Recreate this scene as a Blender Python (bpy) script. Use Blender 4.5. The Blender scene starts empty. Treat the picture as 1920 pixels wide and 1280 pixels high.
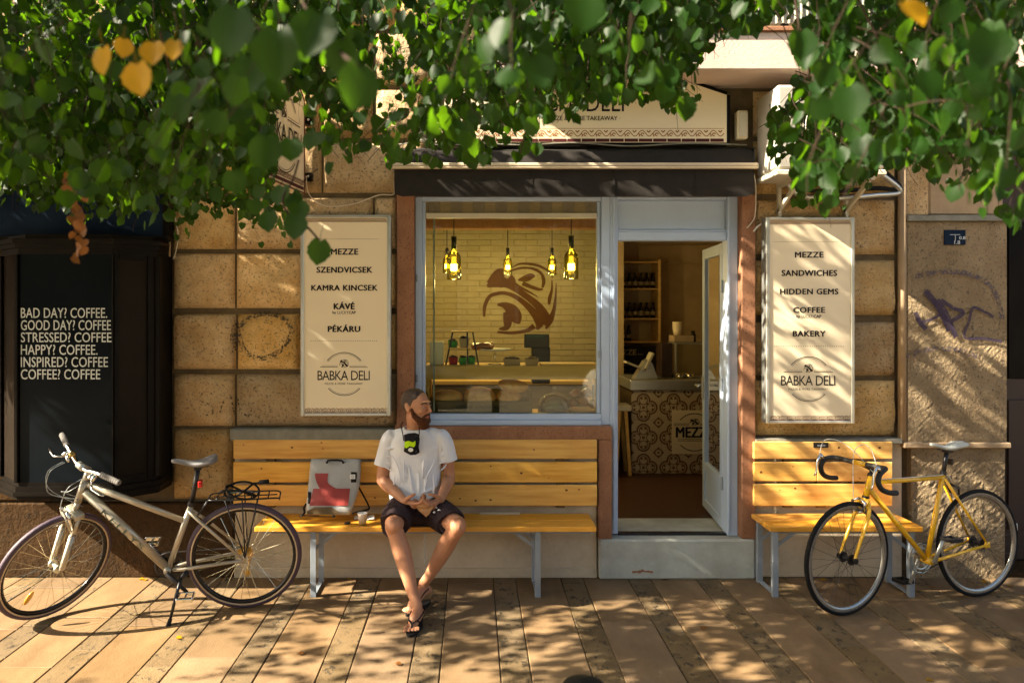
import bpy, bmesh, math, random
import numpy as np
from mathutils import Vector, Matrix, noise
R = math.radians
random.seed(7)
SC = bpy.context.scene
COL = SC.collection

# ------------------------------------------------------------------ camera, sky, sun, exposure
EYE = 1.85
F = 1440.0                      # focal length in photo pixels (27 mm on 36 mm)
VX, VY = 885.0, 582.0           # where the view axis meets the photo
YW = 5.34                       # facade plane
cd = bpy.data.cameras.new('camera'); cam = bpy.data.objects.new('camera', cd); COL.objects.link(cam)
cam.location = (0, 0, EYE); cam.rotation_euler = (R(90), 0, 0)
cd.lens = 27.0; cd.sensor_width = 36.0
cd.shift_x = (960 - VX) / 1920.0; cd.shift_y = -(640 - VY) / 1920.0
cd.clip_start = 0.05; cd.clip_end = 800
cd.dof.use_dof = True; cd.dof.focus_distance = 4.95; cd.dof.aperture_fstop = 2.6
SC.camera = cam
SUN = Vector((1.0, 0.25, -0.72)).normalized()       # direction the light travels
el = math.asin(-SUN.z)
w = bpy.data.worlds.new('World'); SC.world = w; w.use_nodes = True
nt = w.node_tree; nt.nodes.clear()
sky = nt.nodes.new('ShaderNodeTexSky'); sky.sky_type = 'NISHITA'; sky.sun_disc = False
sky.sun_elevation = el
sky.sun_rotation = math.atan2(-SUN.x, -SUN.y)
sky.dust_density = 4.0; sky.air_density = 1.0; sky.ozone_density = 0.6
bg = nt.nodes.new('ShaderNodeBackground'); bg.inputs[1].default_value = 0.062
wo = nt.nodes.new('ShaderNodeOutputWorld')
nt.links.new(sky.outputs[0], bg.inputs[0]); nt.links.new(bg.outputs[0], wo.inputs[0])
sl = bpy.data.lights.new('sun', 'SUN'); sl.energy = 5.0; sl.angle = R(0.53); sl.color = (1.0, 0.87, 0.68)
so = bpy.data.objects.new('sun', sl); COL.objects.link(so)
so.rotation_euler = SUN.to_track_quat('-Z', 'Y').to_euler(); so.location = (-8, -1, 8)
vs = SC.view_settings
vs.view_transform = 'Standard'; vs.look = 'None'; vs.gamma = 1.0; vs.exposure = 2.5; vs.use_curve_mapping = False
cy = SC.cycles
cy.use_denoising = True; cy.max_bounces = 7; cy.diffuse_bounces = 4; cy.glossy_bounces = 4
cy.transmission_bounces = 6; cy.transparent_max_bounces = 16; cy.sample_clamp_indirect = 6.0
cy.caustics_reflective = False; cy.caustics_refractive = False

def W(px, py, D=YW):            # photo pixel at distance D -> place in the street
    return Vector(((px - VX) * D / F, D, EYE - (py - VY) * D / F))
def wx(px, D=YW): return (px - VX) * D / F
def wz(py, D=YW): return EYE - (py - VY) * D / F

# ------------------------------------------------------------------ mesh helpers
class B:
    def __init__(s): s.v = []; s.f = []; s.m = []; s.mi = 0
    def add(s, vs_, fs):
        n = len(s.v); s.v.extend([tuple(p) for p in vs_]); s.f.extend([tuple(i + n for i in f) for f in fs]); s.m.extend([s.mi] * len(fs)); return s
    def box(s, x0, x1, y0, y1, z0, z1, c=0.0):
        if x0 > x1: x0, x1 = x1, x0
        if y0 > y1: y0, y1 = y1, y0
        if z0 > z1: z0, z1 = z1, z0
        c = min(c, (x1-x0)*.4, (y1-y0)*.4, (z1-z0)*.4)
        if c <= 0:
            v = [(x, y, z) for x in (x0, x1) for y in (y0, y1) for z in (z0, z1)]
            return s.add(v, [(0,1,3,2),(4,6,7,5),(0,4,5,1),(2,3,7,6),(0,2,6,4),(1,5,7,3)])
        bm = bmesh.new()
        bmesh.ops.create_cube(bm, size=1.0, matrix=Matrix.Translation(((x0+x1)/2,(y0+y1)/2,(z0+z1)/2)) @ Matrix.Diagonal((x1-x0, y1-y0, z1-z0, 1)))
        bmesh.ops.bevel(bm, geom=list(bm.edges), offset=c, segments=1, affect='EDGES', profile=.5)
        return s.bm(bm)
    def bm(s, bm):
        bm.verts.index_update()
        s.add([v.co.copy() for v in bm.verts], [[v.index for v in f.verts] for f in bm.faces]); bm.free(); return s
    def obox(s, c, sx, sy, sz, rot=None, ch=0.0):      # oriented box
        t = B().box(-sx/2, sx/2, -sy/2, sy/2, -sz/2, sz/2, ch)
        M = Matrix.Translation(c) @ (rot if rot else Matrix())
        return s.add([M @ Vector(p) for p in t.v], t.f)
    def bar(s, a, b, wd, th, up=(0,0,1), ch=0.0):       # rectangular bar from a to b
        a = Vector(a); b = Vector(b); d = b - a; L = d.length; d.normalize(); up = Vector(up)
        x = up.cross(d)
        if x.length < 1e-4: x = Vector((1,0,0)).cross(d)
        x.normalize(); z = d.cross(x)
        M = Matrix((( x.x, z.x, d.x, 0), (x.y, z.y, d.y, 0), (x.z, z.z, d.z, 0), (0,0,0,1)))
        return s.obox((a+b)/2, wd, th, L, M, ch)
    def tube(s, pts, r, seg=8, cap=True, closed=False, flat=1.0, up=None):
        pts = [Vector(p) for p in pts]; n = len(pts)
        if not hasattr(r, '__len__'): r = [r]*n
        T = []
        for i in range(n):
            if closed: t = pts[(i+1) % n] - pts[i-1]
            else: t = pts[min(i+1, n-1)] - pts[max(i-1, 0)]
            T.append(t.normalized() if t.length > 1e-9 else Vector((0,0,1)))
        u = Vector(up) if up else (Vector((0,0,1)) if abs(T[0].z) < .9 else Vector((1,0,0)))
        u = (u - T[0]*u.dot(T[0])).normalized(); vs_ = []
        for i in range(n):
            u = (u - T[i]*u.dot(T[i])).normalized(); w_ = T[i].cross(u)
            for k in range(seg):
                a = 2*math.pi*k/seg
                vs_.append(pts[i] + (u*math.cos(a)*flat + w_*math.sin(a))*r[i])
        fs = []
        for i in range(n if closed else n-1):
            j = (i+1) % n
            for k in range(seg):
                l = (k+1) % seg
                fs.append((i*seg+k, i*seg+l, j*seg+l, j*seg+k))
        if cap and not closed:
            fs.append(tuple(reversed(range(seg)))); fs.append(tuple(range((n-1)*seg, n*seg)))
        return s.add(vs_, fs)
    def lathe(s, prof, c=(0,0,0), seg=20, M=None):      # prof: (r, z)
        vs_ = []; c = Vector(c)
        for r, z in prof:
            for k in range(seg):
                a = 2*math.pi*k/seg; p = Vector((r*math.cos(a), r*math.sin(a), z))
                vs_.append(c + (M @ p if M else p))
        fs = [(i*seg+k, i*seg+(k+1)%seg, (i+1)*seg+(k+1)%seg, (i+1)*seg+k) for i in range(len(prof)-1) for k in range(seg)]
        if prof[0][0] > 1e-5: fs.append(tuple(reversed(range(seg))))
        if prof[-1][0] > 1e-5: fs.append(tuple(range((len(prof)-1)*seg, len(prof)*seg)))
        return s.add(vs_, fs)
    def ell(s, c, rx, ry, rz, rot=None, su=14, sv=9):
        vs_ = []; fs = []; M = Matrix.Translation(c) @ (rot.to_4x4() if rot else Matrix())
        for j in range(sv+1):
            t = math.pi*j/sv
            for i in range(su):
                a = 2*math.pi*i/su
                vs_.append(M @ Vector((rx*math.sin(t)*math.cos(a), ry*math.sin(t)*math.sin(a), rz*math.cos(t))))
        for j in range(sv):
            for i in range(su):
                k = (i+1) % su
                fs.append((j*su+i, (j+1)*su+i, (j+1)*su+k, j*su+k))
        return s.add(vs_, fs)
    def prism(s, poly, y0, y1):                          # polygon in XZ, extruded along Y
        n = len(poly)
        vs_ = [(x, y0, z) for x, z in poly] + [(x, y1, z) for x, z in poly]
        fs = [tuple(range(n)), tuple(reversed(range(n, 2*n)))] + [(i, i+n, (i+1)%n+n, (i+1)%n) for i in range(n)]
        return s.add(vs_, fs)
    def flat(s, poly, y):                                # flat print in XZ
        return s.add([(x, y, z) for x, z in poly], [tuple(range(len(poly)))])
    def ribbon(s, pts, wd, y):                           # pts (x,z); wd scalar or list
        n = len(pts)
        if not hasattr(wd, '__len__'): wd = [wd]*n
        L = []; Rr = []
        for i in range(n):
            a = Vector(pts[max(i-1,0)]); b = Vector(pts[min(i+1,n-1)]); t = (b-a)
            t = t.normalized() if t.length > 1e-9 else Vector((1,0)); nn = Vector((-t.y, t.x)); p = Vector(pts[i])
            L.append(p + nn*wd[i]/2); Rr.append(p - nn*wd[i]/2)
        vs_ = [(p.x, y, p.y) for p in L] + [(p.x, y, p.y) for p in Rr]
        return s.add(vs_, [(i, i+1, i+1+n, i+n) for i in range(n-1)])
    def xf(s, M):
        s.v = [tuple(M @ Vector(p)) for p in s.v]; return s
    def jit(s, a, sc=8.0, seed=0):
        out = []
        for p in s.v:
            q = Vector(p)*sc + Vector((seed*7.3, 1.7, seed)); d = noise.noise_vector(q)*a
            out.append((p[0]+d.x, p[1]+d.y, p[2]+d.z))
        s.v = out; return s

def spl(pts, n=6):                                       # Catmull-Rom through points
    P_ = [Vector(p) for p in pts]; out = []
    for i in range(len(P_)-1):
        p0 = P_[max(i-1,0)]; p1 = P_[i]; p2 = P_[i+1]; p3 = P_[min(i+2, len(P_)-1)]
        for k in range(n):
            t = k/n
            out.append(.5*((2*p1)+(p2-p0)*t+(2*p0-5*p1+4*p2-p3)*t*t+(3*p1-p0-3*p2+p3)*t**3))
    out.append(P_[-1]); return out
def lerp(a, b, t): return a+(b-a)*t

def mesh_of(b, name):
    me = bpy.data.meshes.new(name); me.from_pydata(b.v, [], b.f)
    return me
def obj(name, b, m, parent=None, smooth=False, local=False, kind=None, label=None, recenter=True, auto=None):
    """one mesh object. world coordinates unless local (then the parent's frame)."""
    ms = m if isinstance(m, (list, tuple)) else [m]
    if recenter and b.v:
        a = np.array(b.v); lo = a.min(0); hi = a.max(0); c = (lo+hi)/2; c[2] = lo[2]
        vv = (a - c).tolist()
    else: c = np.zeros(3); vv = b.v
    me = bpy.data.meshes.new(name); me.from_pydata(vv, [], b.f)
    for x in ms: me.materials.append(x)
    if len(ms) > 1: me.polygons.foreach_set('material_index', b.m)
    if smooth: me.polygons.foreach_set('use_smooth', [True]*len(me.polygons))
    me.update()
    o = bpy.data.objects.new(name, me); COL.objects.link(o)
    o.location = Vector(c)
    if parent is not None:
        o.parent = parent
        if not local:
            q = parent; off = Vector((0,0,0))
            while q is not None: off += q.location; q = q.parent
            o.location = Vector(c) - off
        elif parent.type == 'MESH' and 'c0' in parent:
            o.location = Vector(c) - Vector(parent['c0'])
    if local and smooth is not None: o['c0'] = [float(x) for x in c]
    if auto:
        try:
            for p_ in me.polygons: p_.use_smooth = True
            me.set_sharp_from_angle(angle=R(auto))
        except Exception: pass
    if kind: o['kind'] = kind
    if label: o['label'] = label
    return o
def thing(name, label, cat, loc=(0,0,0), rot=None, group=None, kind=None):
    o = bpy.data.objects.new(name, None); COL.objects.link(o); o.location = loc
    o.empty_display_size = .1
    if rot is not None: o.rotation_euler = rot
    o['label'] = label; o['category'] = cat
    if group: o['group'] = group
    return o
def tag(o, label, cat, group=None):
    o['label'] = label; o['category'] = cat
    if group: o['group'] = group
    return o
def struct(name, b, m, **k):
    o = obj(name, b, m, **k); o['kind'] = 'structure'; return o
def dup_tree(o, parent=None):
    c = o.copy(); COL.objects.link(c); c.parent = parent
    for ch in [x for x in ALLCH(o)]: dup_tree(ch, c)
    return c
def ALLCH(o): return [x for x in bpy.data.objects if x.parent == o]

# ------------------------------------------------------------------ materials
def N(nt, t, **kw):
    n = nt.nodes.new(t)
    for k, v in kw.items():
        if k.startswith('i_'):
            key = k[2:]; n.inputs[int(key) if key.isdigit() else key].default_value = v
        else: setattr(n, k, v)
    return n
def c4(c): return (c[0], c[1], c[2], 1.0)
def mat(name, col, rough=.6, metal=0.0, col2=None, sc=6.0, bump=0.0, bsc=None, spec=.5, det=6.0, vary=0.0,
        spots=None, spot_sc=20.0, spot_t=.62, emis=None, est=0.0, stretch=None, rvar=0.0, coat=0.0, dirt=None, trans=0.0, sheen=0.0, bdist=.01, bump2=0.0, bsc2=200.0):
    m = bpy.data.materials.new(name); m.use_nodes = True; nt = m.node_tree; nt.nodes.clear()
    out = N(nt, 'ShaderNodeOutputMaterial'); p = N(nt, 'ShaderNodeBsdfPrincipled')
    L = nt.links.new; L(p.outputs[0], out.inputs[0])
    p.inputs['Roughness'].default_value = rough; p.inputs['Metallic'].default_value = metal
    p.inputs['Specular IOR Level'].default_value = spec if (spec != .5 or rough < .58 or metal) else .14
    if coat: p.inputs['Coat Weight'].default_value = coat; p.inputs['Coat Roughness'].default_value = .12
    if sheen: p.inputs['Sheen Weight'].default_value = sheen
    if trans: p.inputs['Transmission Weight'].default_value = trans
    g = N(nt, 'ShaderNodeNewGeometry'); oi = N(nt, 'ShaderNodeObjectInfo')
    # every object takes its own piece of the pattern
    off = N(nt, 'ShaderNodeVectorMath', operation='MULTIPLY_ADD'); L(g.outputs['Position'], off.inputs[0]); off.inputs[1].default_value = stretch if stretch else (1,1,1)
    sc1 = N(nt, 'ShaderNodeMath', operation='MULTIPLY', i_1=37.0); L(oi.outputs['Random'], sc1.inputs[0]); L(sc1.outputs[0], off.inputs[2])
    V = off.outputs[0]
    nz = N(nt, 'ShaderNodeTexNoise', i_Scale=sc, i_Detail=det, i_Roughness=.62); L(V, nz.inputs['Vector'])
    ramp = N(nt, 'ShaderNodeMapRange', i_1=.32, i_2=.68); L(nz.outputs[0], ramp.inputs[0])
    cur = None
    mx = N(nt, 'ShaderNodeMix', data_type='RGBA'); L(ramp.outputs[0], mx.inputs[0])
    c2 = col2 if col2 else tuple(x*.8 for x in col)
    mx.inputs[6].default_value = c4(col); mx.inputs[7].default_value = c4(c2); cur = mx.outputs[2]
    if spots:
        n2 = N(nt, 'ShaderNodeTexNoise', i_Scale=spot_sc, i_Detail=5.0, i_Roughness=.75); L(V, n2.inputs['Vector'])
        r2 = N(nt, 'ShaderNodeMapRange', i_1=spot_t, i_2=spot_t+.06); L(n2.outputs[0], r2.inputs[0])
        m2 = N(nt, 'ShaderNodeMix', data_type='RGBA'); L(r2.outputs[0], m2.inputs[0]); L(cur, m2.inputs[6]); m2.inputs[7].default_value = c4(spots); cur = m2.outputs[2]
    if dirt:
        n3 = N(nt, 'ShaderNodeTexNoise', i_Scale=1.7, i_Detail=8.0, i_Roughness=.7); L(V, n3.inputs['Vector'])
        r3 = N(nt, 'ShaderNodeMapRange', i_1=.48, i_2=.75, i_4=.75); L(n3.outputs[0], r3.inputs[0])
        m3 = N(nt, 'ShaderNodeMix', data_type='RGBA'); L(r3.outputs[0], m3.inputs[0]); L(cur, m3.inputs[6]); m3.inputs[7].default_value = c4(dirt); cur = m3.outputs[2]
    if vary:
        hs = N(nt, 'ShaderNodeHueSaturation'); mr = N(nt, 'ShaderNodeMapRange', i_3=1-vary, i_4=1+vary); L(oi.outputs['Random'], mr.inputs[0]); L(mr.outputs[0], hs.inputs['Value']); L(cur, hs.inputs['Color'])
        m5 = N(nt, 'ShaderNodeMath', operation='FRACT'); m4 = N(nt, 'ShaderNodeMath', operation='MULTIPLY', i_1=17.3); L(oi.outputs['Random'], m4.inputs[0]); L(m4.outputs[0], m5.inputs[0])
        mr2 = N(nt, 'ShaderNodeMapRange', i_3=1-vary*.5, i_4=1+vary*.35); L(m5.outputs[0], mr2.inputs[0]); L(mr2.outputs[0], hs.inputs['Saturation']); cur = hs.outputs[0]
    L(cur, p.inputs['Base Color'])
    if rvar:
        rr = N(nt, 'ShaderNodeMapRange', i_3=max(0,rough-rvar), i_4=min(1,rough+rvar)); L(nz.outputs[0], rr.inputs[0]); L(rr.outputs[0], p.inputs['Roughness'])
    if bump:
        nb = N(nt, 'ShaderNodeTexNoise', i_Scale=bsc or sc*5, i_Detail=7.0, i_Roughness=.65); L(V, nb.inputs['Vector'])
        bp = N(nt, 'ShaderNodeBump', i_Strength=bump, i_Distance=bdist); L(nb.outputs[0], bp.inputs['Height']); last = bp
        if bump2:
            nb2 = N(nt, 'ShaderNodeTexVoronoi', i_Scale=bsc2); L(V, nb2.inputs['Vector'])
            bp2 = N(nt, 'ShaderNodeBump', i_Strength=bump2, i_Distance=.004); L(nb2.outputs[0], bp2.inputs['Height']); L(bp.outputs[0], bp2.inputs['Normal']); last = bp2
        L(last.outputs[0], p.inputs['Normal'])
    if emis:
        p.inputs['Emission Color'].default_value = c4(emis); p.inputs['Emission Strength'].default_value = est
    return m
def glassy(name, tint=(.9,.95,.93), refl=(1,1,1), f0=.06, rough=0.0, dens=1.0):
    m = bpy.data.materials.new(name); m.use_nodes = True; nt = m.node_tree; nt.nodes.clear(); L = nt.links.new
    out = N(nt, 'ShaderNodeOutputMaterial'); mx = N(nt, 'ShaderNodeMixShader'); tr = N(nt, 'ShaderNodeBsdfTransparent'); gl = N(nt, 'ShaderNodeBsdfGlossy')
    tr.inputs[0].default_value = c4(tint); gl.inputs[0].default_value = c4(refl); gl.inputs['Roughness'].default_value = rough
    fr = N(nt, 'ShaderNodeLayerWeight', i_Blend=.27); mr = N(nt, 'ShaderNodeMapRange', i_3=f0, i_4=.9); L(fr.outputs['Fresnel'], mr.inputs[0])
    L(mr.outputs[0], mx.inputs[0]); L(tr.outputs[0], mx.inputs[1]); L(gl.outputs[0], mx.inputs[2]); L(mx.outputs[0], out.inputs[0])
    return m
def leafmat(name, c, t, vary=.3, tw=.5, gloss=.35):
    m = bpy.data.materials.new(name); m.use_nodes = True; nt = m.node_tree; nt.nodes.clear(); L = nt.links.new
    out = N(nt, 'ShaderNodeOutputMaterial'); mx = N(nt, 'ShaderNodeMixShader'); p = N(nt, 'ShaderNodeBsdfPrincipled'); tl = N(nt, 'ShaderNodeBsdfTranslucent')
    g = N(nt, 'ShaderNodeNewGeometry'); nz = N(nt, 'ShaderNodeTexNoise', i_Scale=9.0, i_Detail=3.0); L(g.outputs['Position'], nz.inputs['Vector'])
    for cc, dst in ((c, p.inputs['Base Color']), (t, tl.inputs[0])):
        a = N(nt, 'ShaderNodeMix', data_type='RGBA'); a.inputs[6].default_value = c4([x*(1-vary) for x in cc]); a.inputs[7].default_value = c4([cc[0]*(1+vary*1.6), cc[1]*(1+vary*.8), cc[2]*(1+vary*.2)])
        r = N(nt, 'ShaderNodeMapRange', i_1=.35, i_2=.65); L(nz.outputs[0], r.inputs[0])
        ri = N(nt, 'ShaderNodeMath', operation='MULTIPLY_ADD', i_1=.75, i_2=0.0); L(g.outputs['Random Per Island'], ri.inputs[0])
        s2 = N(nt, 'ShaderNodeMath', operation='MULTIPLY_ADD', i_1=.45); L(r.outputs[0], s2.inputs[0]); L(ri.outputs[0], s2.inputs[2])
        L(s2.outputs[0], a.inputs[0]); L(a.outputs[2], dst)
    p.inputs['Roughness'].default_value = gloss; p.inputs['Specular IOR Level'].default_value = .18
    mx.inputs[0].default_value = tw; L(p.outputs[0], mx.inputs[1]); L(tl.outputs[0], mx.inputs[2]); L(mx.outputs[0], out.inputs[0])
    return m

MT = {}
MT['stone'] = mat('rock_faced_stone', (.68,.49,.25), .85, col2=(.50,.30,.11), sc=7, bump=1.0, bsc=34, spots=(.20,.14,.075), spot_sc=60, spot_t=.55, vary=.30, dirt=(.34,.26,.13), bdist=.02, bump2=.5, bsc2=90)
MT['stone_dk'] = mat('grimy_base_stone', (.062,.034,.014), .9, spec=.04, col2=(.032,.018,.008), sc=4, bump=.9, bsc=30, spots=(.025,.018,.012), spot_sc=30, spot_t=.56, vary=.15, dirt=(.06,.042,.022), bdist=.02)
MT['mortar'] = mat('grey_mortar', (.17,.125,.07), .95, col2=(.10,.075,.045), sc=12, bump=.5, bsc=60)
MT['ledge'] = mat('grey_green_render', (.26,.255,.21), .85, col2=(.19,.185,.15), sc=14, bump=.5, bsc=80, dirt=(.17,.16,.13))
MT['plinth'] = mat('worn_plinth_render', (.58,.50,.37), .9, col2=(.48,.40,.28), sc=5, bump=.6, bsc=40, spots=(.16,.12,.08), spot_sc=45, spot_t=.68, dirt=(.33,.27,.19))
MT['step'] = mat('painted_concrete_step', (.50,.53,.48), .8, col2=(.33,.33,.29), sc=4, bump=.4, bsc=50, spots=(.17,.14,.11), spot_sc=30, spot_t=.69)
MT['pillar'] = mat('pebbledash_pillar', (.42,.32,.19), .95, col2=(.29,.21,.12), sc=6, bump=1.0, bsc=70, spots=(.14,.11,.08), spot_sc=60, spot_t=.56, dirt=(.22,.17,.11), bdist=.03, stretch=(1,1,.8))
MT['smooth_stone'] = mat('smooth_pillar_stone', (.42,.31,.19), .85, col2=(.33,.235,.14), sc=5, bump=.4, bsc=40, dirt=(.27,.2,.13))
MT['brown'] = mat('red_brown_terrazzo', (.34,.17,.095), .6, col2=(.25,.12,.065), sc=9, bump=.25, bsc=120, spots=(.15,.07,.045), spot_sc=90, spot_t=.56, stretch=(1,1,.6))
MT['fascia'] = mat('pink_render_balcony', (.66,.52,.43), .85, col2=(.58,.45,.37), sc=3, bump=.35, bsc=90)
MT['frame'] = mat('blue_grey_frame_paint', (.46,.58,.76), .42, col2=(.42,.52,.68), sc=3, bump=.06, bsc=30)
MT['white_metal'] = mat('cream_painted_metal', (.60,.56,.44), .5, col2=(.52,.48,.37), sc=4)
MT['board'] = mat('cream_sign_board', (.84,.73,.51), .45, col2=(.82,.71,.50), sc=1.2)
MT['ink'] = mat('black_print', (.018,.014,.012), .6)
MT['orn'] = mat('brown_print', (.17,.065,.03), .6)
MT['maroon'] = mat('maroon_print', (.09,.022,.022), .6)
MT['orn2'] = mat('orange_brown_print', (.33,.13,.04), .6)
MT['alu'] = mat('brushed_aluminium', (.62,.63,.58), .35, metal=.75, col2=(.5,.52,.47), sc=3)
MT['black'] = mat('black_lacquer', (.004,.0035,.003), .38, col2=(.010,.008,.006), sc=5, bump=.08, bsc=30, spec=.07)
MT['black_glass'] = mat('black_back_painted_glass', (.004,.006,.008), .16, spec=.035, col2=(.007,.010,.013), sc=2)
MT['brown_glass'] = mat('brown_tinted_glass', (.014,.010,.007), .25, spec=.04, col2=(.02,.016,.012), sc=2)
MT['navy'] = mat('navy_fascia_paint', (.004,.011,.028), .5, spec=.06, col2=(.012,.026,.05), sc=3)
MT['white_txt'] = mat('white_vinyl', (.60,.63,.62), .5)
MT['awn'] = mat('black_awning_fabric', (.022,.018,.015), .75, spec=.2, col2=(.014,.012,.010), sc=14, bump=.3, bsc=9, sheen=.06)
MT['awn_bar'] = mat('cream_awning_bar', (.66,.56,.41), .4, col2=(.58,.49,.36), sc=4)
MT['pine'] = mat('varnished_pine', (.74,.38,.06), .34, col2=(.62,.28,.035), sc=3.2, bump=.15, bsc=40, stretch=(1,8,14), spots=(.33,.13,.025), spot_sc=1.6, spot_t=.70, vary=.14, coat=.2)
MT['pine_back'] = mat('varnished_back_plank', (.86,.52,.13), .42, col2=(.64,.31,.055), sc=2.6, bump=.12, bsc=30, stretch=(1,6,13), vary=.16, coat=.1)
MT['knot'] = mat('pine_knot', (.16,.05,.015), .5)
MT['steel'] = mat('grey_blue_steel', (.30,.35,.40), .42, metal=.25, col2=(.24,.28,.33), sc=6, bump=.1, bsc=60)
MT['chrome'] = mat('chrome', (.78,.78,.76), .16, metal=1.0)
MT['darkmetal'] = mat('dark_metal', (.03,.03,.032), .35, metal=.6)
MT['rubber'] = mat('black_rubber', (.012,.012,.012), .65, bump=.3, bsc=300)
MT['gold'] = mat('brass', (.55,.38,.12), .3, metal=1.0)
MT['wood_int'] = mat('raw_pine_shelf', (.82,.56,.21), .6, col2=(.70,.44,.15), sc=2.2, stretch=(1,5,14))
MT['wood_dk'] = mat('weathered_crate_wood', (.19,.135,.07), .8, col2=(.12,.085,.045), sc=3, stretch=(1,4,10), bump=.3, bsc=20)
MT['int_wall'] = mat('ivory_interior_wall', (.36,.265,.14), .85, col2=(.55,.43,.25), sc=2)
MT['int_brick'] = mat('cream_painted_brick', (.36,.31,.21), .75, col2=(.31,.26,.165), sc=7, bump=.4, bsc=50, vary=.07)
MT['int_joint'] = mat('dark_brick_joint', (.20,.155,.08), .9, col2=(.40,.32,.18), sc=6)
MT['logo_br'] = mat('brown_wall_paint', (.10,.045,.015), .7, col2=(.075,.03,.012), sc=8)
MT['floor'] = mat('dark_red_floor', (.055,.022,.013), .35, col2=(.065,.025,.013), sc=3, stretch=(6,1,1))
MT['bread'] = mat('bread_crust', (.85,.50,.17), .75, col2=(.58,.27,.08), sc=14, bump=.6, bsc=45, spots=(.66,.5,.28), spot_sc=22, spot_t=.6, vary=.12)
MT['crumb'] = mat('cut_bread_crumb', (.66,.50,.27), .85, col2=(.5,.36,.17), sc=40, bump=.5, bsc=90)
MT['paper'] = mat('white_paper', (.80,.78,.74), .7, col2=(.74,.72,.68), sc=5)
MT['wine'] = mat('dark_bottle', (.010,.008,.006), .12, coat=.5)
MT['cap'] = mat('pale_bottle_label', (.45,.37,.2), .6)
LEAFK = 1.0
# ------------------------------------------------------------------ ground, paving, road
MT['pave_w'] = mat('travertine_wide', (.235,.155,.082), .62, col2=(.15,.095,.047), sc=3.0, bump=.25, bsc=70, spots=(.17,.115,.06), spot_sc=42, spot_t=.62, vary=.19, stretch=(1.6,.7,1), dirt=(.20,.135,.07), rvar=.15)
MT['pave_n'] = mat('travertine_pitted', (.195,.138,.073), .7, col2=(.13,.088,.044), sc=4.0, bump=.4, bsc=60, spots=(.05,.04,.028), spot_sc=15, spot_t=.55, vary=.14, stretch=(1.3,.8,1), dirt=(.17,.12,.065))
MT['joint'] = mat('dark_paving_joint', (.075,.055,.036), .95, sc=20)
MT['bounce_road'] = mat('pale_bounce_road', (.48,.40,.29), .9, col2=(.42,.35,.25), sc=20, bump=.4, bsc=150)  # unseen road, made pale to bounce warm sunlight onto the facade
MT['kerb'] = mat('kerb_stone', (.42,.36,.28), .85, col2=(.26,.24,.2), sc=8, bump=.3)
struct('ground', B().box(-60, 60, -40, 30, -.4, -.16), MT['bounce_road'])
struct('road', B().box(-60, 60, -9.5, .2, -.159, -.13), MT['bounce_road'])
struct('far_pavement', B().box(-60, 60, -13, -9.5, -.159, 0), MT['kerb'])
pv = struct('pavement', B().box(-30, 30, .38, YW+.1, -.159, -.012), MT['joint'])
kb = B()
for i in range(30): kb.box(-15+i, -15+i+.99, .2, .375, -.15, .0, .01)
obj('kerb_stones', kb, MT['kerb'], kind='structure')
random.seed(11)
cnt = 0; stuff = [B(), B()]
def slab_mesh(wd, ln):
    return B().box(-wd/2+.0035, wd/2-.0035, -ln/2+.0025, ln/2-.0025, -.03, 0, .003)
xs = []
x = -.784 - .465*12
while x < 6: xs += [(x, x+.155, 1), (x+.155, x+.465, 0)]; x += .465
slabs = []
for x0, x1, k in xs:
    y = YW - random.uniform(.05, .95 if not k else .6); hi = YW - .002
    while hi > .4:
        lo = max(.4, min(y, hi-.12)); slabs.append((x0, x1, lo, hi, k)); hi = lo
        y = lo - (random.uniform(.5, .95) if not k else random.uniform(.4, .8))
def vis(s):
    yy = s[3]
    if yy < 3.78: return 0
    p0 = VX + F*s[0]/yy; p1 = VX + F*s[1]/yy
    return 1 if (p1 > -40 and p0 < 1960) else 0
vs_ = [s for s in slabs if vis(s)]; vs_.sort(key=lambda s: -(s[1]-s[0])*(s[3]-s[2])/(s[2]+s[3])**3)
keep = set(id(s) for s in vs_[:296])
for s in slabs:
    x0, x1, y0, y1, k = s; dz = random.uniform(-.0018, .0018); dx = random.uniform(-.0012, .0012)
    b = B().box(x0+.0022, x1-.0022, y0+.003, y1-.003, -.03, dz, .004)
    b.v = [(p[0]+dx, p[1], p[2] + (p[0]-x0)*random.uniform(-.001,.001)) for p in b.v]
    if id(s) in keep: obj('paving_slab', b, MT['pave_n'] if k else MT['pave_w'], pv)
    else: stuff[k].add(b.v, b.f)
for k in (0, 1): obj('paving_slabs', stuff[k], MT['pave_n'] if k else MT['pave_w'], pv, kind='stuff')

# ------------------------------------------------------------------ the deli's building
bld = thing('stone_building', 'stone fronted street building with recessed joints round the deli window and door', 'building', (0.4, YW, 0))
XL, XR = -9.0, 9.0
WX0, WX1 = wx(778), wx(1145)          # window opening
DX0, DX1 = wx(1145), wx(1386)         # door opening
ZT = wz(368)
SILL = wz(800)
TH = .36
YB = YW + .035
core = B()
core.box(XL, WX0, YB, YB+TH, -.1, 9.5)
core.box(DX1, wx(1882), YB, YB+TH, -.1, 9.5)
core.box(WX0+.0005, DX1-.0005, YB, YB+TH, ZT, 9.5)
core.box(WX0+.0005, WX1, YB, YB+TH, -.1, SILL)
core.box(wx(1882)+.001, wx(1882)+1.05, YB, YB+TH, 3.0, 9.5)
core.box(wx(1882)+1.05, XR, YB, YB+TH, -.1, 9.5)
obj('wall', core, MT['mortar'], bld)
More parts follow.
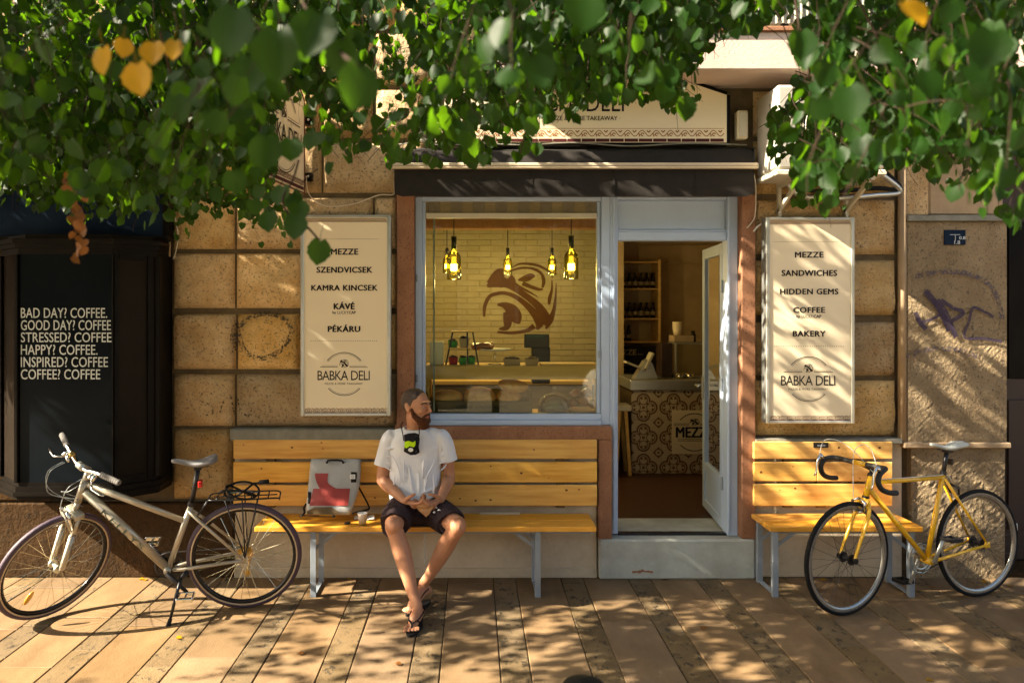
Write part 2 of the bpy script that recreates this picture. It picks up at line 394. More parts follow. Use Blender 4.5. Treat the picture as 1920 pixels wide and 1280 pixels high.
# rusticated blocks
def block(x0, x1, z0, z1, pr=.045, seed=0, m='stone', bev=.022):
    nx = max(5, int((x1-x0)/.035)); nz = max(4, int((z1-z0)/.035)); nx = min(nx, 22)
    g = .006; x0 += g; x1 -= g; z0 += g; z1 -= g
    vs_ = []; fs = []
    for j in range(nz+1):
        for i in range(nx+1):
            fx = i/nx; fz = j/nz
            # crowd lines near the edge
            x_ = x0 + (x1-x0)*fx; z_ = z0 + (z1-z0)*fz
            e = min(x_-x0, x1-x_, z_-z0, z1-z_)
            if i in (0, nx) or j in (0, nz): y_ = YB - .004
            else:
                q = Vector((x_*7+seed, z_*7, seed*3.1)); n_ = noise.noise(q) + .5*noise.noise(q*2.6) + .3*noise.noise(q*6)
                y_ = YB - pr - .012*n_ - .010*math.sin(math.pi*fx)*math.sin(math.pi*fz)
                if i in (1, nx-1): x_ = (x0 + bev*(1+.3*noise.noise(q*2))) if i == 1 else (x1 - bev*(1+.3*noise.noise(q*2)))
                if j in (1, nz-1): z_ = (z0 + bev*1.5*(1+.3*noise.noise(q*2))) if j == 1 else (z1 - bev*.8*(1+.3*noise.noise(q*2)))
            vs_.append((x_, y_, z_))
    for j in range(nz):
        for i in range(nx):
            a = j*(nx+1)+i; fs.append((a, a+1, a+nx+2, a+nx+1))
    b = B().add(vs_, fs)
    return obj('stone_block', b, MT[m], bld, smooth=True)
rows = [(700,795),(587,688),(473,573),(368,462),(265,356),(165,253),(60,152),(-50,47),(-160,-62)]
rows = [(a, b+6) for a, b in rows]
sd = 1
LC = [[322,440,745],[322,442,563,745],[322,440,745],[322,440,700,745]]
UP = [[322,440,603,800],[322,440,603,700,800],[322,438,565,700,812],[322,440,603,745,812],[322,440,603,745,812]]
for ri, (ya, yb) in enumerate(rows):
    z0, z1 = wz(yb), wz(ya)
    js = LC[ri % 4] if ri < 4 else UP[ri-4]
    for a, b_ in zip(js[:-1], js[1:]):
        block(wx(a), wx(b_), z0, z1, .05 + random.uniform(-.006,.006), sd); sd += 1
    if ri >= 4:
        for a, b_ in ((-90, 118), (118, 318)):
            if z1 > wz(300) - .1 and ri >= 5: block(wx(a), wx(b_), z0, z1, .045, sd); sd += 1
# right hand blocks
rr = [(712,818),(602,706),(486,592),(372,478),(262,364),(168,256)]
for ya, yb in rr:
    block(wx(1413), wx(1683), wz(yb), wz(ya), .04, sd, bev=.02); sd += 1
block(wx(322), wx(436), wz(938), wz(803), .045, sd, m='stone'); sd += 1
# rough base course under the black bay
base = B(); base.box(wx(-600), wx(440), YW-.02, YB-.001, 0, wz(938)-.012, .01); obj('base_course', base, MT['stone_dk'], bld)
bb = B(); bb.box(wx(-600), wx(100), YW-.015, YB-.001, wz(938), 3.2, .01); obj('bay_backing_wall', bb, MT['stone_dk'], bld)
pl = B(); pl.box(wx(441), wx(1119), YW-.012, YB-.001, .0, wz(824), .008); pl.box(wx(1411), wx(1690), YW-.012, YB-.001, 0, wz(830), .008)
pl2 = B(); pl2.box(wx(441), wx(1119), YW-.028, YW-.0125, .0, wz(1062), .006)
obj('plinth', pl, MT['plinth'], bld); obj('plinth_foot', pl2, MT['plinth'], bld)
# grey ledges above the back planks
lg = B().box(wx(437), wx(741), YW-.075, YB-.002, wz(823), wz(801), .008); obj('ledge', lg, MT['ledge'], bld)
lg = B().box(wx(1411), wx(1684), YW-.06, YB-.002, wz(829), wz(820), .005); obj('ledge', lg, MT['ledge'], bld)
STZ0 = wz(1005, YW+.02)
# brown stone surround
obj('brown_jamb', B().box(wx(745), wx(778)-.001, YW-.05, YW+.12, SILL, wz(366), .005), MT['brown'], bld)
obj('brown_sill', B().box(wx(800), wx(1145), YW-.055, YW+.12, wz(822), wz(797), .006), MT['brown'], bld)
obj('brown_sill', B().box(wx(741)+.001, wx(800)-.001, YW-.045, YW+.12, wz(822), wz(797)-.001, .006), MT['brown'], bld)
obj('brown_jamb', B().box(wx(1120), wx(1145), YW-.052, YW+.12, STZ0+.002, wz(822)-.001, .005), MT['brown'], bld)
obj('brown_jamb', B().box(wx(1386), wx(1412), YW-.05, YW+.12, STZ0+.002, wz(366), .005), MT['brown'], bld)
# doorstep
STZ = wz(1005, YW+.02)
obj('doorstep', B().box(wx(1121), wx(1411), YW-.058, YW+.5, 0.0, STZ, .012), MT['step'], bld)
obj('threshold_strip', B().box(DX0+.06, DX1-.06, YW+.04, YW+.10, STZ+.001, STZ+.014, .003), MT['darkmetal'], bld)
chip = B(); random.seed(4)
for i in range(7):
    xx = wx(1182+i*5.5); chip.box(xx, xx+.02, YW-.062, YW-.058, .045+random.uniform(0,.01), .06+random.uniform(.0,.016), .002)
obj('broken_render_patch', chip, MT['brown'], bld)
# window frame
def barf(b, x0, x1, z0, z1, y0, y1, c=.004): b.box(x0, x1, y0, y1, z0, z1, c)
FY = YW+.03
wf = B()
ax0, ax1 = wx(778), wx(1145)
barf(wf, ax0, ax0+.045, SILL, ZT, FY, FY+.08)
barf(wf, ax0+.046, ax1-.061, SILL, SILL+.045, FY-.02, FY+.08); barf(wf, ax0+.046, ax1-.061, SILL+.046, SILL+.085, FY, FY+.075)
barf(wf, ax1-.06, ax1+.0, SILL, ZT, FY-.005, FY+.08)
barf(wf, ax0+.046, ax1-.061, ZT-.03, ZT, FY, FY+.08)
wfo = obj('window_frame', wf, MT['frame'], bld)
for q0, q1 in ((ax0+.047, ax0+.07), (ax1-.087, ax1-.062)):
    wf2 = B(); barf(wf2, q0, q1, SILL+.087, ZT-.032, FY+.02, FY+.07); obj('glazing_bead', wf2, MT['frame'], wfo)
MT['glass'] = glassy('window_glass', (.93,.96,.86), f0=.0, refl=(.75,.75,.75))
MT['glass_d'] = glassy('door_glass', (.80,.84,.78), f0=.01)
obj('pane', B().box(ax0+.07, ax1-.087, FY+.045, FY+.051, SILL+.086, ZT-.03), MT['glass'], wfo)
obj('inner_sliding_pane_edge', B().box(ax0+.12, ax0+.132, FY+.09, FY+.12, SILL+.09, ZT-.1, .002), MT['steel'], wfo)
for z_ in (1.35, 2.05): obj('hinge', B().box(ax0+.004, ax0+.02, FY-.022, FY-.001, z_, z_+.05, .004), MT['steel'], wfo)
for z_ in (.98, 1.52, 2.1): obj('hinge', B().lathe([(.007,0),(.007,.05)], (ax1-.075, FY-.008, z_), 8), MT['steel'], wfo)
# rail of the blind
obj('cream_rail', B().box(ax0+.075, ax1-.09, FY+.005, FY+.035, wz(408), wz(398), .003), MT['white_metal'], wfo)
# door frame and open door
df = B()
barf(df, DX0+.001, DX0+.055, STZ+.015, ZT, FY-.005, FY+.10)
barf(df, DX1-.075, DX1-.001, STZ+.002, ZT, FY-.005, FY+.10)
barf(df, DX0+.056, DX1-.076, wz(450), wz(434), FY, FY+.09)
barf(df, DX0+.056, DX1-.076, ZT-.02, ZT, FY, FY+.09)
dfo = obj('door_frame', df, MT['frame'], bld)
df2 = B(); barf(df2, DX1-.074, DX1-.06, STZ+.03, ZT-.01, FY-.018, FY-.006, .002); barf(df2, DX0+.02, DX0+.034, STZ+.03, ZT-.01, FY-.018, FY-.006, .002)
obj('frame_moulding', df2, MT['frame'], dfo)
obj('transom_panel', B().box(DX0+.06, DX1-.08, FY+.03, FY+.05, wz(432.5), ZT-.022, .003), MT['frame'], dfo)
bd = B(); barf(bd, DX0+.056, DX1-.076, wz(433.8), wz(430), FY+.005, FY+.029, .002); obj('frame_moulding', bd, MT['frame'], dfo)
# door leaf opens inward, hinged at the right
DH = Vector((DX1-.078, FY+.10, 0)); ang = R(105)
dz0, dz1 = STZ+.02, wz(452); dwid = .66
def Dp(u, v, z):      # u along the leaf, v its thickness
    dx, dy = -math.cos(ang-R(0)), math.sin(ang)
    a = R(180)-ang
    ux, uy = -math.cos(ang), 0
    d_ = Vector((-math.cos(R(95)), math.sin(R(95)), 0)); n_ = Vector((d_.y, -d_.x, 0))
    return DH + d_*u + n_*v + Vector((0,0,z))
def dbox(b, u0, u1, z0, z1, v0=0, v1=.045, c=.004):
    t = B().box(u0, u1, v0, v1, z0, z1, c); return b.add([Dp(*p) for p in t.v], t.f)
dl = B(); dbox(dl, 0, .075, dz0, dz1); dbox(dl, dwid-.075, dwid, dz0, dz1); dbox(dl, .0752, dwid-.0752, dz1-.08, dz1); dbox(dl, .0752, dwid-.0752, dz0, dz0+.07); dbox(dl, .0752, dwid-.0752, .60, .66)
dlo = obj('shop_door', dl, MT['frame'], bld)
t = B(); dbox(t, .074, dwid-.074, dz0+.069, .601, .012, .03, .002); obj('lower_panel', t, MT['frame'], dlo)
t = B(); dbox(t, .074, dwid-.074, .659, dz1-.079, .018, .024, 0); obj('pane', t, MT['glass_d'], dlo)
t = B(); dbox(t, dwid-.055, dwid-.02, 1.15, 1.33, -.012, -.001, .003); t.tube([Dp(dwid-.035,-.012,1.26), Dp(dwid-.035,-.06,1.26), Dp(dwid-.14,-.06,1.26)], .008, 8); obj('handle', t, MT['alu'], dlo)
for z_ in (.5, 1.2, 1.9): obj('hinge', B().lathe([(.009,0),(.009,.09)], (DH.x-.004, DH.y-.012, z_+STZ-.2), 8), MT['steel'], dlo)
# balcony over the door
BY = 4.94
by0 = wz(130, BY); 
balc = B().box(.15, 3.75, BY, YB-.001, by0, wz(60, BY), .006); bo = obj('balcony', balc, MT['fascia'], bld)
obj('balcony_edge', B().box(.14, 3.76, BY-.02, BY+.1, wz(60,BY)+.001, wz(51,BY), .004), MT['brown'], bo)
cr = B(); n = 420; X0 = .15; X1 = 2.95; zz0 = wz(51,BY)+.03; zz1 = zz0+1.0; y_ = BY+.02
vv = []
for i in range(n+1):
    x_ = lerp(X0, X1, i/n); yy = y_ + .008*math.cos(2*math.pi*i/6); vv += [(x_, yy, zz0), (x_, yy, zz1)]
cr.add(vv, [(2*i, 2*i+2, 2*i+3, 2*i+1) for i in range(n)])
MT['corr'] = mat('corrugated_glass', (.46,.43,.34), .22, col2=(.20,.22,.15), sc=3)
obj('corrugated_sheet', cr, MT['corr'], bo, smooth=True)
rl = B(); rl.box(.15, 3.74, BY+.0, BY+.05, zz1, zz1+.04, .004)
for x_ in (.17, 1.1, 2.03, 2.96, 3.7): rl.box(x_-.02, x_+.02, BY+.035, BY+.065, wz(51,BY)+.001, zz1)
obj('balcony_railing', rl, MT['darkmetal'], bo)
# right pillar with ledges
PXa, PXb = wx(1697), wx(1882)
YP = YW - .03
def rough_sheet(x0, x1, z0, z1, y, m, name, amp=.006, st=.02, sd=3):
    nx = max(2, int((x1-x0)/st)); nz = max(2, int((z1-z0)/st)); v = []; f = []
    for j in range(nz+1):
        for i in range(nx+1):
            x_ = lerp(x0,x1,i/nx); z_ = lerp(z0,z1,j/nz); q = Vector((x_*22, z_*22, sd))
            e = 0 if (i in (0,nx) or j in (0,nz)) else amp*(noise.noise(q)+.6*noise.noise(q*2.3))
            v.append((x_, y-abs(e), z_))
    for j in range(nz):
        for i in range(nx):
            a = j*(nx+1)+i; f.append((a, a+1, a+nx+2, a+nx+1))
    b = B().add(v, f); b.box(x0, x1, y+.001, YB+.001, z0, z1); return obj(name, b, MT[m], bld, smooth=False)
rough_sheet(PXa, PXb, wz(826), wz(417), YP, 'pillar', 'pillar_face')
rough_sheet(PXa+.03, PXb-.01, .0, wz(838), YP+.005, 'pillar', 'pillar_base', amp=.01, sd=9)
obj('pillar_ledge', B().box(wx(1686), PXb+.01, YP-.035, YB, wz(837), wz(827), .006), MT['smooth_stone'], bld)
obj('pillar_ledge', B().box(PXa-.01, PXb+.01, YP-.025, YB, wz(416), wz(405), .004), MT['ledge'], bld)
obj('corner_moulding', B().tube([(wx(1690), YP+.02, wz(826)), (wx(1690), YP+.02, wz(165))], .028, 12), MT['smooth_stone'], bld, smooth=True)
obj('upper_pillar', B().box(PXa, wx(1738), YP+.01, YB, wz(404), 3.38, .004), MT['stone'], bld)
obj('upper_pillar', B().box(wx(1741), PXb-.12, YP+.02, YB, wz(404), 3.38, .012), MT['smooth_stone'], bld)
obj('upper_pillar', B().box(PXb-.118, PXb, YP+.03, YB, wz(404), 3.38, .012), MT['smooth_stone'], bld)
# dark doorway right of the pillar
dk = B(); dk.box(PXb+.16, PXb+.62, YB+.25, YB+.30, 0.02, 2.85, .01); dk.box(PXb+.64, PXb+1.05, YB+.25, YB+.30, 0.02, 2.85, .01)
MT['dkbrown'] = mat('dark_brown_door_paint', (.045,.022,.014), .5, col2=(.03,.015,.01), sc=4)
d2 = obj('side_door', dk, MT['dkbrown'], bld)
obj('door_panel', B().box(PXb+.22, PXb+.55, YB+.235, YB+.249, 1.35, 2.5, .006), MT['black'], d2)
obj('door_panel', B().box(PXb+.22, PXb+.55, YB+.235, YB+.249, .25, 1.2, .006), MT['dkbrown'], d2)
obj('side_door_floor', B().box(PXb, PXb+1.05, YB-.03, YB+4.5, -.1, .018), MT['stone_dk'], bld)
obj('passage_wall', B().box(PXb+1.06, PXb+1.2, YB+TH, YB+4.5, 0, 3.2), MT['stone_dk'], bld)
obj('side_door_head', B().box(PXb+.001, PXb+1.05, YB-.02, YB+.3, 2.86, 2.999), MT['dkbrown'], bld)

# interior shell
RX0, RX1, RY1, RZ1 = -1.05, 3.3, 9.1, 3.45
BKY = 8.2
obj('interior_wall', B().box(RX0-.1, RX0, YB+TH, RY1, STZ-.1, RZ1), MT['int_wall'], bld)
inn = B()
inn.box(RX1, RX1+.1, YB+TH, RY1, STZ-.1, RZ1)
inn.box(1.62, RX1, RY1-.1, RY1, STZ, RZ1); 
inn.box(1.46, 1.62, BKY-.0, RY1, STZ, RZ1)
iw = obj('interior_wall', inn, MT['int_wall'], bld)
obj('interior_ceiling', B().box(RX0-.1, RX1+.1, YB+TH, RY1, RZ1, RZ1+.1), MT['int_wall'], bld)
obj('interior_floor', B().box(RX0-.1, RX1+.1, YW+.5, RY1, STZ-.12, STZ-.003), MT['floor'], bld)
obj('window_shelf_board', B().box(WX0, WX1, YB+.09, YB+TH+.35, SILL-.02, SILL+.03, .004), MT['wood_int'], bld)
bw = obj('brick_wall', B().box(RX0, 1.455, BKY, BKY+.1, STZ, RZ1), MT['int_joint'], bld)
rest = B(); bl = []; hh = .062; z = STZ+.35; r_ = 0
while z < RZ1-.03:
    x = RX0 + (0 if r_ % 2 else -.12)
    while x < 1.455:
        L_ = .25; a = max(x, RX0)+.003; b_ = min(x+L_, 1.455)-.003
        if b_-a > .03: bl.append((a, b_, z, z+hh-.006))
        x += L_
    z += hh; r_ += 1
bl.sort(key=lambda q: 0 if (1.3 < q[2] < 2.98 and q[0] > -.75) else 1)
for i, (a, b_, z0, z1) in enumerate(bl):
    d_ = random.uniform(.0, .003)
    t = B().box(a, b_, BKY-.006-d_, BKY+.002, z0, z1, .003)
    if i < 260 and 1.3 < z0 < 2.98: obj('brick', t, MT['int_brick'], bw)
    else: rest.add(t.v, t.f)
obj('bricks', rest, MT['int_brick'], bw, kind='stuff')
# far right: the panelled door behind the counter
pd = B().box(1.95, 2.9, RY1-.13, RY1-.1, STZ, 2.62, .01); pdo = obj('panelled_door', pd, MT['int_wall'], bld)
arc = [(2.08, 1.3), (2.08, 2.28)] + [(2.08+.34*(1-math.cos(t_*math.pi/8)), 2.28+.13*math.sin(t_*math.pi/8)) for t_ in range(1, 8)] + [(2.76, 2.28), (2.76, 1.3)]
obj('door_moulding', B().tube([(x_, RY1-.132, z_) for x_, z_ in arc], .012, 6), MT['int_wall'], pdo)
# ------------------------------------------------------------------ lettering
def text_b(s, x0, x1, z0, z1, y, bold=0.0, sp=1.0, tilt=0.0, th=0.0012):
    """letters filling the box x0..x1, z0..z1 on the plane y, facing the street"""
    cu = bpy.data.curves.new('txt', 'FONT'); cu.body = s; cu.size = 1.0; cu.offset = 0; cu.space_character = sp; cu.resolution_u = 3
    o = bpy.data.objects.new('txt', cu); COL.objects.link(o)
    dg = bpy.context.evaluated_depsgraph_get(); me = bpy.data.meshes.new_from_object(o.evaluated_get(dg))
    v = np.array([p.co[:] for p in me.vertices]); f = [tuple(p.vertices) for p in me.polygons]
    bpy.data.objects.remove(o); bpy.data.curves.remove(cu); bpy.data.meshes.remove(me)
    lo = v.min(0); hi = v.max(0)
    X = x0 + (v[:,0]-lo[0])/(hi[0]-lo[0])*(x1-x0); Z = z0 + (v[:,1]-lo[1])/(hi[1]-lo[1])*(z1-z0)
    b = B(); w_ = bold*(z1-z0)*1.6
    if bold > .004:
        X = x0+w_ + (X-x0)*(1-2*w_/(x1-x0)); Z = z0+w_*.5 + (Z-z0)*(1-w_/(z1-z0))
        for k, (dx, dz) in enumerate(((0,0),(w_,0),(-w_,0),(w_*.5,w_*.5),(-w_*.5,-w_*.5))): b.add([(a+dx, y-.00015*k, c+dz) for a, c in zip(X, Z)], f)
    else: b.add([(a, y, c) for a, c in zip(X, Z)], f)
    return b
def merge(*bs):
    r = B()
    for b in bs: r.add(b.v, b.f)
    return r
def arc_pts(cx, cz, r, a0, a1, n=26): return [(cx+r*math.cos(R(lerp(a0,a1,i/n))), cz+r*math.sin(R(lerp(a0,a1,i/n)))) for i in range(n+1)]
def babka_mark(x0, x1, z0, z1, y):
    """the rolled-bun mark, traced in a 100 x 100 box (y down)"""
    S = []
    S.append(([(39,12),(50,7),(64,7),(78,10),(90,17),(95,25)], [1,2.5,3.5,3.5,2.5,1.5]))
    S.append(([(7,32),(15,27),(24,19),(33,15)], [5,13,14,3]))
    S.append(([(6,36),(20,31),(28,31),(36,35),(50,43),(66,54),(78,65),(86,80),(90,88)], [4,14,15,9,8,9,11,15,5]))
    S.append(([(36,24),(40,28),(43,33),(50,37),(62,43),(75,50)], [9,9,6,4,3,1]))
    S.append(([(36,17),(48,13),(60,12),(71,14),(80,20),(83,30),(81,38)], [2,3,3,4,4,5,3]))
    S.append(([(48,28),(58,26),(66,23),(71,23)], [2,9,8,2]))
    S.append(([(54,32),(66,37),(76,40),(82,40)], [6,5,4,2]))
    S.append(([(94,28),(94,40),(91,52),(90,60)], [1.5,3,5,3]))
    S.append(([(100,32),(99,50),(97,66),(92,80),(86,92)], [1,3,5,8,3]))
    S.append(([(2,76),(3,62),(9,50),(18,46),(30,45),(45,50),(60,61),(72,74),(77,84),(74,93)], [3,5,5,5,5,6,8,11,12,3]))
    S.append(([(20,60),(30,61),(40,68),(46,78),(50,85)], [3,9,17,16,3]))
    S.append(([(30,70),(34,80),(32,90),(22,92)], [5,12,8,2]))
    S.append(([(20,96),(40,97),(60,94),(70,88)], [3,4,5,8]))
    b = B(); sx = (x1-x0)/100; sz = (z1-z0)/100
    for k, (pts, wd) in enumerate(S):
        P_ = spl([(p[0], p[1], 0) for p in pts], 6); ww = spl([(q, 0, 0) for q in wd], 6)
        b.ribbon([(x0+p.x*sx, z1-p.y*sz) for p in P_], [max(.2, q.x)*sx for q in ww], y-.00002*k)
    return b
def ornament(x0, x1, z0, z1, y, n, up=True):
    b = B(); h = z1-z0; pw = (x1-x0)/n; t_ = h*.13
    for i in range(n):
        cx = x0+(i+.5)*pw; r = min(pw*.42, h*.78); s = 1 if up else -1; bz = z0+t_ if up else z1-t_
        if up: b.ribbon(arc_pts(cx, bz, r, 0, 180, 12), t_, y)
        else: b.ribbon(arc_pts(cx, bz, -r, 0, 180, 12), t_, y)
        b.ribbon(arc_pts(cx, bz+s*h*.18, r*.42, 0, 360, 10), t_*1.1, y-.00004)
        b.ribbon([(cx-pw*.5, bz+s*h*.75), (cx-pw*.33, bz+s*h*.55), (cx-pw*.42, bz+s*h*.2), (cx-pw*.5, bz)], t_, y-.00006)
        b.ribbon([(cx+pw*.36, bz+s*h*.85), (cx+pw*.5, bz+s*h*.62), (cx+pw*.42, bz+s*h*.42)], t_*1.1, y-.00008)
    b.ribbon([(x0, z1 if not up else z0+t_*.3), (x1, z1 if not up else z0+t_*.3)], t_*.7, y-.0001)
    return b
def logo_b(cx, cz, s, y, name='BABKA DELI'):
    """round shop emblem; s = metres per photo pixel, cx,cz = emblem centre"""
    P_ = lambda px, py: (cx+(px-645)*s, cz-(py-700)*s)
    b = B(); r = 40*s
    c_ = (cx+0*s, cz-0*s)
    for rr, ww in ((40.3, 1.1), (37.8, .5)):
        b.ribbon(arc_pts(c_[0], c_[1], rr*s, 38, 142), ww*s, y)
        b.ribbon(arc_pts(c_[0], c_[1], rr*s, 218+4, 322-4), ww*s, y)
    for (a, q, yy) in ((600,633,687.2),(655,689,687.2),(603,633,684.6),(655,686,684.6)):
        b.ribbon([P_(a,yy), P_(q,yy)], (1.0 if yy > 686 else .5)*s, y)
    m = babka_mark(P_(636,0)[0], P_(653,0)[0], P_(0,688)[1], P_(0,672)[1], y); b.add(m.v, m.f)
    for w_, a, q in (('BABKA', 595, 652.5), ('DELI', 658, 693)):
        t = text_b(w_, P_(a,0)[0], P_(q,0)[0], P_(0,711.5)[1], P_(0,694)[1], y, bold=-.004, sp=.9); b.add(t.v, t.f)
    t = text_b('· MEZZE & MORE TAKEAWAY ·', P_(605,0)[0], P_(683,0)[0], P_(0,720)[1], P_(0,716.3)[1], y, bold=.0, sp=1.15); b.add(t.v, t.f)
    return b
def menu_sign(label, x0, x1, z0, z1, lines, Df, small, items, logo, dots, ls):
    t = thing('menu_sign', label, 'sign', ((x0+x1)/2, YW, z0))
    fr = .024; yf = Df
    f = B(); f.box(x0, x0+fr, yf, YB-.06, z0, z1, .004); f.box(x1-fr, x1, yf, YB-.06, z0, z1, .004)
    f.box(x0+fr+.0005, x1-fr-.0005, yf+.001, YB-.06, z0, z0+fr*.8, .004); f.box(x0+fr+.0005, x1-fr-.0005, yf+.001, YB-.06, z1-fr*.8, z1, .004)
    obj('sign_frame', f, MT['alu'], t)
    bd = obj('sign_board', B().box(x0+fr, x1-fr, yf+.008, YB-.07, z0+fr*.8, z1-fr*.8), MT['board'], t)
    y = yf+.0065; L_ = B()
    for s, a, b_, c, d in lines:
        q = text_b(s, WX_(a, Df), WX_(b_, Df), WZ_(d, Df), WZ_(c, Df), y, bold=.035, sp=1.08); L_.add(q.v, q.f)
    for s, a, b_, c, d, bo_ in small:
        q = text_b(s, WX_(a, Df), WX_(b_, Df), WZ_(d, Df), WZ_(c, Df), y, bold=bo_); L_.add(q.v, q.f)
    for px0, px1, py in dots:
        n = 32
        for i in range(n):
            x = WX_(lerp(px0, px1, i/(n-1)), Df); z = WZ_(py, Df); r = .0022
            L_.flat([(x-r, z-r), (x+r, z-r), (x+r, z+r), (x-r, z+r)], y)
    obj('lettering', L_, MT['ink'], t)
    lb = logo_b(WX_(logo[0], Df), WZ_(logo[1], Df), ls*Df/F, y); obj('shop_emblem', lb, MT['ink'], t)
    o1 = ornament(x0+fr+.004, x1-fr-.004, z1-fr*.8-.032, z1-fr*.8-.006, y, 14, False); o2 = ornament(x0+fr+.004, x1-fr-.004, z0+fr*.8+.012, z0+fr*.8+.036, y, 10, True)
    obj('ornament_band', merge(o1, o2), MT['orn'], t)
    mb = B(); n = 10
    for i in range(n):
        a = lerp(x0+fr+.003, x1-fr-.003, i/n); mb.flat([(a+.002, z0+fr*.8+.002), (a+(x1-x0-2*fr)/n-.002, z0+fr*.8+.002), (a+(x1-x0-2*fr)/n-.002, z0+fr*.8+.008), (a+.002, z0+fr*.8+.008)], y-.0002)
    obj('maroon_strip', mb, MT['maroon'], t)
    return t
WX_ = lambda p, D: wx(p, D); WZ_ = lambda p, D: wz(p, D)
D1 = 5.225
menu_sign('tall cream Hungarian menu board, MEZZE to PÉKÁRU, left of the window', wx(563,D1), wx(732,D1), wz(780,D1), wz(403,D1),
    [('MEZZE',620,671.5,466,477.5),('SZENDVICSEK',593,698,500,511.5),('KAMRA KINCSEK',583,708,534,545),('KÁVÉ',625,665,565.5,580),('PÉKÁRU',614,675.5,608,622.5)], D1,
    [('by',623,630,583,589.5,.02),('LUCKY',632.5,653,583,588.5,0),('CAP',653.5,667,583,588.5,.03)], None, (645,701), [(584,707,448),(583,706,639)], 1.0)
D2 = 5.22
menu_sign('tall cream English menu board, MEZZE to BAKERY, right of the door', wx(1437,D2), wx(1603,D2), wz(794,D2), wz(407,D2),
    [('MEZZE',1491,1545,472,483),('SANDWICHES',1466,1570.5,506,517.5),('HIDDEN GEMS',1463,1573,541,552),('COFFEE',1488,1548,575.5,586.5),('BAKERY',1487,1549,620,631)], D2,
    [('by',1494,1501,590,597,.02),('LUCKY',1504,1525,590,596,0),('CAP',1526,1541,590,596,.03)], None, (1517,710.5), [(1453,1582,453),(1453,1582,649)], 1.04)

# ------------------------------------------------------------------ shop sign over the awning
DS = 5.25
ts = thing('shop_sign', 'wide cream shop sign with cut corners and black edge reading BABKA DELI above the awning', 'sign', (wx(1089), YW, wz(267)))
poly = [(815,267),(815,178),(893,152),(969,132),(1209,132),(1285,152),(1363,178),(1363,267)]
pw_ = [(wx(a,DS), wz(b_,DS)) for a, b_ in poly]
obj('sign_board', B().prism(pw_, DS+.004, YB-.06), MT['board'], ts)
eb = B(); ring = pw_ + [pw_[0]]
for i in range(len(ring)-1):
    a = ring[i]; b_ = ring[i+1]; eb.bar((a[0], DS+.02, a[1]), (b_[0], DS+.02, b_[1]), .05, .022, up=(0,1,0))
obj('black_edge', eb, MT['black'], ts)
y = DS+.002
lt = B()
for s, a, b_, c, d, bo_ in (('BABKA',1000,1083,176,209,-.01),('DELI',1100,1170,176,209,-.01),('· MEZZE & MORE TAKEAWAY ·',1017,1163,217.5,226,.01)):
    q = text_b(s, wx(a,DS), wx(b_,DS), wz(d,DS), wz(c,DS), y, bold=bo_, sp=1.0); lt.add(q.v, q.f)
for a, q in ((995,1065),(1112,1180)):
    for yy, ww in ((166,1.6),(161,.9)): lt.ribbon([(wx(a,DS), wz(yy,DS)), (wx(q,DS), wz(yy,DS))], ww*DS/F, y)
lt.ribbon(arc_pts(wx(1089,DS), wz(195,DS), 58*DS/F, 40, 140), 2*DS/F, y)
m_ = babka_mark(wx(1071,DS), wx(1107,DS), wz(168,DS), wz(140,DS), y); lt.add(m_.v, m_.f)
obj('lettering', lt, MT['ink'], ts)
fl = B(); n = 20; fx0, fx1 = wx(822,DS), wx(1358,DS); s_ = DS/F
for i in range(n):                       # running vine, one wave per tile
    a = lerp(fx0, fx1, i/n); p = (fx1-fx0)/n; zc = wz(250,DS)
    fl.ribbon([(a+p*k/10, zc+5.5*s_*math.sin(2*math.pi*k/10)*(1 if i%2 else 1)) for k in range(11)], 1.5*s_, y)
    fl.ribbon(arc_pts(a+p*.28, zc-2.2*s_, 2.6*s_, 0, 300, 9), 1.9*s_, y-.0001)
    fl.ribbon([(a+p*.6, zc+5*s_), (a+p*.72, zc+2*s_), (a+p*.85, zc+5.5*s_)], 2.6*s_, y-.0002)
    fl.ribbon([(a+p*.05, zc-6*s_), (a+p*.1, zc-3*s_), (a+p*.0, zc-1*s_)], 2.2*s_, y-.0003)
fl.ribbon([(fx0, wz(241,DS)), (fx1, wz(241,DS))], .8*s_, y)
obj('vine_border', fl, MT['orn2'], ts)
ms = B()
for i in range(20):
    a = lerp(fx0, fx1, i/20); p = (fx1-fx0)/20; ms.flat([(a+.003, wz(266,DS)), (a+p-.003, wz(266,DS)), (a+p-.003, wz(260,DS)), (a+.003, wz(260,DS))], y)
obj('maroon_strip', ms, MT['maroon'], ts)

# ------------------------------------------------------------------ awning
ta = thing('awning', 'black retracted fabric awning with a cream front bar above window and door', 'awning', (wx(1078), YW, wz(300)))
DA = 5.19; ax0_, ax1_ = wx(735,DA), wx(1419,DA); zb1, zb0 = wz(306,DA), wz(317,DA)
n = 90
def cloth_v(x): return .004*math.sin(x*9)+.003*math.sin(x*23+1)+.0025*noise.noise(Vector((x*6,0,3)))
v = []; f = []
prof_t = [(YW-.005, wz(277), 0), (YW-.06, wz(277)-.02, .4), (YW-.11, wz(277)-.045, .8), (DA+.012, zb1-.002, .2)]
for i in range(n+1):
    x = lerp(ax0_+.012, ax1_-.012, i/n)
    for (yy, zz, k) in prof_t: v.append((x, yy, zz - .006*k*(1+math.sin(x*7+2*math.sin(x*3))) ))
for i in range(n):
    for j in range(3): a = i*4+j; f.append((a, a+1, a+5, a+4))
obj('awning_top', B().add(v, f), MT['awn'], ta, smooth=True)
v = []; f = []; zv = wz(368,DA)
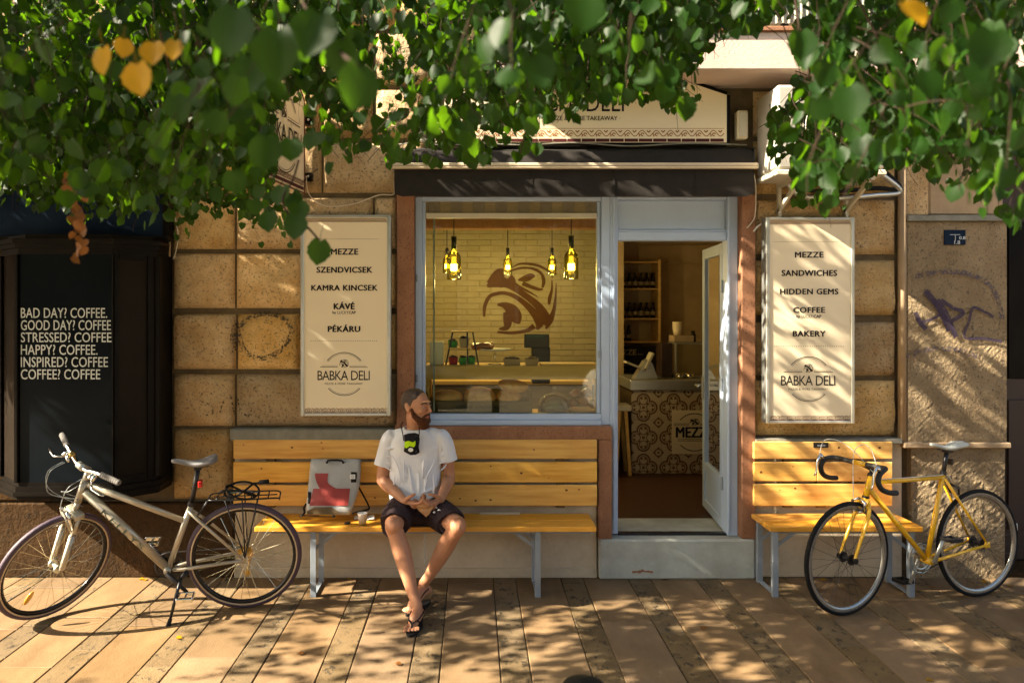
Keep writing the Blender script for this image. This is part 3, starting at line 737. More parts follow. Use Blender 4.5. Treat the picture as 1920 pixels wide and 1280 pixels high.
for i in range(n+1):
    x = lerp(ax0_+.015, ax1_-.015, i/n); c_ = cloth_v(x); e = .012*max(0, 1-min(i, n-i)/2.0)
    for j in range(5):
        t_ = j/4; v.append((x, DA+.006+c_*t_*1.6, lerp(zb0+.002, zv+e*1.6, t_) + (.002*math.sin(x*13) if j == 4 else 0)))
for i in range(n):
    for j in range(4): a = i*5+j; f.append((a, a+1, a+6, a+5))
vo = obj('valance', B().add(v, f), MT['awn'], ta, smooth=True)
for x in (ax0_+.42, ax0_+.95, ax0_+1.5, ax0_+2.05):
    obj('valance_seam', B().box(x-.001, x+.001, DA-.001, DA+.004, zv+.01, zb0), MT['awn'], vo)
obj('front_bar', B().box(ax0_-.012, ax1_+.004, DA-.022, DA+.02, zb0, zb1, .005), MT['awn_bar'], ta)
obj('bar_groove', B().box(ax0_-.011, ax1_+.003, DA-.0235, DA-.0215, (zb0+zb1)/2-.002, (zb0+zb1)/2+.001), MT['wood_dk'], ta)
for x in (ax0_+.004, ax1_-.012): obj('side_plate', B().box(x, x+.008, DA+.02, YW-.01, zb0, wz(283), .002), MT['darkmetal'], ta)
obj('end_cap', B().box(ax0_-.016, ax0_-.0125, DA-.018, DA+.016, zb0+.003, zb1-.003, .001), MT['white_metal'], ta)
obj('end_cap', B().box(ax1_+.0045, ax1_+.008, DA-.018, DA+.016, zb0+.003, zb1-.003, .001), MT['white_metal'], ta)

# ------------------------------------------------------------------ bamboo blind inside the window head
tb = thing('bamboo_blind', 'rolled up woven bamboo blind hanging at the top of the deli window', 'blind', (wx(960), FY+.03, wz(400)))
MT['bamboo'] = mat('bamboo_slat', (.27,.22,.12), .6, col2=(.19,.15,.08), sc=3, stretch=(3,1,30))
MT['bamboo2'] = mat('grey_woven_tape', (.20,.17,.11), .75, col2=(.15,.13,.08), sc=30)
sb_ = B(); n = 11; z0, z1 = wz(396), wz(372)
for i in range(n):
    z_ = lerp(z0, z1, i/(n-1)); obj('bamboo_slat', B().box(wx(787), wx(1128), FY+.034, FY+.038, z_-.0036, z_+.0036, .001), MT['bamboo'], tb)
for i in range(8):
    a = 802+i*42.5; obj('woven_tape', B().box(wx(a), wx(a+22), FY+.029, FY+.033, z0-.004, z1+.004, .001), MT['bamboo2'], tb)

# ------------------------------------------------------------------ black bay on the left
tc = thing('shop_bay', 'black angular display bay of the neighbouring coffee shop with white slogan on its front', 'shop bay', (-2.6, 4.95, .64))
bzB, bzT = .641, 2.31
yf = 4.905; ym = 5.105
plan = [(-3.14, YW), (-3.14, ym), (-2.908, yf), (-2.295, yf), (-2.088, ym), (-2.088, YW)]
def plan_prism(pl_, z0, z1, grow=0.0):
    c = Vector((-2.6, 5.25)); q = []
    for x, y in pl_:
        d = Vector((x, y))-c
        k = 1+grow/max(.1, d.length) if y < YW-.001 else 1
        q.append((c.x+d.x*k, (c.y+d.y*k) if y < YW-.001 else y))
    n = len(q); v = [(x, y, z0) for x, y in q]+[(x, y, z1) for x, y in q]
    return v, [tuple(reversed(range(n))), tuple(range(n, 2*n))]+[(i, (i+1)%n, (i+1)%n+n, i+n) for i in range(n)]
b = B()
for z0, z1, g in ((bzB, bzB+.028, .0), (bzB+.0281, bzB+.05, .022), (bzB+.0501, bzB+.085, .008), (bzB+.0851, bzB+.11, -.01)): b.add(*plan_prism(plan, z0, z1, g))
obj('bay_base', b, MT['black'], tc)
b = B()
for z0, z1, g in ((bzT-.10, bzT-.0601, -.008), (bzT-.06, bzT-.0301, .010), (bzT-.03, bzT, .024), (bzT+.0001, bzT+.03, -.05)): b.add(*plan_prism(plan, z0, z1, g))
obj('bay_cornice', b, MT['black'], tc)
z0, z1 = bzB+.1101, bzT-.1001
b = B(); b.box(plan[3][0]-.006, plan[3][0]+.004, yf-.001, yf+.03, z0, z1, .002)
for i in (1, 2, 4): b.box(plan[i][0]-.016, plan[i][0]+(.008 if i == 2 else .016), plan[i][1]-.008, plan[i][1]+.03, z0, z1, .004)
b.add(*plan_prism([(-2.104, ym+.01), (-2.104, YW), (-2.089, YW), (-2.089, ym+.01)], z0, z1))
b.add(*plan_prism([(-3.14, ym+.01), (-3.14, YW), (-3.12, YW), (-3.12, ym+.01)], z0, z1))
obj('bay_post', b, MT['black'], tc)
obj('front_glass', B().box(-2.892, -2.302, yf+.01, yf+.03, z0, z1), MT['black_glass'], tc)
def slant(x0, y0, x1, y1, z0, z1, th=.02):
    d = Vector((x1-x0, y1-y0, 0)).normalized(); n_ = Vector((-d.y, d.x, 0))*th
    return [(x0,y0,z0),(x1,y1,z0),(x1,y1,z1),(x0,y0,z1),(x0+n_.x,y0+n_.y,z0),(x1+n_.x,y1+n_.y,z0),(x1+n_.x,y1+n_.y,z1),(x0+n_.x,y0+n_.y,z1)], [(0,1,2,3),(7,6,5,4),(0,4,5,1),(1,5,6,2),(2,6,7,3),(3,7,4,0)]
obj('side_glass', B().add(*slant(-2.286, yf+.014, -2.108, ym-.004+.01, z0, z1)), MT['brown_glass'], tc)
obj('side_glass', B().add(*slant(-3.115, ym+.006, -2.918, yf+.012, z0, z1)), MT['brown_glass'], tc)
sf = B()
for q in (0,1): 
    sf.add(*slant(-2.284+q*.150, yf+.004+q*.15, -2.284+.018+q*.150, yf+.004+.0185+q*.15, z0+.001, z1-.001, .012))
sf.add(*slant(-2.262, yf+.026, -2.140, yf+.15, z0+.001, z0+.03, .012)); sf.add(*slant(-2.262, yf+.026, -2.140, yf+.15, z1-.03, z1-.001, .012))
obj('side_sash', sf, MT['black'], tc)
sl_ = B(); yt = yf+.0085
SLOG = [('BAD DAY? COFFEE.',35,199,577,596),('GOOD DAY? COFFEE',35,206,600,619),('STRESSED? COFFEE',35,207,623,641.5),('HAPPY? COFFEE.',35,181,646,665),('INSPIRED? COFFEE',35,200.5,669,688),('COFFEE? COFFEE',35,186,692,711)]
for s, a, b_, c, d in SLOG:
    q = text_b(s, wx(a+4,yt), wx(b_+2,yt), wz(d,yt), wz(c,yt), yt, bold=.006, sp=1.02); sl_.add(q.v, q.f)
obj('slogan_lettering', sl_, MT['white_txt'], tc)
# navy fascia with letters behind the leaves
tn = thing('fascia_sign', 'dark navy shop fascia with white lettering above the black bay, half hidden by leaves', 'sign', (-2.7, YW, 2.33))
DN = 5.24
obj('fascia_board', B().box(wx(-260,DN), wx(306,DN), DN, YB-.06, wz(443,DN), wz(120,DN), .006), MT['navy'], tn)
obj('fascia_trim', B().box(wx(-260,DN), wx(318,DN), DN-.03, YB-.06, wz(452,DN)-.002, wz(443,DN)-.0005, .004), MT['black'], tn)
obj('fascia_end', B().box(wx(307,DN), wx(318,DN), DN-.02, YB-.06, wz(443,DN), wz(120,DN), .003), MT['black'], tn)
q = text_b('coffee', wx(-30,DN), wx(196,DN), wz(356,DN), wz(262,DN), DN-.002, bold=.03); obj('lettering', q, MT['white_txt'], tn)
tp = thing('pilaster', 'narrow black pilaster between the black bay and the stone wall', 'pilaster', (wx(316), YW, 0))
obj('shaft', B().box(wx(308), wx(319), YW-.06, YB, bzT+.03, wz(460), .003).box(wx(306), wx(320), YW-.05, YB-.001, wz(905), bzT+.029, .003), MT['black'], tp)
tag(obj('lit_corner_strip', B().tube([(wx(323), YW-.045, wz(185)), (wx(323), YW-.045, wz(482))], .008, 8), MT['smooth_stone'], smooth=True), 'thin pale vertical strip added for the lit stone edge beside the navy fascia', 'pipe')  # pale strip standing for the wall corner catching light

# ------------------------------------------------------------------ projecting blade sign
tl = thing('blade_sign', 'cream sign projecting from the wall beside the leaves, BABKA DELI printed on its side', 'sign', (-1.2, 4.92, 2.63))
BA = Vector((-1.152, 5.27)); BBp = Vector((-1.255, 4.52)); bd_ = (BBp-BA); bl_ = bd_.length; bd_.normalize(); bn = Vector((bd_.y, -bd_.x))
if bn.x < 0: bn = -bn
def BP(u, v, z): p = BA + bd_*u + bn*v; return Vector((p.x, p.y, z))
zb, zt = 2.652, 3.285
poly = [(0,zb),(bl_,zb),(bl_,zt),(bl_-.13,zt+.10),(.13,zt+.10),(0,zt)]
n = len(poly); v = [BP(u, 0, z) for u, z in poly]+[BP(u, -.085, z) for u, z in poly]
obj('sign_body', B().add(v, [tuple(range(n)), tuple(reversed(range(n,2*n)))]+[(i, i+n, (i+1)%n+n, (i+1)%n) for i in range(n)]), MT['board'], tl)
eb = B()
for i in range(n):
    a = poly[i]; b_ = poly[(i+1)%n]
    eb.bar(BP(a[0], .003, a[1]), BP(b_[0], .003, b_[1]), .010, .006, up=(1,0,0))
obj('brown_edge', eb, MT['orn'], tl)
def to_blade(b): # local: x along reading direction (near -> far), z up
    out = B(); out.f = b.f; out.m = b.m; out.v = [tuple(BP(bl_ - p[0], .0045+(-p[1])*.5, p[2])) for p in b.v]; return out
lg_ = logo_b(bl_/2, (zb+zt)/2+.03, .0066, 0.0); obj('shop_emblem', to_blade(lg_), MT['ink'], tl)
o_ = merge(ornament(.02, bl_-.02, zb+.05, zb+.09, 0, 12, True), ornament(.14, bl_-.14, zt+.03, zt+.07, 0, 8, False)); obj('ornament_band', to_blade(o_), MT['orn'], tl)
o_ = B().flat([(.02,zb+.018),(bl_-.02,zb+.018),(bl_-.02,zb+.04),(.02,zb+.04)], -.0002); obj('maroon_strip', to_blade(o_), MT['maroon'], tl)
for z_ in (wz(229), wz(334)):
    bkt = obj('wall_bracket', B().box(-1.165, -1.10, YW-.06, YW-.0, z_-.028, z_+.028, .005), MT['black'], tl)
    obj('bolt', B().ell((-1.125, YW-.064, z_), .009, .008, .009), MT['chrome'], bkt, smooth=True)

# ------------------------------------------------------------------ cables, boxes, air conditioner, plates
def cable(label, pts, r=.005, m='awn_bar', name='cable', n=8):
    tag(obj(name, B().tube(spl(pts, n), r, 6), MT[m], smooth=True), label, 'cable')
cable('thin pale cable sagging from the projecting sign to the awning end', [W(574,330,5.25), W(580,365,5.26), W(610,386,5.27), W(660,383,5.27), W(710,366,5.27), W(738,364,5.26), W(737,340,5.24)], .0035)
cable('pale cable hanging down at the right end of the awning', [W(1412,318,5.2), W(1417,350,5.22), W(1416,400,5.26), W(1411,415,5.28), W(1400,428,5.29)], .004, 'white_metal')
cable('loose white cable end sticking out left of the English menu board', [W(1427,420,5.28), W(1420,425,5.2), W(1413,434,5.18)], .006, 'white_metal')
cable('tangled grey cable lying on top of the awning below the shop sign', [W(742,272,5.3), W(770,268,5.27), W(800,262,5.24), W(812,271,5.24), W(850,272,5.24), W(900,269,5.24), W(980,272,5.23), W(1080,268,5.23), W(1180,274,5.23), W(1290,269,5.24), W(1400,272,5.27)], .005, 'ledge')
cable('pale looped cable by the stone edge under the leaves', [W(326,400,5.28), W(334,440,5.28), W(330,470,5.28), W(325,486,5.28)], .004, 'white_metal')
tj = thing('junction_box', 'small grey junction box at the left end of the shop sign', 'box', (wx(796), YW, wz(270)))
obj('box_body', B().box(wx(784), wx(806), YW-.08, YB-.05, wz(262), wz(235), .008), MT['ledge'], tj)
obj('box_foot', B().box(wx(790), wx(800), YW-.07, YB-.05, wz(270), wz(262)-.001, .003), MT['white_metal'], tj)
tm = thing('meter_box', 'small white plastic meter box on the wall between shop sign and air conditioner', 'box', (wx(1385), YW, wz(265)))
obj('box_body', B().box(wx(1375), wx(1395), YW-.085, YB-.05, wz(265), wz(213), .008), MT['board'], tm)
obj('box_lid', B().box(wx(1377), wx(1393), YW-.091, YW-.0855, wz(262), wz(216), .004), MT['white_metal'], tm)
tac = thing('air_conditioner', 'white outdoor air conditioner unit with round fan grille on wall brackets behind the leaves', 'air conditioner', (wx(1545), 5.1, wz(330)))
DC = 4.93; cx0, cx1 = wx(1462,DC)-.02, wx(1662,DC); cz0, cz1 = wz(318,DC), wz(158,DC)
MT['ac'] = mat('weathered_white_casing', (.46,.43,.36), .5, col2=(.38,.35,.29), sc=4, dirt=(.30,.27,.21))
obj('casing', B().box(cx0, cx1, DC, YW-.06, cz0, cz1, .02), MT['ac'], tac)
obj('base_pan', B().box(cx0-.004, cx1+.004, DC-.004, YW-.07, cz0-.035, cz0+.0, .006), MT['white_metal'], tac)
gx, gz = wx(1570,DC), wz(238,DC); gr = B(); rad = .245
obj('fan_opening', B().lathe([(.0,0),(rad,0)], (gx, DC-.002, gz), 40, Matrix.Rotation(R(90),3,'X')), MT['darkmetal'], tac)
fan = B(); 
for k in range(4):
    a = k*math.pi/2+.3; pts = []
    fan.add([(gx+r*math.cos(a+s), DC-.004-.002*q, gz+r*math.sin(a+s)) for r, s, q in ((.04,-.3,0),(.20,-.5,1),(.22,.15,2),(.05,.4,1))], [(0,1,2,3)])
obj('fan_blade', fan, MT['rubber'], tac)
for k in range(13):
    rr_ = .05+k*(rad-.05)/12.0
    gr.tube([(gx+rr_*math.cos(i*math.pi/20), DC-.02, gz+rr_*math.sin(i*math.pi/20)) for i in range(40)], .0028, 5, closed=True, up=(0,1,0))
for k in range(12):
    a = k*math.pi/6; gr.tube([(gx+.04*math.cos(a), DC-.017, gz+.04*math.sin(a)), (gx+rad*1.02*math.cos(a+.5), DC-.012, gz+rad*1.02*math.sin(a+.5))], .003, 5)
obj('fan_grille', gr, MT['white_metal'], tac)
for x_ in (wx(1505,DC), wx(1640,DC)):
    br = B()
    br.bar((x_, DC+.02, cz0-.045), (x_, YW-.02, cz0-.045), .03, .03); br.bar((x_, DC+.06, cz0-.06), (x_, YW-.02, cz0-.22), .02, .03); br.bar((x_, YW-.03, cz0-.3), (x_, YW-.03, cz0-.03), .035, .02)
    obj('wall_bracket', br, MT['white_metal'], tac)
def pipes(lbl, off, m, r):
    cable(lbl, [W(1640,318+off,5.15), W(1688,358+off*.4,5.24), W(1640,366+off,5.22), W(1560,372+off,5.2), W(1500,366+off,5.2), W(1476,340+off,5.2), W(1480,322+off,5.2)], r, m, 'insulated_pipe')
pipes('silver wrapped refrigerant pipe looping under the air conditioner, lower of two', 0, 'alu', .017)
pipes('black insulated pipe looping under the air conditioner, upper of two', -13, 'rubber', .015)
tpl = thing('utility_plate', 'small dark blue utility plate with 0.8 and 1.8 on the rough pillar', 'sign', (wx(1790), YP, wz(459)))
DP = YP-.012; px0, px1, pz0, pz1 = wx(1771,DP), wx(1811,DP), wz(459,DP), wz(431,DP)
obj('plate', B().box(px0, px1, DP, YP+.01, pz0, pz1, .003), MT['navy'], tpl)
q = B(); yy = DP-.0015
for s, a, b_, c, d in (('0.8',1798,1810,443,449),('1.8',1789,1800,451,458)):
    t = text_b(s, wx(a,DP), wx(b_,DP), wz(d,DP), wz(c,DP), yy, bold=.02); q.add(t.v, t.f)
q.ribbon([(wx(1781,DP), wz(440,DP)), (wx(1800,DP), wz(440,DP))], .004, yy); q.ribbon([(wx(1791,DP), wz(440,DP)), (wx(1791,DP), wz(452,DP))], .004, yy)
obj('plate_lettering', q, MT['white_txt'], tpl)
# graffiti on the pillar and the left blocks
def paintmat(name, col, th):
    m = bpy.data.materials.new(name); m.use_nodes = True; nt = m.node_tree; nt.nodes.clear(); L = nt.links.new
    out = N(nt,'ShaderNodeOutputMaterial'); mx = N(nt,'ShaderNodeMixShader'); tr = N(nt,'ShaderNodeBsdfTransparent'); p = N(nt,'ShaderNodeBsdfPrincipled', i_Roughness=.8)
    p.inputs['Base Color'].default_value = c4(col); g = N(nt,'ShaderNodeNewGeometry'); nz = N(nt,'ShaderNodeTexNoise', i_Scale=55.0, i_Detail=6.0); L(g.outputs['Position'], nz.inputs['Vector'])
    mr = N(nt,'ShaderNodeMapRange', i_1=th-.07, i_2=th+.07, i_3=0.0, i_4=.9); L(nz.outputs[0], mr.inputs[0]); L(mr.outputs[0], mx.inputs[0]); L(tr.outputs[0], mx.inputs[1]); L(p.outputs[0], mx.inputs[2]); L(mx.outputs[0], out.inputs[0]); return m
MT['gr1'] = paintmat('purple_spray_paint', (.045,.028,.055), .33); MT['gr2'] = paintmat('faded_spray_paint', (.10,.075,.09), .50); MT['gr3'] = paintmat('black_soot', (.035,.028,.02), .52)
g1 = B(); yg = YP-.014
def st(b, pts, w_, y=None, D=None):
    D = D or YP; b.ribbon([((px-VX)*D/F, wz(py, D)) for px, py in [(p.x, p.y) for p in spl([(a, c, 0) for a, c in pts], 6)]], w_*D/F, y or yg)
for k, (pts, w_) in enumerate([([(1733,545),(1745,560),(1755,572),(1770,600),(1778,620)], 11), ([(1714,585),(1722,603),(1734,617)], 9), ([(1722,605),(1745,598),(1760,590)], 5), ([(1755,562),(1770,585),(1790,632)], 9), ([(1762,562),(1786,578),(1804,586),(1785,600),(1770,606)], 7), ([(1860,594),(1845,585),(1822,577),(1815,600),(1806,632),(1840,634),(1876,640)], 5)]): st(g1, pts, w_, yg-.0003*k)
tag(obj('graffiti', g1, MT['gr1']), 'dark purple spray tag of angular letters on the rough pillar', 'graffiti')
g2 = B(); st(g2, [(1714,518),(1750,512),(1800,511),(1845,528),(1868,560),(1876,600)], 9)
tag(obj('graffiti', g2, MT['gr2']), 'long faded purple arc sprayed above the angular tag', 'graffiti')
g2 = B(); st(g2, [(1698,668),(1740,655),(1790,655),(1830,668)], 9)
tag(obj('graffiti', g2, MT['gr2']), 'short faded purple arc sprayed below the angular tag', 'graffiti')
DG = YW-.03
g3 = B(); st(g3, [(452,640),(448,620),(462,600),(495,588),(530,596),(546,622),(528,655),(490,672),(462,660),(452,640)], 9, DG-.004, DG); st(g3, [(446,600),(438,630),(442,660)], 12, DG-.006, DG)
tag(obj('graffiti', g3, MT['gr3']), 'faded black oval sprayed on a stone block left of the menu board', 'graffiti')
g4 = B()
for k, pts in enumerate([[(398,738),(382,735),(376,750),(396,760),(398,776),(380,776)], [(412,775),(420,752),(432,742),(440,778)], [(446,745),(452,770),(466,778),(472,764)]]): st(g4, pts, 3.2, DG-.005-.0003*k, DG)
tag(obj('graffiti', g4, MT['gr3']), 'thin black scribbled tag low on the stone blocks beside the bay', 'graffiti')
# ------------------------------------------------------------------ benches and back planks
def bench(label, x0, x1, legs, gp):
    t = thing('folding_bench', label, 'bench', ((x0+x1)/2, 5.12, 0), group=None)
    yf, yb, zt = 4.935, 5.27, .46
    ym = (yf+yb)/2
    for k, (a, b_) in enumerate(((yf, ym-.004), (ym+.001, yb))):
        q = B().box(x0, x1, a, b_, zt-.032, zt, .004); obj('seat_plank', q, MT['pine'], t)
    obj('front_batten', B().box(x0+.03, x1-.03, yf+.045, yf+.075, zt-.055, zt-.0325, .003), MT['steel'], t)
    for (lx, s) in legs:
        g = B(); w_ = .036
        g.box(lx-w_/2, lx+w_/2, yf+.02, yf+.028, .0, zt-.034, .001); g.box(lx-w_/2, lx-w_/2+.006, yf+.0285, yf+.055, .0, zt-.034, .001)
        g.box(lx-w_/2, lx+w_/2, yb-.05, yb-.042, .0, zt-.034, .001); g.box(lx-w_/2, lx-w_/2+.006, yb-.0415, yb-.015, .0, zt-.034, .001)
        g.box(lx-.016, lx+.016, yf+.056, yb-.052, .012, .018, .001); g.box(lx-.018, lx+.018, yf+.056, yb-.052, zt-.045, zt-.037, .001)
        lo = obj('leg', g, MT['steel'], t)
        for yy in (yf+.07, yb-.07): obj('brace', B().bar((lx, yy, zt-.16), (lx+s*.16, yy, zt-.04), .022, .006, up=(0,1,0)), MT['steel'], lo)
    return t
bench('long yellow pine folding bench with grey metal legs under the deli window', -1.398, .80, [(-1.025, 1), (.425, -1)], 'folding benches')
bench('short yellow pine folding bench behind the yellow bicycle', 1.915, 2.90, [(1.96, 1), (2.84, -1)], 'folding benches')
def backplanks(label, x0, x1, rows, knots, joints=(), seed=1):
    t = thing('bench_backrest', label, 'backrest', ((x0+x1)/2, 5.29, rows[-1][0]))
    rn = random.Random(seed)
    for i, (za, zb_) in enumerate(rows):
        cuts = [x0] + [j[1] for j in joints if j[0] == i] + [x1]
        for a, b_ in zip(cuts[:-1], cuts[1:]):
            p_ = obj('back_plank', B().box(a+.001, b_-.001, 5.262, 5.285, za, zb_, .004), MT['pine_back'], t)
            kb_ = B(); nk = max(2, int((b_-a)*3))
            for k in range(nk):
                cx = rn.uniform(a+.04, b_-.04); cz = rn.uniform(za+.02, zb_-.02); r = rn.uniform(.003, .008)
                kb_.flat([(cx+r*1.25*math.cos(q*math.pi/4), cz+r*math.sin(q*math.pi/4)) for q in range(8)], 5.2614)
            obj('knot', kb_, MT['knot'], p_)
    bt = B()
    for x_ in ([x0+.25, (x0+x1)/2, x1-.25]): bt.box(x_-.03, x_+.03, 5.2855, YW-.013, rows[-1][0]-.02, rows[0][1], .002)
    obj('batten', bt, MT['wood_dk'], t)
    return t
zr = lambda a, b_: (wz(b_, 5.262), wz(a, 5.262))
backplanks('three long varnished planks fixed to the wall as backrest of the long bench', wx(437,5.262), wx(1120,5.262), [zr(824,860), zr(866,904), zr(909,948)], 0, seed=3)
backplanks('three short varnished planks fixed to the wall as backrest behind the yellow bicycle', wx(1413,5.262), wx(1674,5.262), [zr(828,860), zr(866,902), zr(907,948)], 0, joints=((1, wx(1532,5.262)),), seed=5)
tlk = thing('latch_plate', 'small black metal latch plate on the top plank of the short backrest', 'latch', (wx(1539), 5.26, wz(838,5.26)))
obj('plate', B().box(wx(1525,5.26), wx(1553,5.26), 5.256, 5.2612, wz(839,5.26), wz(829,5.26), .002), MT['darkmetal'], tlk)
obj('bolt', B().box(wx(1532,5.26), wx(1546,5.26), 5.248, 5.2555, wz(836,5.26), wz(833,5.26), .001), MT['steel'], tlk)
# hanging chain under the long bench
tch = thing('chain', 'short rusty steel chain hanging below the bench seat behind the man', 'chain', (wx(797,5.05), 5.05, .2)); 
z = .428
for i in range(9):
    c_ = (wx(797,5.05)+.002*math.sin(i*2), 5.05, z-.014); n_ = 14; pts = []
    for k in range(n_):
        a = 2*math.pi*k/n_; dx = .0085*math.cos(a); dz = .0175*math.sin(a)
        pts.append((c_[0]+(dx if i%2 else dx*.25), c_[1]+(0 if i%2 else dx*.97), c_[2]+dz))
    obj('chain_link', B().tube(pts, .0026, 6, closed=True), MT['gold'] if 0 else MT['alu'], tch, smooth=True); z -= .0265

# ------------------------------------------------------------------ bicycles
def wheel_parts(t, name_loc, R_, tyre_w, tyre_m, rim_m, rim_h, spoke_m, nsp, M, wall=None, hub_m='alu', hub_w=.055, hub_r=.018, reflector=False, disc=False):
    """M places the wheel (axle along local y) in the bicycle's frame"""
    r_in = R_-tyre_w
    circ = lambda r, n=48: [(r*math.cos(2*math.pi*i/n), 0, r*math.sin(2*math.pi*i/n)) for i in range(n)]
    rim = B(); n = 48; v = []
    prof = [(-.010, r_in+.006), (-.011, r_in-rim_h*.5), (-.004, r_in-rim_h), (.004, r_in-rim_h), (.011, r_in-rim_h*.5), (.010, r_in+.006)]
    for i in range(n):
        a = 2*math.pi*i/n
        for y_, r in prof: v.append((r*math.cos(a), y_, r*math.sin(a)))
    k = len(prof); f = [(i*k+j, i*k+j+1, ((i+1)%n)*k+j+1, ((i+1)%n)*k+j) for i in range(n) for j in range(k-1)]
    rim.add(v, f); rim.xf(M)
    w_ = obj('wheel', rim, MT[rim_m], t, smooth=True, local=True)
    obj('tyre', B().tube(circ(R_-tyre_w/2), tyre_w/2, 10, closed=True, up=(0,1,0)).xf(M), MT[tyre_m], w_, smooth=True, local=True)
    if wall:
        wl = B()
        for s in (1, -1): wl.tube([(p[0], s*tyre_w*.40, p[2]) for p in circ(R_-tyre_w*.80)], tyre_w*.13, 6, closed=True, up=(0,1,0))
        obj('tan_sidewall', wl.xf(M), MT[wall], w_, smooth=True, local=True)
    hb = B().tube([(0,-hub_w,0),(0,-hub_w*.7,0),(0,-hub_w*.69,0),(0,-hub_w*.55,0),(0,-hub_w*.54,0),(0,hub_w*.54,0),(0,hub_w*.55,0),(0,hub_w*.69,0),(0,hub_w*.7,0),(0,hub_w,0)], [.006,.006,hub_r*1.5,hub_r*1.5,hub_r*.7,hub_r*.7,hub_r*1.5,hub_r*1.5,.006,.006], 14)
    obj('hub', hb.xf(M), MT[hub_m], w_, smooth=False, local=True)
    sp = B()
    for i in range(nsp):
        a = 2*math.pi*(i+.5)/nsp; s = 1 if i % 2 else -1; cr_ = .42*(1 if (i//2) % 2 else -1)
        sp.tube([(hub_r*1.3*math.cos(a+cr_*2.2), s*hub_w*.62, hub_r*1.3*math.sin(a+cr_*2.2)), ((r_in-rim_h)*math.cos(a), s*.002, (r_in-rim_h)*math.sin(a))], .0013, 4, cap=False)
    obj('spokes', sp.xf(M), MT[spoke_m], w_, local=True)
    if reflector:
        a = R(118); c_ = Vector(((R_*.62)*math.cos(a), 0, (R_*.62)*math.sin(a)))
        rf = B().ell((0,0,0), .017, .007, .045, None, 12, 8); rf.xf(Matrix.Translation(c_) @ Matrix.Rotation(R(-20), 4, 'Y'))
        obj('reflector', rf.xf(M), MT['reflector'], w_, smooth=True, local=True)
    return w_
MT['reflector'] = mat('orange_reflector', (.85,.42,.04), .2, coat=.5)
MT['silver'] = mat('champagne_bike_paint', (.44,.40,.31), .30, metal=.45, col2=(.38,.34,.26), sc=4, coat=.5)
MT['yellow'] = mat('yellow_bike_paint', (.88,.50,.012), .25, col2=(.82,.44,.01), sc=3, coat=.6)
MT['purple_rubber'] = mat('purple_black_tyre', (.065,.04,.065), .55, col2=(.05,.03,.05), bump=.3, bsc=250)
MT['tan'] = mat('tan_tyre_wall', (.62,.47,.30), .7)
MT['rim_black'] = mat('black_alloy_rim', (.015,.015,.016), .22, metal=.5)
MT['rim_silver'] = mat('grey_machined_rim', (.42,.41,.37), .25, metal=.8)
MT['sp_gold'] = mat('bright_spoke', (.75,.68,.48), .2, metal=.9)
MT['sp_dark'] = mat('dark_spoke', (.07,.065,.06), .35, metal=.8)
MT['grip'] = mat('grey_rubber_grip', (.16,.15,.14), .7, bump=.5, bsc=160)
MT['greytxt'] = mat('grey_green_decal', (.27,.34,.28), .4)
MT['saddle'] = mat('silver_black_saddle', (.20,.20,.21), .35, col2=(.10,.10,.105), sc=3)
MT['redlens'] = mat('red_lens', (.6,.02,.015), .2, coat=.5)
MT['bartape'] = mat('black_bar_tape', (.012,.011,.011), .55, bump=.5, bsc=120)
MT['saddle_w'] = mat('pale_grey_saddle', (.50,.53,.50), .42, col2=(.45,.48,.45), sc=3)
MT['cable_w'] = mat('pale_cable_housing', (.70,.70,.66), .35)
MT['cable_g'] = mat('grey_cable_housing', (.30,.33,.34), .35)

def saddle_b(c, L_=.27, wdt=.075, nose=.02, h=.035, tilt=0.0):
    b = B(); n = 14; seg = 14; v = []
    for i in range(n+1):
        t_ = i/n; x = lerp(-L_*.45, L_*.55, t_)
        w_ = lerp(wdt, nose, min(1, max(0, (t_-.12)/.55))**.8) * (math.sin(min(1, t_/.14)*math.pi/2)**.5 if t_ < .14 else 1) * (math.sqrt(max(0, 1-((t_-.93)/.07)**2)) if t_ > .93 else 1)
        w_ = max(w_, .004); hh_ = h*(1.0 if t_ < .4 else lerp(1, .55, (t_-.4)/.6)); zc = .012*math.cos(t_*math.pi*2)
        for k in range(seg):
            a = 2*math.pi*k/seg; yy = w_*math.cos(a); zz = math.sin(a); zz = zz*(.35 if zz > 0 else (.65 if abs(math.cos(a)) > .6 else .3))*hh_
            v.append((x, yy, zz+zc))
    f = [(i*seg+k, i*seg+(k+1)%seg, (i+1)*seg+(k+1)%seg, (i+1)*seg+k) for i in range(n) for k in range(seg)]
    f += [tuple(reversed(range(seg))), tuple(range(n*seg, (n+1)*seg))]
    b.add(v, f); b.xf(Matrix.Translation(c) @ Matrix.Rotation(tilt, 4, 'Y')); return b
def steerM(top, bot, ang):
    top = Vector(top); bot = Vector(bot); ax = (top-bot).normalized()
    return Matrix.Translation(bot) @ Matrix.Rotation(ang, 4, ax) @ Matrix.Translation(-bot)
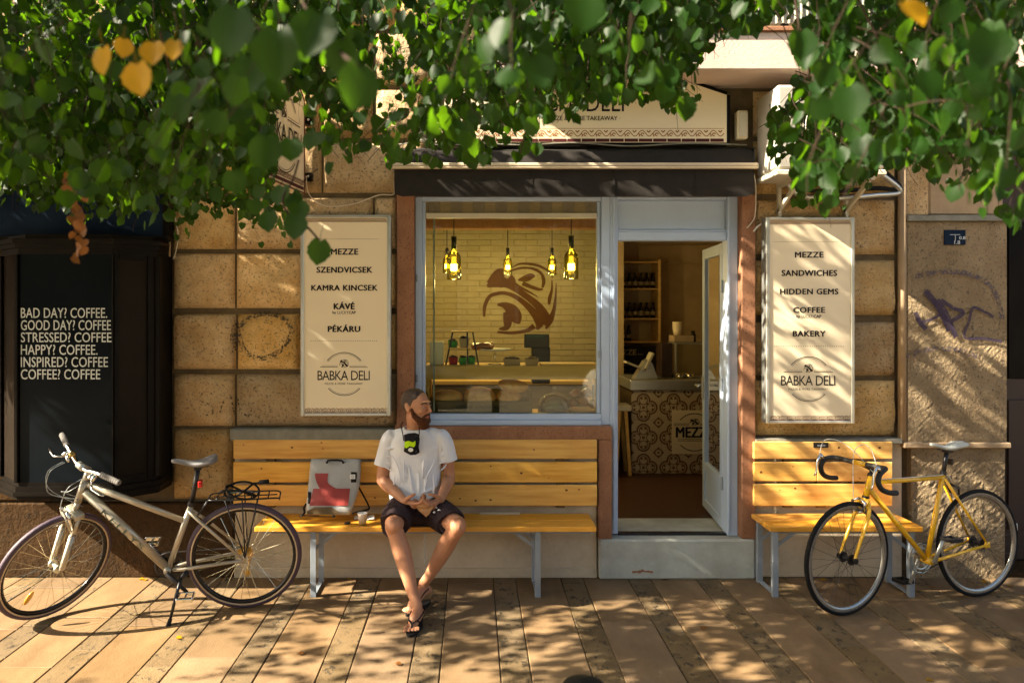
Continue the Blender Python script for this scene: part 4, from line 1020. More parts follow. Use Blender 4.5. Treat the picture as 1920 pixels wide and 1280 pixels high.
def chainset(t, bb, n_teeth=44, r=.09, m='darkmetal', side=-1, ang=0.6, crank_m='darkmetal', clen=.17, ped='flat'):
    y_ = side*.045; rg = B()
    rg.tube([(bb[0]+r*math.cos(2*math.pi*i/40), y_, bb[2]+r*math.sin(2*math.pi*i/40)) for i in range(40)], .006, 6, closed=True, up=(0,1,0), flat=.6)
    rg.tube([(bb[0]+r*.72*math.cos(2*math.pi*i/40), y_+.004, bb[2]+r*.72*math.sin(2*math.pi*i/40)) for i in range(40)], .005, 6, closed=True, up=(0,1,0), flat=.6)
    for k in range(5):
        a = k*2*math.pi/5+.4; rg.bar((bb[0],y_,bb[2]), (bb[0]+r*math.cos(a),y_,bb[2]+r*math.sin(a)), .018, .005, up=(0,1,0))
    obj('chainring', rg, MT[m], t, smooth=False, local=True)
    for s, aa in ((side, ang), (-side, ang+math.pi)):
        e = Vector((bb[0]+clen*math.cos(aa), s*.075, bb[2]+clen*math.sin(aa)))
        ck = obj('crank', B().tube([(bb[0], s*.055, bb[2]), e], [.017, .012], 8, flat=.55, up=(0,1,0)), MT[crank_m], t, smooth=True, local=True)
        pd_ = B()
        pc = e+Vector((0, s*.055, 0))
        for q in (-1, 1): pd_.box(pc.x-.048, pc.x+.048, pc.y+q*.038-.006, pc.y+q*.038+.006, pc.z-.012, pc.z+.012, .003)
        for q in (-1, 1): pd_.box(pc.x+q*.043-.006, pc.x+q*.043+.006, pc.y-.0315, pc.y+.0315, pc.z-.010, pc.z+.010, .003)
        pd_.tube([e, (pc.x, pc.y+s*.03, pc.z)], .007, 8)
        obj('pedal', pd_, MT['chrome' if ped == 'metal' else 'darkmetal'], ck, local=True)
def chain_b(bb, rr, r1, r2, y_):
    b = B(); top = [(bb[0]+r1*math.cos(a), y_, bb[2]+r1*math.sin(a)) for a in [math.pi*.5-math.pi*i/12 for i in range(13)]]
    rear = [(rr[0]+r2*math.cos(a), y_, rr[2]+r2*math.sin(a)) for a in [-math.pi*.5-math.pi*i/8 for i in range(9)]]
    b.tube(top+rear, .0035, 5, closed=True, flat=1.4, up=(0,1,0)); return b

# --- silver hybrid (front points to the left, leans on its kickstand)
Prc = Vector(((461-VX)*4.79/F, 4.79, 0)); Pfc = Vector(((107-VX)*4.61/F, 4.61, 0)); hd = Pfc-Prc
WB = 1.085; RW = .345
ts_ = thing('silver_bicycle', 'silver-beige hybrid bicycle with rear rack on its kickstand before the black bay', 'bicycle', Prc, group=None)
ts_.rotation_euler = (Matrix.Rotation(math.atan2(hd.y, hd.x), 3, 'Z') @ Matrix.Rotation(R(-9.5), 3, 'X')).to_euler()
bb = (.45,0,.285); ax_r = (0,0,RW); st = (.30,0,.70); ht = (.895,0,.865); hbm = (.94,0,.735); crown = (.962,0,.672)
fr = B()
def tp(b, a, c, r, r2=None, seg=12, fl=1.0): b.tube([a, c], [r, r2 or r], seg, flat=fl, up=(0,1,0) if fl != 1 else None)
fr.tube([ht, hbm], .021, 14)
tp(fr, (.90,0,.80), bb, .029, .027, 14, .8)
tp(fr, (.885,0,.845), (.335,0,.585), .022, .018, 12, .8)
tp(fr, bb, st, .018); fr.tube([(bb[0],-.036,bb[2]),(bb[0],.036,bb[2])], .022, 14)
for s in (1, -1):
    fr.tube([(bb[0]-.03, s*.012, bb[2]), (bb[0]-.09, s*.035, bb[2]+.01), (.01, s*.062, RW)], [.013,.012,.009], 10)
    fr.tube([(.318, s*.014, .655), (.25, s*.035, .595), (.005, s*.062, RW+.01)], [.011,.010,.008], 10)
    fr.box(-.015, .03, s*.062-.003, s*.062+.003, RW-.02, RW+.03, .002)
obj('frame', fr, MT['silver'], ts_, smooth=True, local=True)
dc = B()    # down tube decal letters
q = text_b('KELLYS', 0, .33, -.016, .016, 0, bold=.01); d0 = Vector((.80,0,.685)); d1 = Vector((.575,0,.428)); dd = (d1-d0).normalized(); up_ = Vector((dd.z*-1, 0, dd.x)); 
if up_.z < 0: up_ = -up_
q.v = [tuple(d0 + dd*p[0] + up_*p[2] + Vector((0, .0262, 0))) for p in q.v]; obj('down_tube_lettering', q, MT['greytxt'], ts_, local=True)
wheel_parts(ts_, 0, RW, .037, 'purple_rubber', 'rim_black', .018, 'sp_gold', 32, Matrix.Translation((0,0,RW)), wall='tan', hub_w=.065)
SM = steerM(ht, hbm, R(47))
wheel_parts(ts_, 0, RW, .037, 'purple_rubber', 'rim_black', .018, 'sp_gold', 32, SM @ Matrix.Translation((1.085,0,RW)) @ Matrix.Rotation(R(160),4,'Y'), wall='tan', hub_w=.052, reflector=True)
fk = B(); fk.tube([hbm, crown], .017, 10); fk.box(crown[0]-.03, crown[0]+.03, -.068, .068, crown[2]-.02, crown[2]+.02, .008)
for s in (1,-1):
    fk.tube([(crown[0], s*.055, crown[2]), (1.01, s*.055, .545)], .0135, 10); fk.tube([(1.005, s*.055, .56), (1.075, s*.055, RW+.01), (1.085, s*.053, RW)], [.019,.016,.011], 10)
fk.tube([(1.0, .055, .55), (1.03, 0, .71-.0), (1.0, -.055, .55)], .010, 8)
fo = obj('fork', fk.xf(SM), MT['silver'], ts_, smooth=True, local=True)
bk = B()
for s in (1,-1): bk.bar((1.0, s*.052, .60), (1.02, s*.03, .72), .018, .014); bk.box(.985, 1.03, s*.022-.005, s*.022+.005, .655, .668, .002)
bk.tube([(1.02,.03,.72),(1.0,-.03,.725)], .003, 6)
obj('brake', bk.xf(SM), MT['chrome'], ts_, smooth=True, local=True)
hbz = Vector((.875,0,.965)); 
stem = B(); stem.tube([ht, (.865,0,.935)], .018, 12); stem.tube([(.865,0,.93), (.915,0,.975)], [.016,.017], 12); stem.tube([(.915,-.025,.975),(.915,.025,.975)], .021, 12)
obj('stem', stem.xf(SM), MT['alu'], ts_, smooth=True, local=True)
hp = [(.915,0,.975),(.915,.05,.975),(.905,.13,1.0),(.895,.20,1.01),(.865,.31,1.01)]
hbp = spl([(p[0],-p[1],p[2]) for p in reversed(hp)]+[p for p in hp[1:]], 4)
hob = obj('handlebar', B().tube(hbp, .0125, 10).xf(SM), MT['chrome'], ts_, smooth=True, local=True)
for s in (1,-1):
    g = B(); a_ = Vector((.897, s*.185, 1.01)); e_ = Vector((.863, s*.315, 1.01)); pts = []; rr_ = []
    for i in range(19): pts.append(a_.lerp(e_, i/18)); rr_.append(.0175 if i % 2 else .0155)
    obj('grip', g.tube(pts, rr_, 12).xf(SM), MT['grip'], hob, smooth=False, local=True)
    lv = B(); lv.tube([(.90, s*.15, .995), (.94, s*.16, .975)], .012, 8); lv.tube([(.94, s*.15, .975), (.965, s*.21, .955), (.955, s*.27, .95), (.945, s*.30, .955)], [.008,.007,.006,.007], 8, flat=.6)
    lv.tube([(.905, s*.125, .99), (.93, s*.125, .97), (.935, s*.10, .965)], [.012,.014,.008], 8)
    obj('brake_lever', lv.xf(SM), MT['chrome'], hob, smooth=True, local=True)
obj('bell', B().ell((.92,-.085,1.015), .020,.020,.014).xf(SM), MT['gold'], hob, smooth=True, local=True)
cb = B()
for (pa, pb) in (((.955,.10,.965),(1.01,.03,.72)), ((.955,-.10,.965),(.93,.02,.76)), ((.955,.12,.96),(.90,-.02,.74)), ((.955,-.12,.96),(.92,-.015,.70))):
    a_ = SM @ Vector(pa); b_ = (SM @ Vector(pb)) if pb[0] > 1 else Vector(pb); m_ = (a_+b_)/2 + Vector((.12 if pb[0] < 1 else .08, .02, -.04 + random.uniform(-.04,.05)))
    m2_ = a_ + (SM.to_3x3() @ Vector((.09, 0, -.03)))
    cb.tube(spl([a_, m2_, m_, b_], 8), .0024, 6)
obj('brake_cable', cb, MT['cable_g'], ts_, smooth=True, local=True)
obj('saddle', saddle_b((.262,0,.965), .265, .078, .018, .045, R(2)), MT['saddle'], ts_, smooth=True, local=True)
obj('saddle_rail', B().tube([(.19,.02,.94),(.25,.02,.93),(.33,.01,.945)], .0035, 6).tube([(.19,-.02,.94),(.25,-.02,.93),(.33,-.01,.945)], .0035, 6).box(.235,.28,-.026,.026,.915,.937,.004), MT['darkmetal'], ts_, local=True)
obj('seatpost', B().tube([st, (.258,0,.918)], .0145, 12), MT['darkmetal'], ts_, smooth=True, local=True)
obj('seat_clamp', B().tube([(.307,0,.685),(.299,0,.71)], .022, 12), MT['darkmetal'], ts_, local=True)
obj('rear_light', B().box(.235,.26,-.02,.02,.80,.845,.006), MT['redlens'], ts_, local=True)
chainset(ts_, bb, r=.085, ang=R(-135)+math.pi, crank_m='darkmetal', ped='metal')
obj('chain', chain_b(bb, ax_r, .085, .035, -.045), MT['darkmetal'], ts_, local=True)
cs = B()
for i in range(7): cs.tube([(0,-.03-.0045*i,RW),(0,-.0325-.0045*i,RW)], .048-.0045*i+.0, 20)
obj('cassette', cs, MT['gold'], ts_, local=True)
obj('derailleur', B().tube([(0,-.07,RW-.02),(-.02,-.075,RW-.07),(-.005,-.07,RW-.15)], [.012,.014,.010], 8, flat=.5).lathe([(.0,0),(.022,0),(.022,.006),(0,.006)], (-.005,-.066,RW-.15), 14, Matrix.Rotation(R(90),3,'X')), MT['gold'], ts_, local=True)
ks = B(); ks.tube([(.33,.045,.285),(.36,.075,.26)], .016, 8); ks.tube([(.36,.07,.27),(.385,.12,.17),(.41,.185,.052)], [.011,.010,.009], 8)
obj('kickstand', ks, MT['darkmetal'], ts_, smooth=True, local=True)
obj('kickstand_foot', B().tube([(.408,.18,.06),(.418,.205,.028)], [.012,.014], 8), MT['rubber'], ts_, local=True)
rk = B(); zr_ = .735
for s in (1,-1):
    rk.tube(spl([(.20,s*.02,zr_-.01),(.17,s*.055,zr_),(-.05,s*.06,zr_),(-.20,s*.055,zr_),(-.215,s*.03,zr_-.02)], 4), .005, 6)
    for x_ in (.10,.0,-.09): rk.tube([(x_,s*.06,zr_),(.0-.01,s*.068,RW+.02)], .0042, 6)
    rk.tube([(.20,s*.02,zr_-.01),(.27,s*.015,.62)], .004, 6)
rk.tube([(-.215,-.03,zr_-.02),(-.215,.03,zr_-.02)], .005, 6)
for x_ in (.15,.05,-.05,-.15): rk.tube([(x_,-.058,zr_),(x_,.058,zr_)], .004, 6)
rk.tube([(.17,0,zr_),(-.2,0,zr_)], .004, 6)
obj('rear_rack', rk, MT['darkmetal'], ts_, smooth=True, local=True)
obj('rack_clip', B().tube(spl([(.12,.03,zr_+.01),(.05,.02,zr_+.03),(-.1,.01,zr_+.02)],4), .004, 6).tube(spl([(.12,-.03,zr_+.01),(.05,-.02,zr_+.03),(-.1,-.01,zr_+.02)],4), .004, 6), MT['chrome'], ts_, local=True)
# coiled lock lying on the rack (its own thing)
Mw = Matrix.Translation(Prc) @ ts_.rotation_euler.to_matrix().to_4x4()
lk = B(); pts = []
for i in range(70):
    a = i/70*2*math.pi*2.6; rr_ = .075+.018*math.sin(a*.7+1); pts.append((.02+rr_*1.25*math.cos(a), .02+rr_*.6*math.sin(a), zr_+.03+.035*math.sin(a*1.3)+.018*i/70))
pts += [(-.09,.03,zr_+.09),(-.115,.03,zr_+.10)]
lk.tube(pts, .0065, 7); lk.tube([(-.10,.03,zr_+.095),(-.155,.035,zr_+.10)], .013, 10); lk.xf(Mw)
tag(obj('cable_lock', lk, MT['rubber'], smooth=True), 'black coiled cable lock lying on the rear rack of the silver bicycle', 'bike lock')

# --- yellow road bike (front points to the left, leans on the short bench)
Pr2 = Vector(((1836-VX)*4.975/F, 4.975, 0)); Pf2 = Vector(((1590-VX)*4.665/F, 4.665, 0)); hd2 = Pf2-Pr2
ty = thing('yellow_bicycle', 'yellow single speed road bicycle with drop handlebar and pale saddle parked at the short bench', 'bicycle', Pr2)
ty.rotation_euler = (Matrix.Rotation(math.atan2(hd2.y, hd2.x), 3, 'Z') @ Matrix.Rotation(R(1.5), 3, 'X')).to_euler()
RW = .345; wb = hd2.length; k_ = wb/1.03
bb = (.42*k_,0,.272); sT = (.275*k_,0,.80); hT = (.845*k_,0,.815); hB = (.88*k_,0,.705); cw = (.892*k_,0,.672)
fr = B()
fr.tube([(hT[0]-.005,0,hT[2]+.012), hB], .019, 14); tp(fr, (.862*k_,0,.76), bb, .0165, .0165); tp(fr, (hT[0],0,.79), (sT[0],0,.785), .0155, .0145)
tp(fr, bb, (sT[0]-.004,0,.815), .0155); fr.tube([(bb[0],-.034,bb[2]),(bb[0],.034,bb[2])], .021, 14)
for s in (1,-1):
    fr.tube([(bb[0]-.03, s*.012, bb[2]), (bb[0]-.08, s*.032, bb[2]+.01), (.0, s*.06, RW)], [.012,.011,.008], 10)
    fr.tube([(sT[0], s*.014, .775), (.0, s*.06, RW+.015)], [.009,.0075], 10); fr.box(-.03, .015, s*.06-.003, s*.06+.003, RW-.018, RW+.02, .002)
obj('frame', fr, MT['yellow'], ty, smooth=True, local=True)
wheel_parts(ty, 0, RW, .028, 'rubber', 'rim_silver', .024, 'sp_dark', 28, Matrix.Translation((0,0,RW)), hub_m='darkmetal', hub_w=.055, hub_r=.022)
SM2 = steerM(hT, hB, R(6))
wheel_parts(ty, 0, RW, .028, 'rubber', 'rim_silver', .024, 'sp_dark', 28, SM2 @ Matrix.Translation((wb,0,RW)), hub_m='darkmetal', hub_w=.05, hub_r=.022)
fk = B(); fk.tube([hB, cw], .017, 10)
for s in (1,-1): fk.tube(spl([(cw[0]-.002, s*.012, cw[2]+.015), (cw[0]+.004, s*.036, cw[2]-.01), (cw[0]+.03, s*.05, .58), (wb-.035, s*.052, .43), (wb, s*.052, RW)], 4), [.014]*4+[.013]*4+[.011]*4+[.010]*4+[.008], 10)
fo2 = obj('fork', fk.xf(SM2), MT['yellow'], ty, smooth=True, local=True)
for s in (1,-1): obj('axle_nut', B().tube([(wb,s*.05,RW),(wb,s*.066,RW)], .017, 10).xf(SM2), MT['darkmetal'], ty, local=True)
obj('headset', B().tube([(hT[0]-.006,0,hT[2]+.012),(hT[0]-.012,0,hT[2]+.03)], .021, 14).tube([(hB[0]-.001,0,hB[2]+.004),(hB[0]+.002,0,hB[2]-.008)], .022, 14).xf(SM2), MT['darkmetal'], ty, local=True)
bk = B()
for s in (1,-1): bk.tube([(cw[0]+.045,0,cw[2]+.03),(cw[0]+.05,s*.045,cw[2]+.01),(cw[0]+.045,s*.032,cw[2]-.045)], [.009,.009,.007], 8); bk.box(cw[0]+.02,cw[0]+.07,s*.019-.006,s*.019+.006,cw[2]-.055,cw[2]-.043,.002)
obj('brake', bk.xf(SM2), MT['chrome'], ty, smooth=True, local=True)
bk = B()
for s in (1,-1): bk.tube([(sT[0]-.065,0,.735),(sT[0]-.075,s*.045,.72),(sT[0]-.095,s*.03,.675)], [.009,.009,.007], 8)
obj('brake', bk, MT['darkmetal'], ty, smooth=True, local=True)
sb = B(); sb.tube([(hT[0]-.01,0,.84),(hT[0]-.018,0,.875)], .014, 12); sb.tube([(hT[0]-.018,0,.87),(hT[0]+.075,0,.912)], [.015,.015], 12); 
obj('stem', sb.xf(SM2), MT['darkmetal'], ty, smooth=True, local=True)
bx = hT[0]+.085; bz = .915
cbar = B().tube([(bx,-.05,bz),(bx,.05,bz)], .0155, 12); hbo = obj('handlebar', cbar.xf(SM2), MT['yellow'], ty, smooth=True, local=True)
for s in (1,-1):
    pts = spl([(bx,s*.045,bz),(bx,s*.12,bz),(bx+.005,s*.175,bz+.002),(bx+.045,s*.20,bz),(bx+.085,s*.205,bz-.02),(bx+.10,s*.207,bz-.06),(bx+.075,s*.21,bz-.105),(bx+.02,s*.213,bz-.13),(bx-.045,s*.215,bz-.138)], 5)
    obj('drop_bar', B().tube(pts, .0158, 12).xf(SM2), MT['bartape'], hbo, smooth=True, local=True)
    lv = B(); lv.tube([(bx+.085,s*.205,bz+.0),(bx+.11,s*.205,bz+.025)], [.015,.013], 8); lv.tube([(bx+.11,s*.205,bz+.028),(bx+.135,s*.205,bz-.02),(bx+.14,s*.205,bz-.08),(bx+.155,s*.205,bz-.105)], [.009,.008,.006,.007], 8, flat=.7)
    obj('brake_lever', lv.xf(SM2), MT['chrome'], hbo, smooth=True, local=True)
cb = B()
cb.tube([SM2 @ p for p in spl([(bx+.11,.205,bz+.035),(bx+.10,.16,bz+.115),(bx+.06,.07,bz+.13),(bx+.03,-.02,bz+.06),(cw[0]+.06,-.03,.76),(cw[0]+.055,-.03,cw[2]+.03)], 8)], .0026, 6)
cb.tube([SM2 @ p for p in spl([(bx+.11,-.205,bz+.035),(bx+.11,-.17,bz+.12),(bx+.07,-.09,bz+.125),(bx+.01,-.01,bz+.05),(hT[0]-.03,.018,.83)], 8)]+[Vector(p) for p in spl([(hT[0]-.08,.012,.806),(sT[0]+.1,.012,.802),(sT[0]-.02,.012,.80),(sT[0]-.06,.01,.755)], 5)], .0026, 6)
obj('brake_cable', cb, MT['cable_w'], ty, smooth=True, local=True)
obj('saddle', saddle_b((.225*k_,0,.985), .275, .072, .019, .040, R(-1)), MT['saddle_w'], ty, smooth=True, local=True)
obj('seatpost', B().tube([(sT[0]-.002,0,.80),(.238*k_,0,.955)], .0135, 12), MT['darkmetal'], ty, smooth=True, local=True)
obj('saddle_rail', B().tube([(.16,.02,.962),(.23,.02,.952),(.31,.01,.965)], .0035, 6).tube([(.16,-.02,.962),(.23,-.02,.952),(.31,-.01,.965)], .0035, 6).box(.215,.26,-.024,.024,.94,.962,.004), MT['darkmetal'], ty, local=True)
obj('seat_clamp', B().tube([(sT[0]-.001,0,.80),(sT[0]-.006,0,.825)], .019, 12), MT['darkmetal'], ty, local=True)
obj('rear_light', B().box(.205,.225,-.018,.018,.86,.90,.005), MT['darkmetal'], ty, local=True)
chainset(ty, bb, r=.092, m='alu', ang=R(-70), crank_m='alu', ped='flat')
obj('chain', chain_b(bb, (0,0,RW), .092, .034, -.045), MT['darkmetal'], ty, local=True)
obj('wheel_sticker', B().box(-.335,-.318,.0,.012,RW+.05,RW+.10,.002), MT['cable_w'], ty, local=True)

# ------------------------------------------------------------------ bag, cup, paper on the bench
MT['bag'] = mat('grey_white_tarpaulin', (.45,.46,.45), .5, col2=(.38,.39,.385), sc=5, bump=.3, bsc=14, dirt=(.38,.34,.29), bdist=.02)
MT['red'] = mat('brick_red_tarpaulin', (.36,.045,.035), .5, col2=(.27,.035,.03), sc=9)
MT['strap'] = mat('black_webbing', (.014,.011,.010), .7)
DBg = 5.16
tbg = thing('tarpaulin_bag', 'white tarpaulin bag with red block print and black handle leaning on the bench back', 'bag', (wx(620,DBg), 5.15, .46))
def bag_pt(u, v):       # u 0..1 across, v 0..1 up
    tl_, tr_, bl2, br2 = (583,860), (676,860), (573,963), (655,965)
    px = lerp(lerp(bl2[0], br2[0], u), lerp(tl_[0], tr_[0]+ (0), u), v); py = lerp(lerp(bl2[1], br2[1], u), lerp(tl_[1], tr_[1], u), v)
    px += 9*math.sin(v*math.pi)*u*.9
    D = lerp(5.06, 5.22, v); return px, py, D
v = []; f = []; NU, NV = 14, 16
for side in (0, 1):
    for j in range(NV+1):
        for i in range(NU+1):
            u = i/NU; vv_ = j/NV; px, py, D = bag_pt(u, vv_); th_ = .034*math.sin(math.pi*u)**.6*(1-vv_)**.45*(1 if vv_ > 0 else .6)
            q = Vector((u*4, vv_*4, side*5)); D2 = D - th_*(.75 if side == 0 else -.5) + .006*noise.noise(q) + (.001 if side else 0)
            D2 = min(D2, 5.255); v.append(tuple(W(px, py, D2) + Vector((0, 0, .0))))
o_ = (NU+1)*(NV+1)
for j in range(NV):
    for i in range(NU):
        a = j*(NU+1)+i; f.append((a, a+1, a+NU+2, a+NU+1)); f.append((o_+a, o_+a+NU+1, o_+a+NU+2, o_+a+1))
for i in range(NU): f.append((i, o_+i, o_+i+1, i+1)); a = NV*(NU+1)+i; f.append((a, a+1, o_+a+1, o_+a))
for j in range(NV): a = j*(NU+1); f.append((a, a+NU+1, o_+a+NU+1, o_+a)); a += NU; f.append((a, o_+a, o_+a+NU+1, a+NU+1))
obj('bag_body', B().add(v, f), MT['bag'], tbg, smooth=True)
def on_bag(px, py, e=.004):    # a point on the bag's front
    # invert bag_pt roughly
    vv_ = (964-py)/(964-860.0); 
    lft = lerp(573,583,vv_); rgt = lerp(655,676,vv_)+9*math.sin(vv_*math.pi)*.9; u = (px-lft)/(rgt-lft)
    u = min(max(u,0),1); vv_ = min(max(vv_,0),1); D = lerp(5.06,5.22,vv_); th_ = .034*math.sin(math.pi*u)**.6*(1-vv_)**.45
    return W(px, py, D - th_*.75 + .006*noise.noise(Vector((u*4, vv_*4, 0))) - e)
def bagpatch(rowf, y0, y1, n=12, m=10):
    b = B(); v = []
    for j in range(n+1):
        py = lerp(y0, y1, j/n); a, c = rowf(py)
        for i in range(m+1): v.append(tuple(on_bag(lerp(a, c, i/m), py)))
    return b.add(v, [(j*(m+1)+i, (j+1)*(m+1)+i, (j+1)*(m+1)+i+1, j*(m+1)+i+1) for j in range(n) for i in range(m)])
r1 = bagpatch(lambda y_: (lerp(586.5, 580, (y_-919)/29), lerp(656, 652.5, (y_-919)/29)), 915.5, 947.5)
r2 = bagpatch(lambda y_: (590.5 + 11*((y_-887)/31)**2.0, 615.5 - 1.5*math.sin(min(1,(y_-887)/14)*math.pi/2) + (16*((y_-901)/14)**2 if y_ > 901 else 0)), 887, 915.4)
obj('red_print', merge(r1, r2), MT['red'], tbg)
r3 = bagpatch(lambda y_: (658, 669.5-abs(y_-890)*.12), 884.5, 904, 6, 4); r4 = bagpatch(lambda y_: (577.5, 583.5), 922, 944, 6, 3)
obj('black_print', merge(r3, r4), MT['strap'], tbg)
r5 = B(); r5.add([tuple(on_bag(a, c, .006)) for a, c in ((656,889),(666,889),(666,897.5),(656,897.5))], [(0,1,2,3)]); obj('label_patch', r5, MT['paper'], tbg)
obj('label_ring', B().tube([on_bag(661.5+2.2*math.cos(a), 893.2+2.4*math.sin(a), .0075) for a in [i*math.pi/5 for i in range(10)]], .0011, 4, closed=True), MT['ink'], tbg)
obj('handle', B().tube([on_bag(a, c, d) for a, c, d in ((613,866,.004),(615,863,.012),(622,862.3,.018),(632,862.2,.018),(641,863.2,.013),(643.5,866,.004))], .006, 8), MT['strap'], tbg, smooth=True)
for q in (613, 643.5): obj('handle_rivet', B().ell(on_bag(q,866.5,.006), .009,.005,.009), MT['darkmetal'], tbg, smooth=True)
stp = B(); stp.tube(spl([W(671,910,5.2), W(680,926,5.17), W(690,945,5.14), W(692,953,5.13), W(684,956,5.11), W(660,962,5.06)], 5), .007, 6, flat=.4); stp.tube(spl([W(574,944,5.12), W(570,952,5.08), W(571,960,5.03), W(566,966,5.0), W(562,968,5.0)], 5), .008, 6, flat=.5); stp.tube(spl([W(570,966,5.0), W(600,967,4.99), W(625,968,4.985)], 5), .006, 6, flat=.5)
obj('strap', stp, MT['strap'], tbg, smooth=True)
obj('base_patch', B().add(*(lambda b: (b.v, b.f))(bagpatch(lambda y_: (575+(958-y_)*1.9*(1 if y_ < 958 else 0), 634-(958-y_)*1.6*(1 if y_ < 958 else 0)), 950, 963.5, 8, 10))), MT['wood_dk'], tbg)
obj('buckle', B().ell(W(566,966,4.99), .012,.012,.009).ell(W(626,967,4.98), .012,.012,.009).box(*[q for q in (wx(646,4.99), wx(657,4.99), 4.98, 5.0, .462, .478)], .003), MT['darkmetal'], tbg, smooth=True)
xc = wx(680,4.99)
tcu = thing('paper_cup', 'small white paper cup on the bench beside the man', 'cup', (xc, 4.985, .461))
obj('cup_body', B().lathe([(.0,.002),(.022,.002),(.0225,0),(.032,.073),(.0335,.075),(.0325,.077),(.0305,.074),(.0215,.004),(0,.004)], (xc, 4.985, .461), 22), MT['paper'], tcu, smooth=True)
obj('coffee_remains', B().lathe([(0,.02),(.0235,.02)], (xc, 4.985, .461), 16), MT['wood_dk'], tcu)
nb = B(); v = []; f = []
for j in range(7):
    for i in range(11):
        u = i/10; t_ = j/6; p = W(lerp(664,702,u), lerp(957,966,t_), lerp(5.16,5.08,t_)); p.z = .463 + .018*abs(math.sin(u*math.pi*1.5+.4))*(1-t_*.5) + .004*noise.noise(Vector((u*5,t_*3,1))); v.append(tuple(p))
for j in range(6):
    for i in range(10): a = j*11+i; f.append((a,a+1,a+12,a+11))
tag(obj('napkin', nb.add(v, f), MT['paper'], smooth=True), 'crumpled pale paper bag lying on the bench behind the cup', 'paper')
xs_ = wx(920,5.25); tag(obj('paper_strip', B().box(wx(900,5.25), wx(975,5.25), 5.235, 5.255, .461, .470, .001), MT['awn_bar']), 'thin pale strip lying along the back of the long bench', 'strip')

# ------------------------------------------------------------------ bollard near the camera and fallen leaves
tbo = thing('bollard', 'black round topped bollard close to the camera at the bottom edge', 'bollard', (.275, 1.89, 0))
obj('post', B().lathe([(.065,0),(.065,.02),(.05,.05),(.045,.84)], (.275,1.89,0), 24), MT['black'], tbo, smooth=True)
obj('domed_cap', B().lathe([(.052,.8405),(.062,.86),(.068,.885),(.064,.912),(.05,.932),(.025,.944),(.0,.947)], (.275,1.89,0), 28), MT['rubber'], tbo, smooth=True)
# ------------------------------------------------------------------ things inside the shop
DI = 5.62
tsh = thing('pine_shelf', 'raw pine display shelf standing behind the window glass', 'shelf', (wx(960,DI), DI, wz(790,DI)))
sx0, sx1 = wx(797,DI), wx(1122,DI)
obj('front_board', B().box(sx0, sx1, DI-.09, DI-.07, wz(711,DI-.09), wz(686,DI-.09), .003), MT['wood_int'], tsh)
obj('shelf_top', B().box(sx0, sx1, DI-.0695, DI+.30, wz(686,DI-.09)-.022, wz(686,DI-.09)-.002, .003), MT['wood_int'], tsh)
for x_ in (sx0+.005, sx1-.035):
    for y_ in (DI-.0695, DI+.26): obj('leg', B().box(x_, x_+.03, y_, y_+.035, SILL+.031, wz(711,DI-.09)-.0, .002), MT['wood_int'], tsh)
STOP = wz(686,DI-.09)
# bread crate
tcr = thing('bread_crate', 'weathered wooden crate with faded stencilled lettering in the window, holding loaves', 'crate', (wx(895,DI), DI, SILL+.03))
cx0, cx1 = wx(800,DI), wx(996,DI); cz = SILL+.031; cyf, cyb = DI-.10, DI+.24
obj('front_slat', B().box(cx0, cx1, cyf, cyf+.014, cz, wz(752,cyf), .003), MT['wood_dk'], tcr)
obj('back_slat', B().box(cx0, cx1, cyb-.014, cyb, cz, cz+.12, .003), MT['wood_dk'], tcr)
obj('bottom_board', B().box(cx0+.01, cx1-.01, cyf+.015, cyb-.015, cz, cz+.012, .002), MT['wood_dk'], tcr)
for x_ in (cx0, cx1-.014): obj('end_board', B().box(x_, x_+.014, cyf+.0145, cyb-.0145, cz, cz+.19, .003), MT['wood_dk'], tcr)
q = text_b('LOTHAR  JUNGER  KAPPEL', wx(855,cyf), wx(953,cyf), wz(768,cyf), wz(760,cyf), cyf-.0012, bold=.01); obj('stencil_lettering', q, MT['ink'], tcr)
def loaf(label, px0, px1, py0, py1, D, cut=False, seed=0, rot=0):
    a, b_ = wx(px0,D), wx(px1,D); z0, z1 = wz(py1,D), wz(py0,D); c_ = Vector(((a+b_)/2, D, z0)); rx, rz = (b_-a)/2, (z1-z0)
    su, sv = 24, 14; v = []; f = []
    for j in range(sv+1):
        t_ = math.pi*j/sv
        for i in range(su):
            al = 2*math.pi*i/su; x_ = math.sin(t_)*math.cos(al); y_ = math.sin(t_)*math.sin(al); z_ = math.cos(t_)
            x_ = math.copysign(abs(x_)**.8, x_); zz = (z_*.5+.5) if z_ > 0 else (.5+z_*.5)
            q_ = Vector((x_*2+seed, y_*2, z_*2)); k = 1+.07*noise.noise(q_*1.5)
            v.append((x_*rx*k, y_*.085*k, max(.02, zz)*rz*k))
    for j in range(sv):
        for i in range(su): k2 = (i+1)%su; f.append((j*su+i, (j+1)*su+i, (j+1)*su+k2, j*su+k2))
    b = B().add(v, f); b.xf(Matrix.Translation(c_) @ Matrix.Rotation(R(rot),4,'Y'))
    o = obj('loaf', b, MT['bread'], smooth=True); tag(o, label, 'bread')
    return o
DL = DI-.0
loaf('flat brown loaf at the left end of the bread crate', 809,868,731,760,DL,seed=1)
loaf('round loaf with pale rim, second from left in the crate', 869,930,729,760,DL-.01,seed=5)
loaf('loaf leaning behind the second loaf in the crate', 872,926,725,755,DL+.1,seed=6)
loaf('brown speckled loaf at the right end of the crate', 930,977,731,760,DL,seed=9)
loaf('floury loaf lying on top of the right hand loaf', 932,989,711,735,DL-.01,seed=12,rot=8)
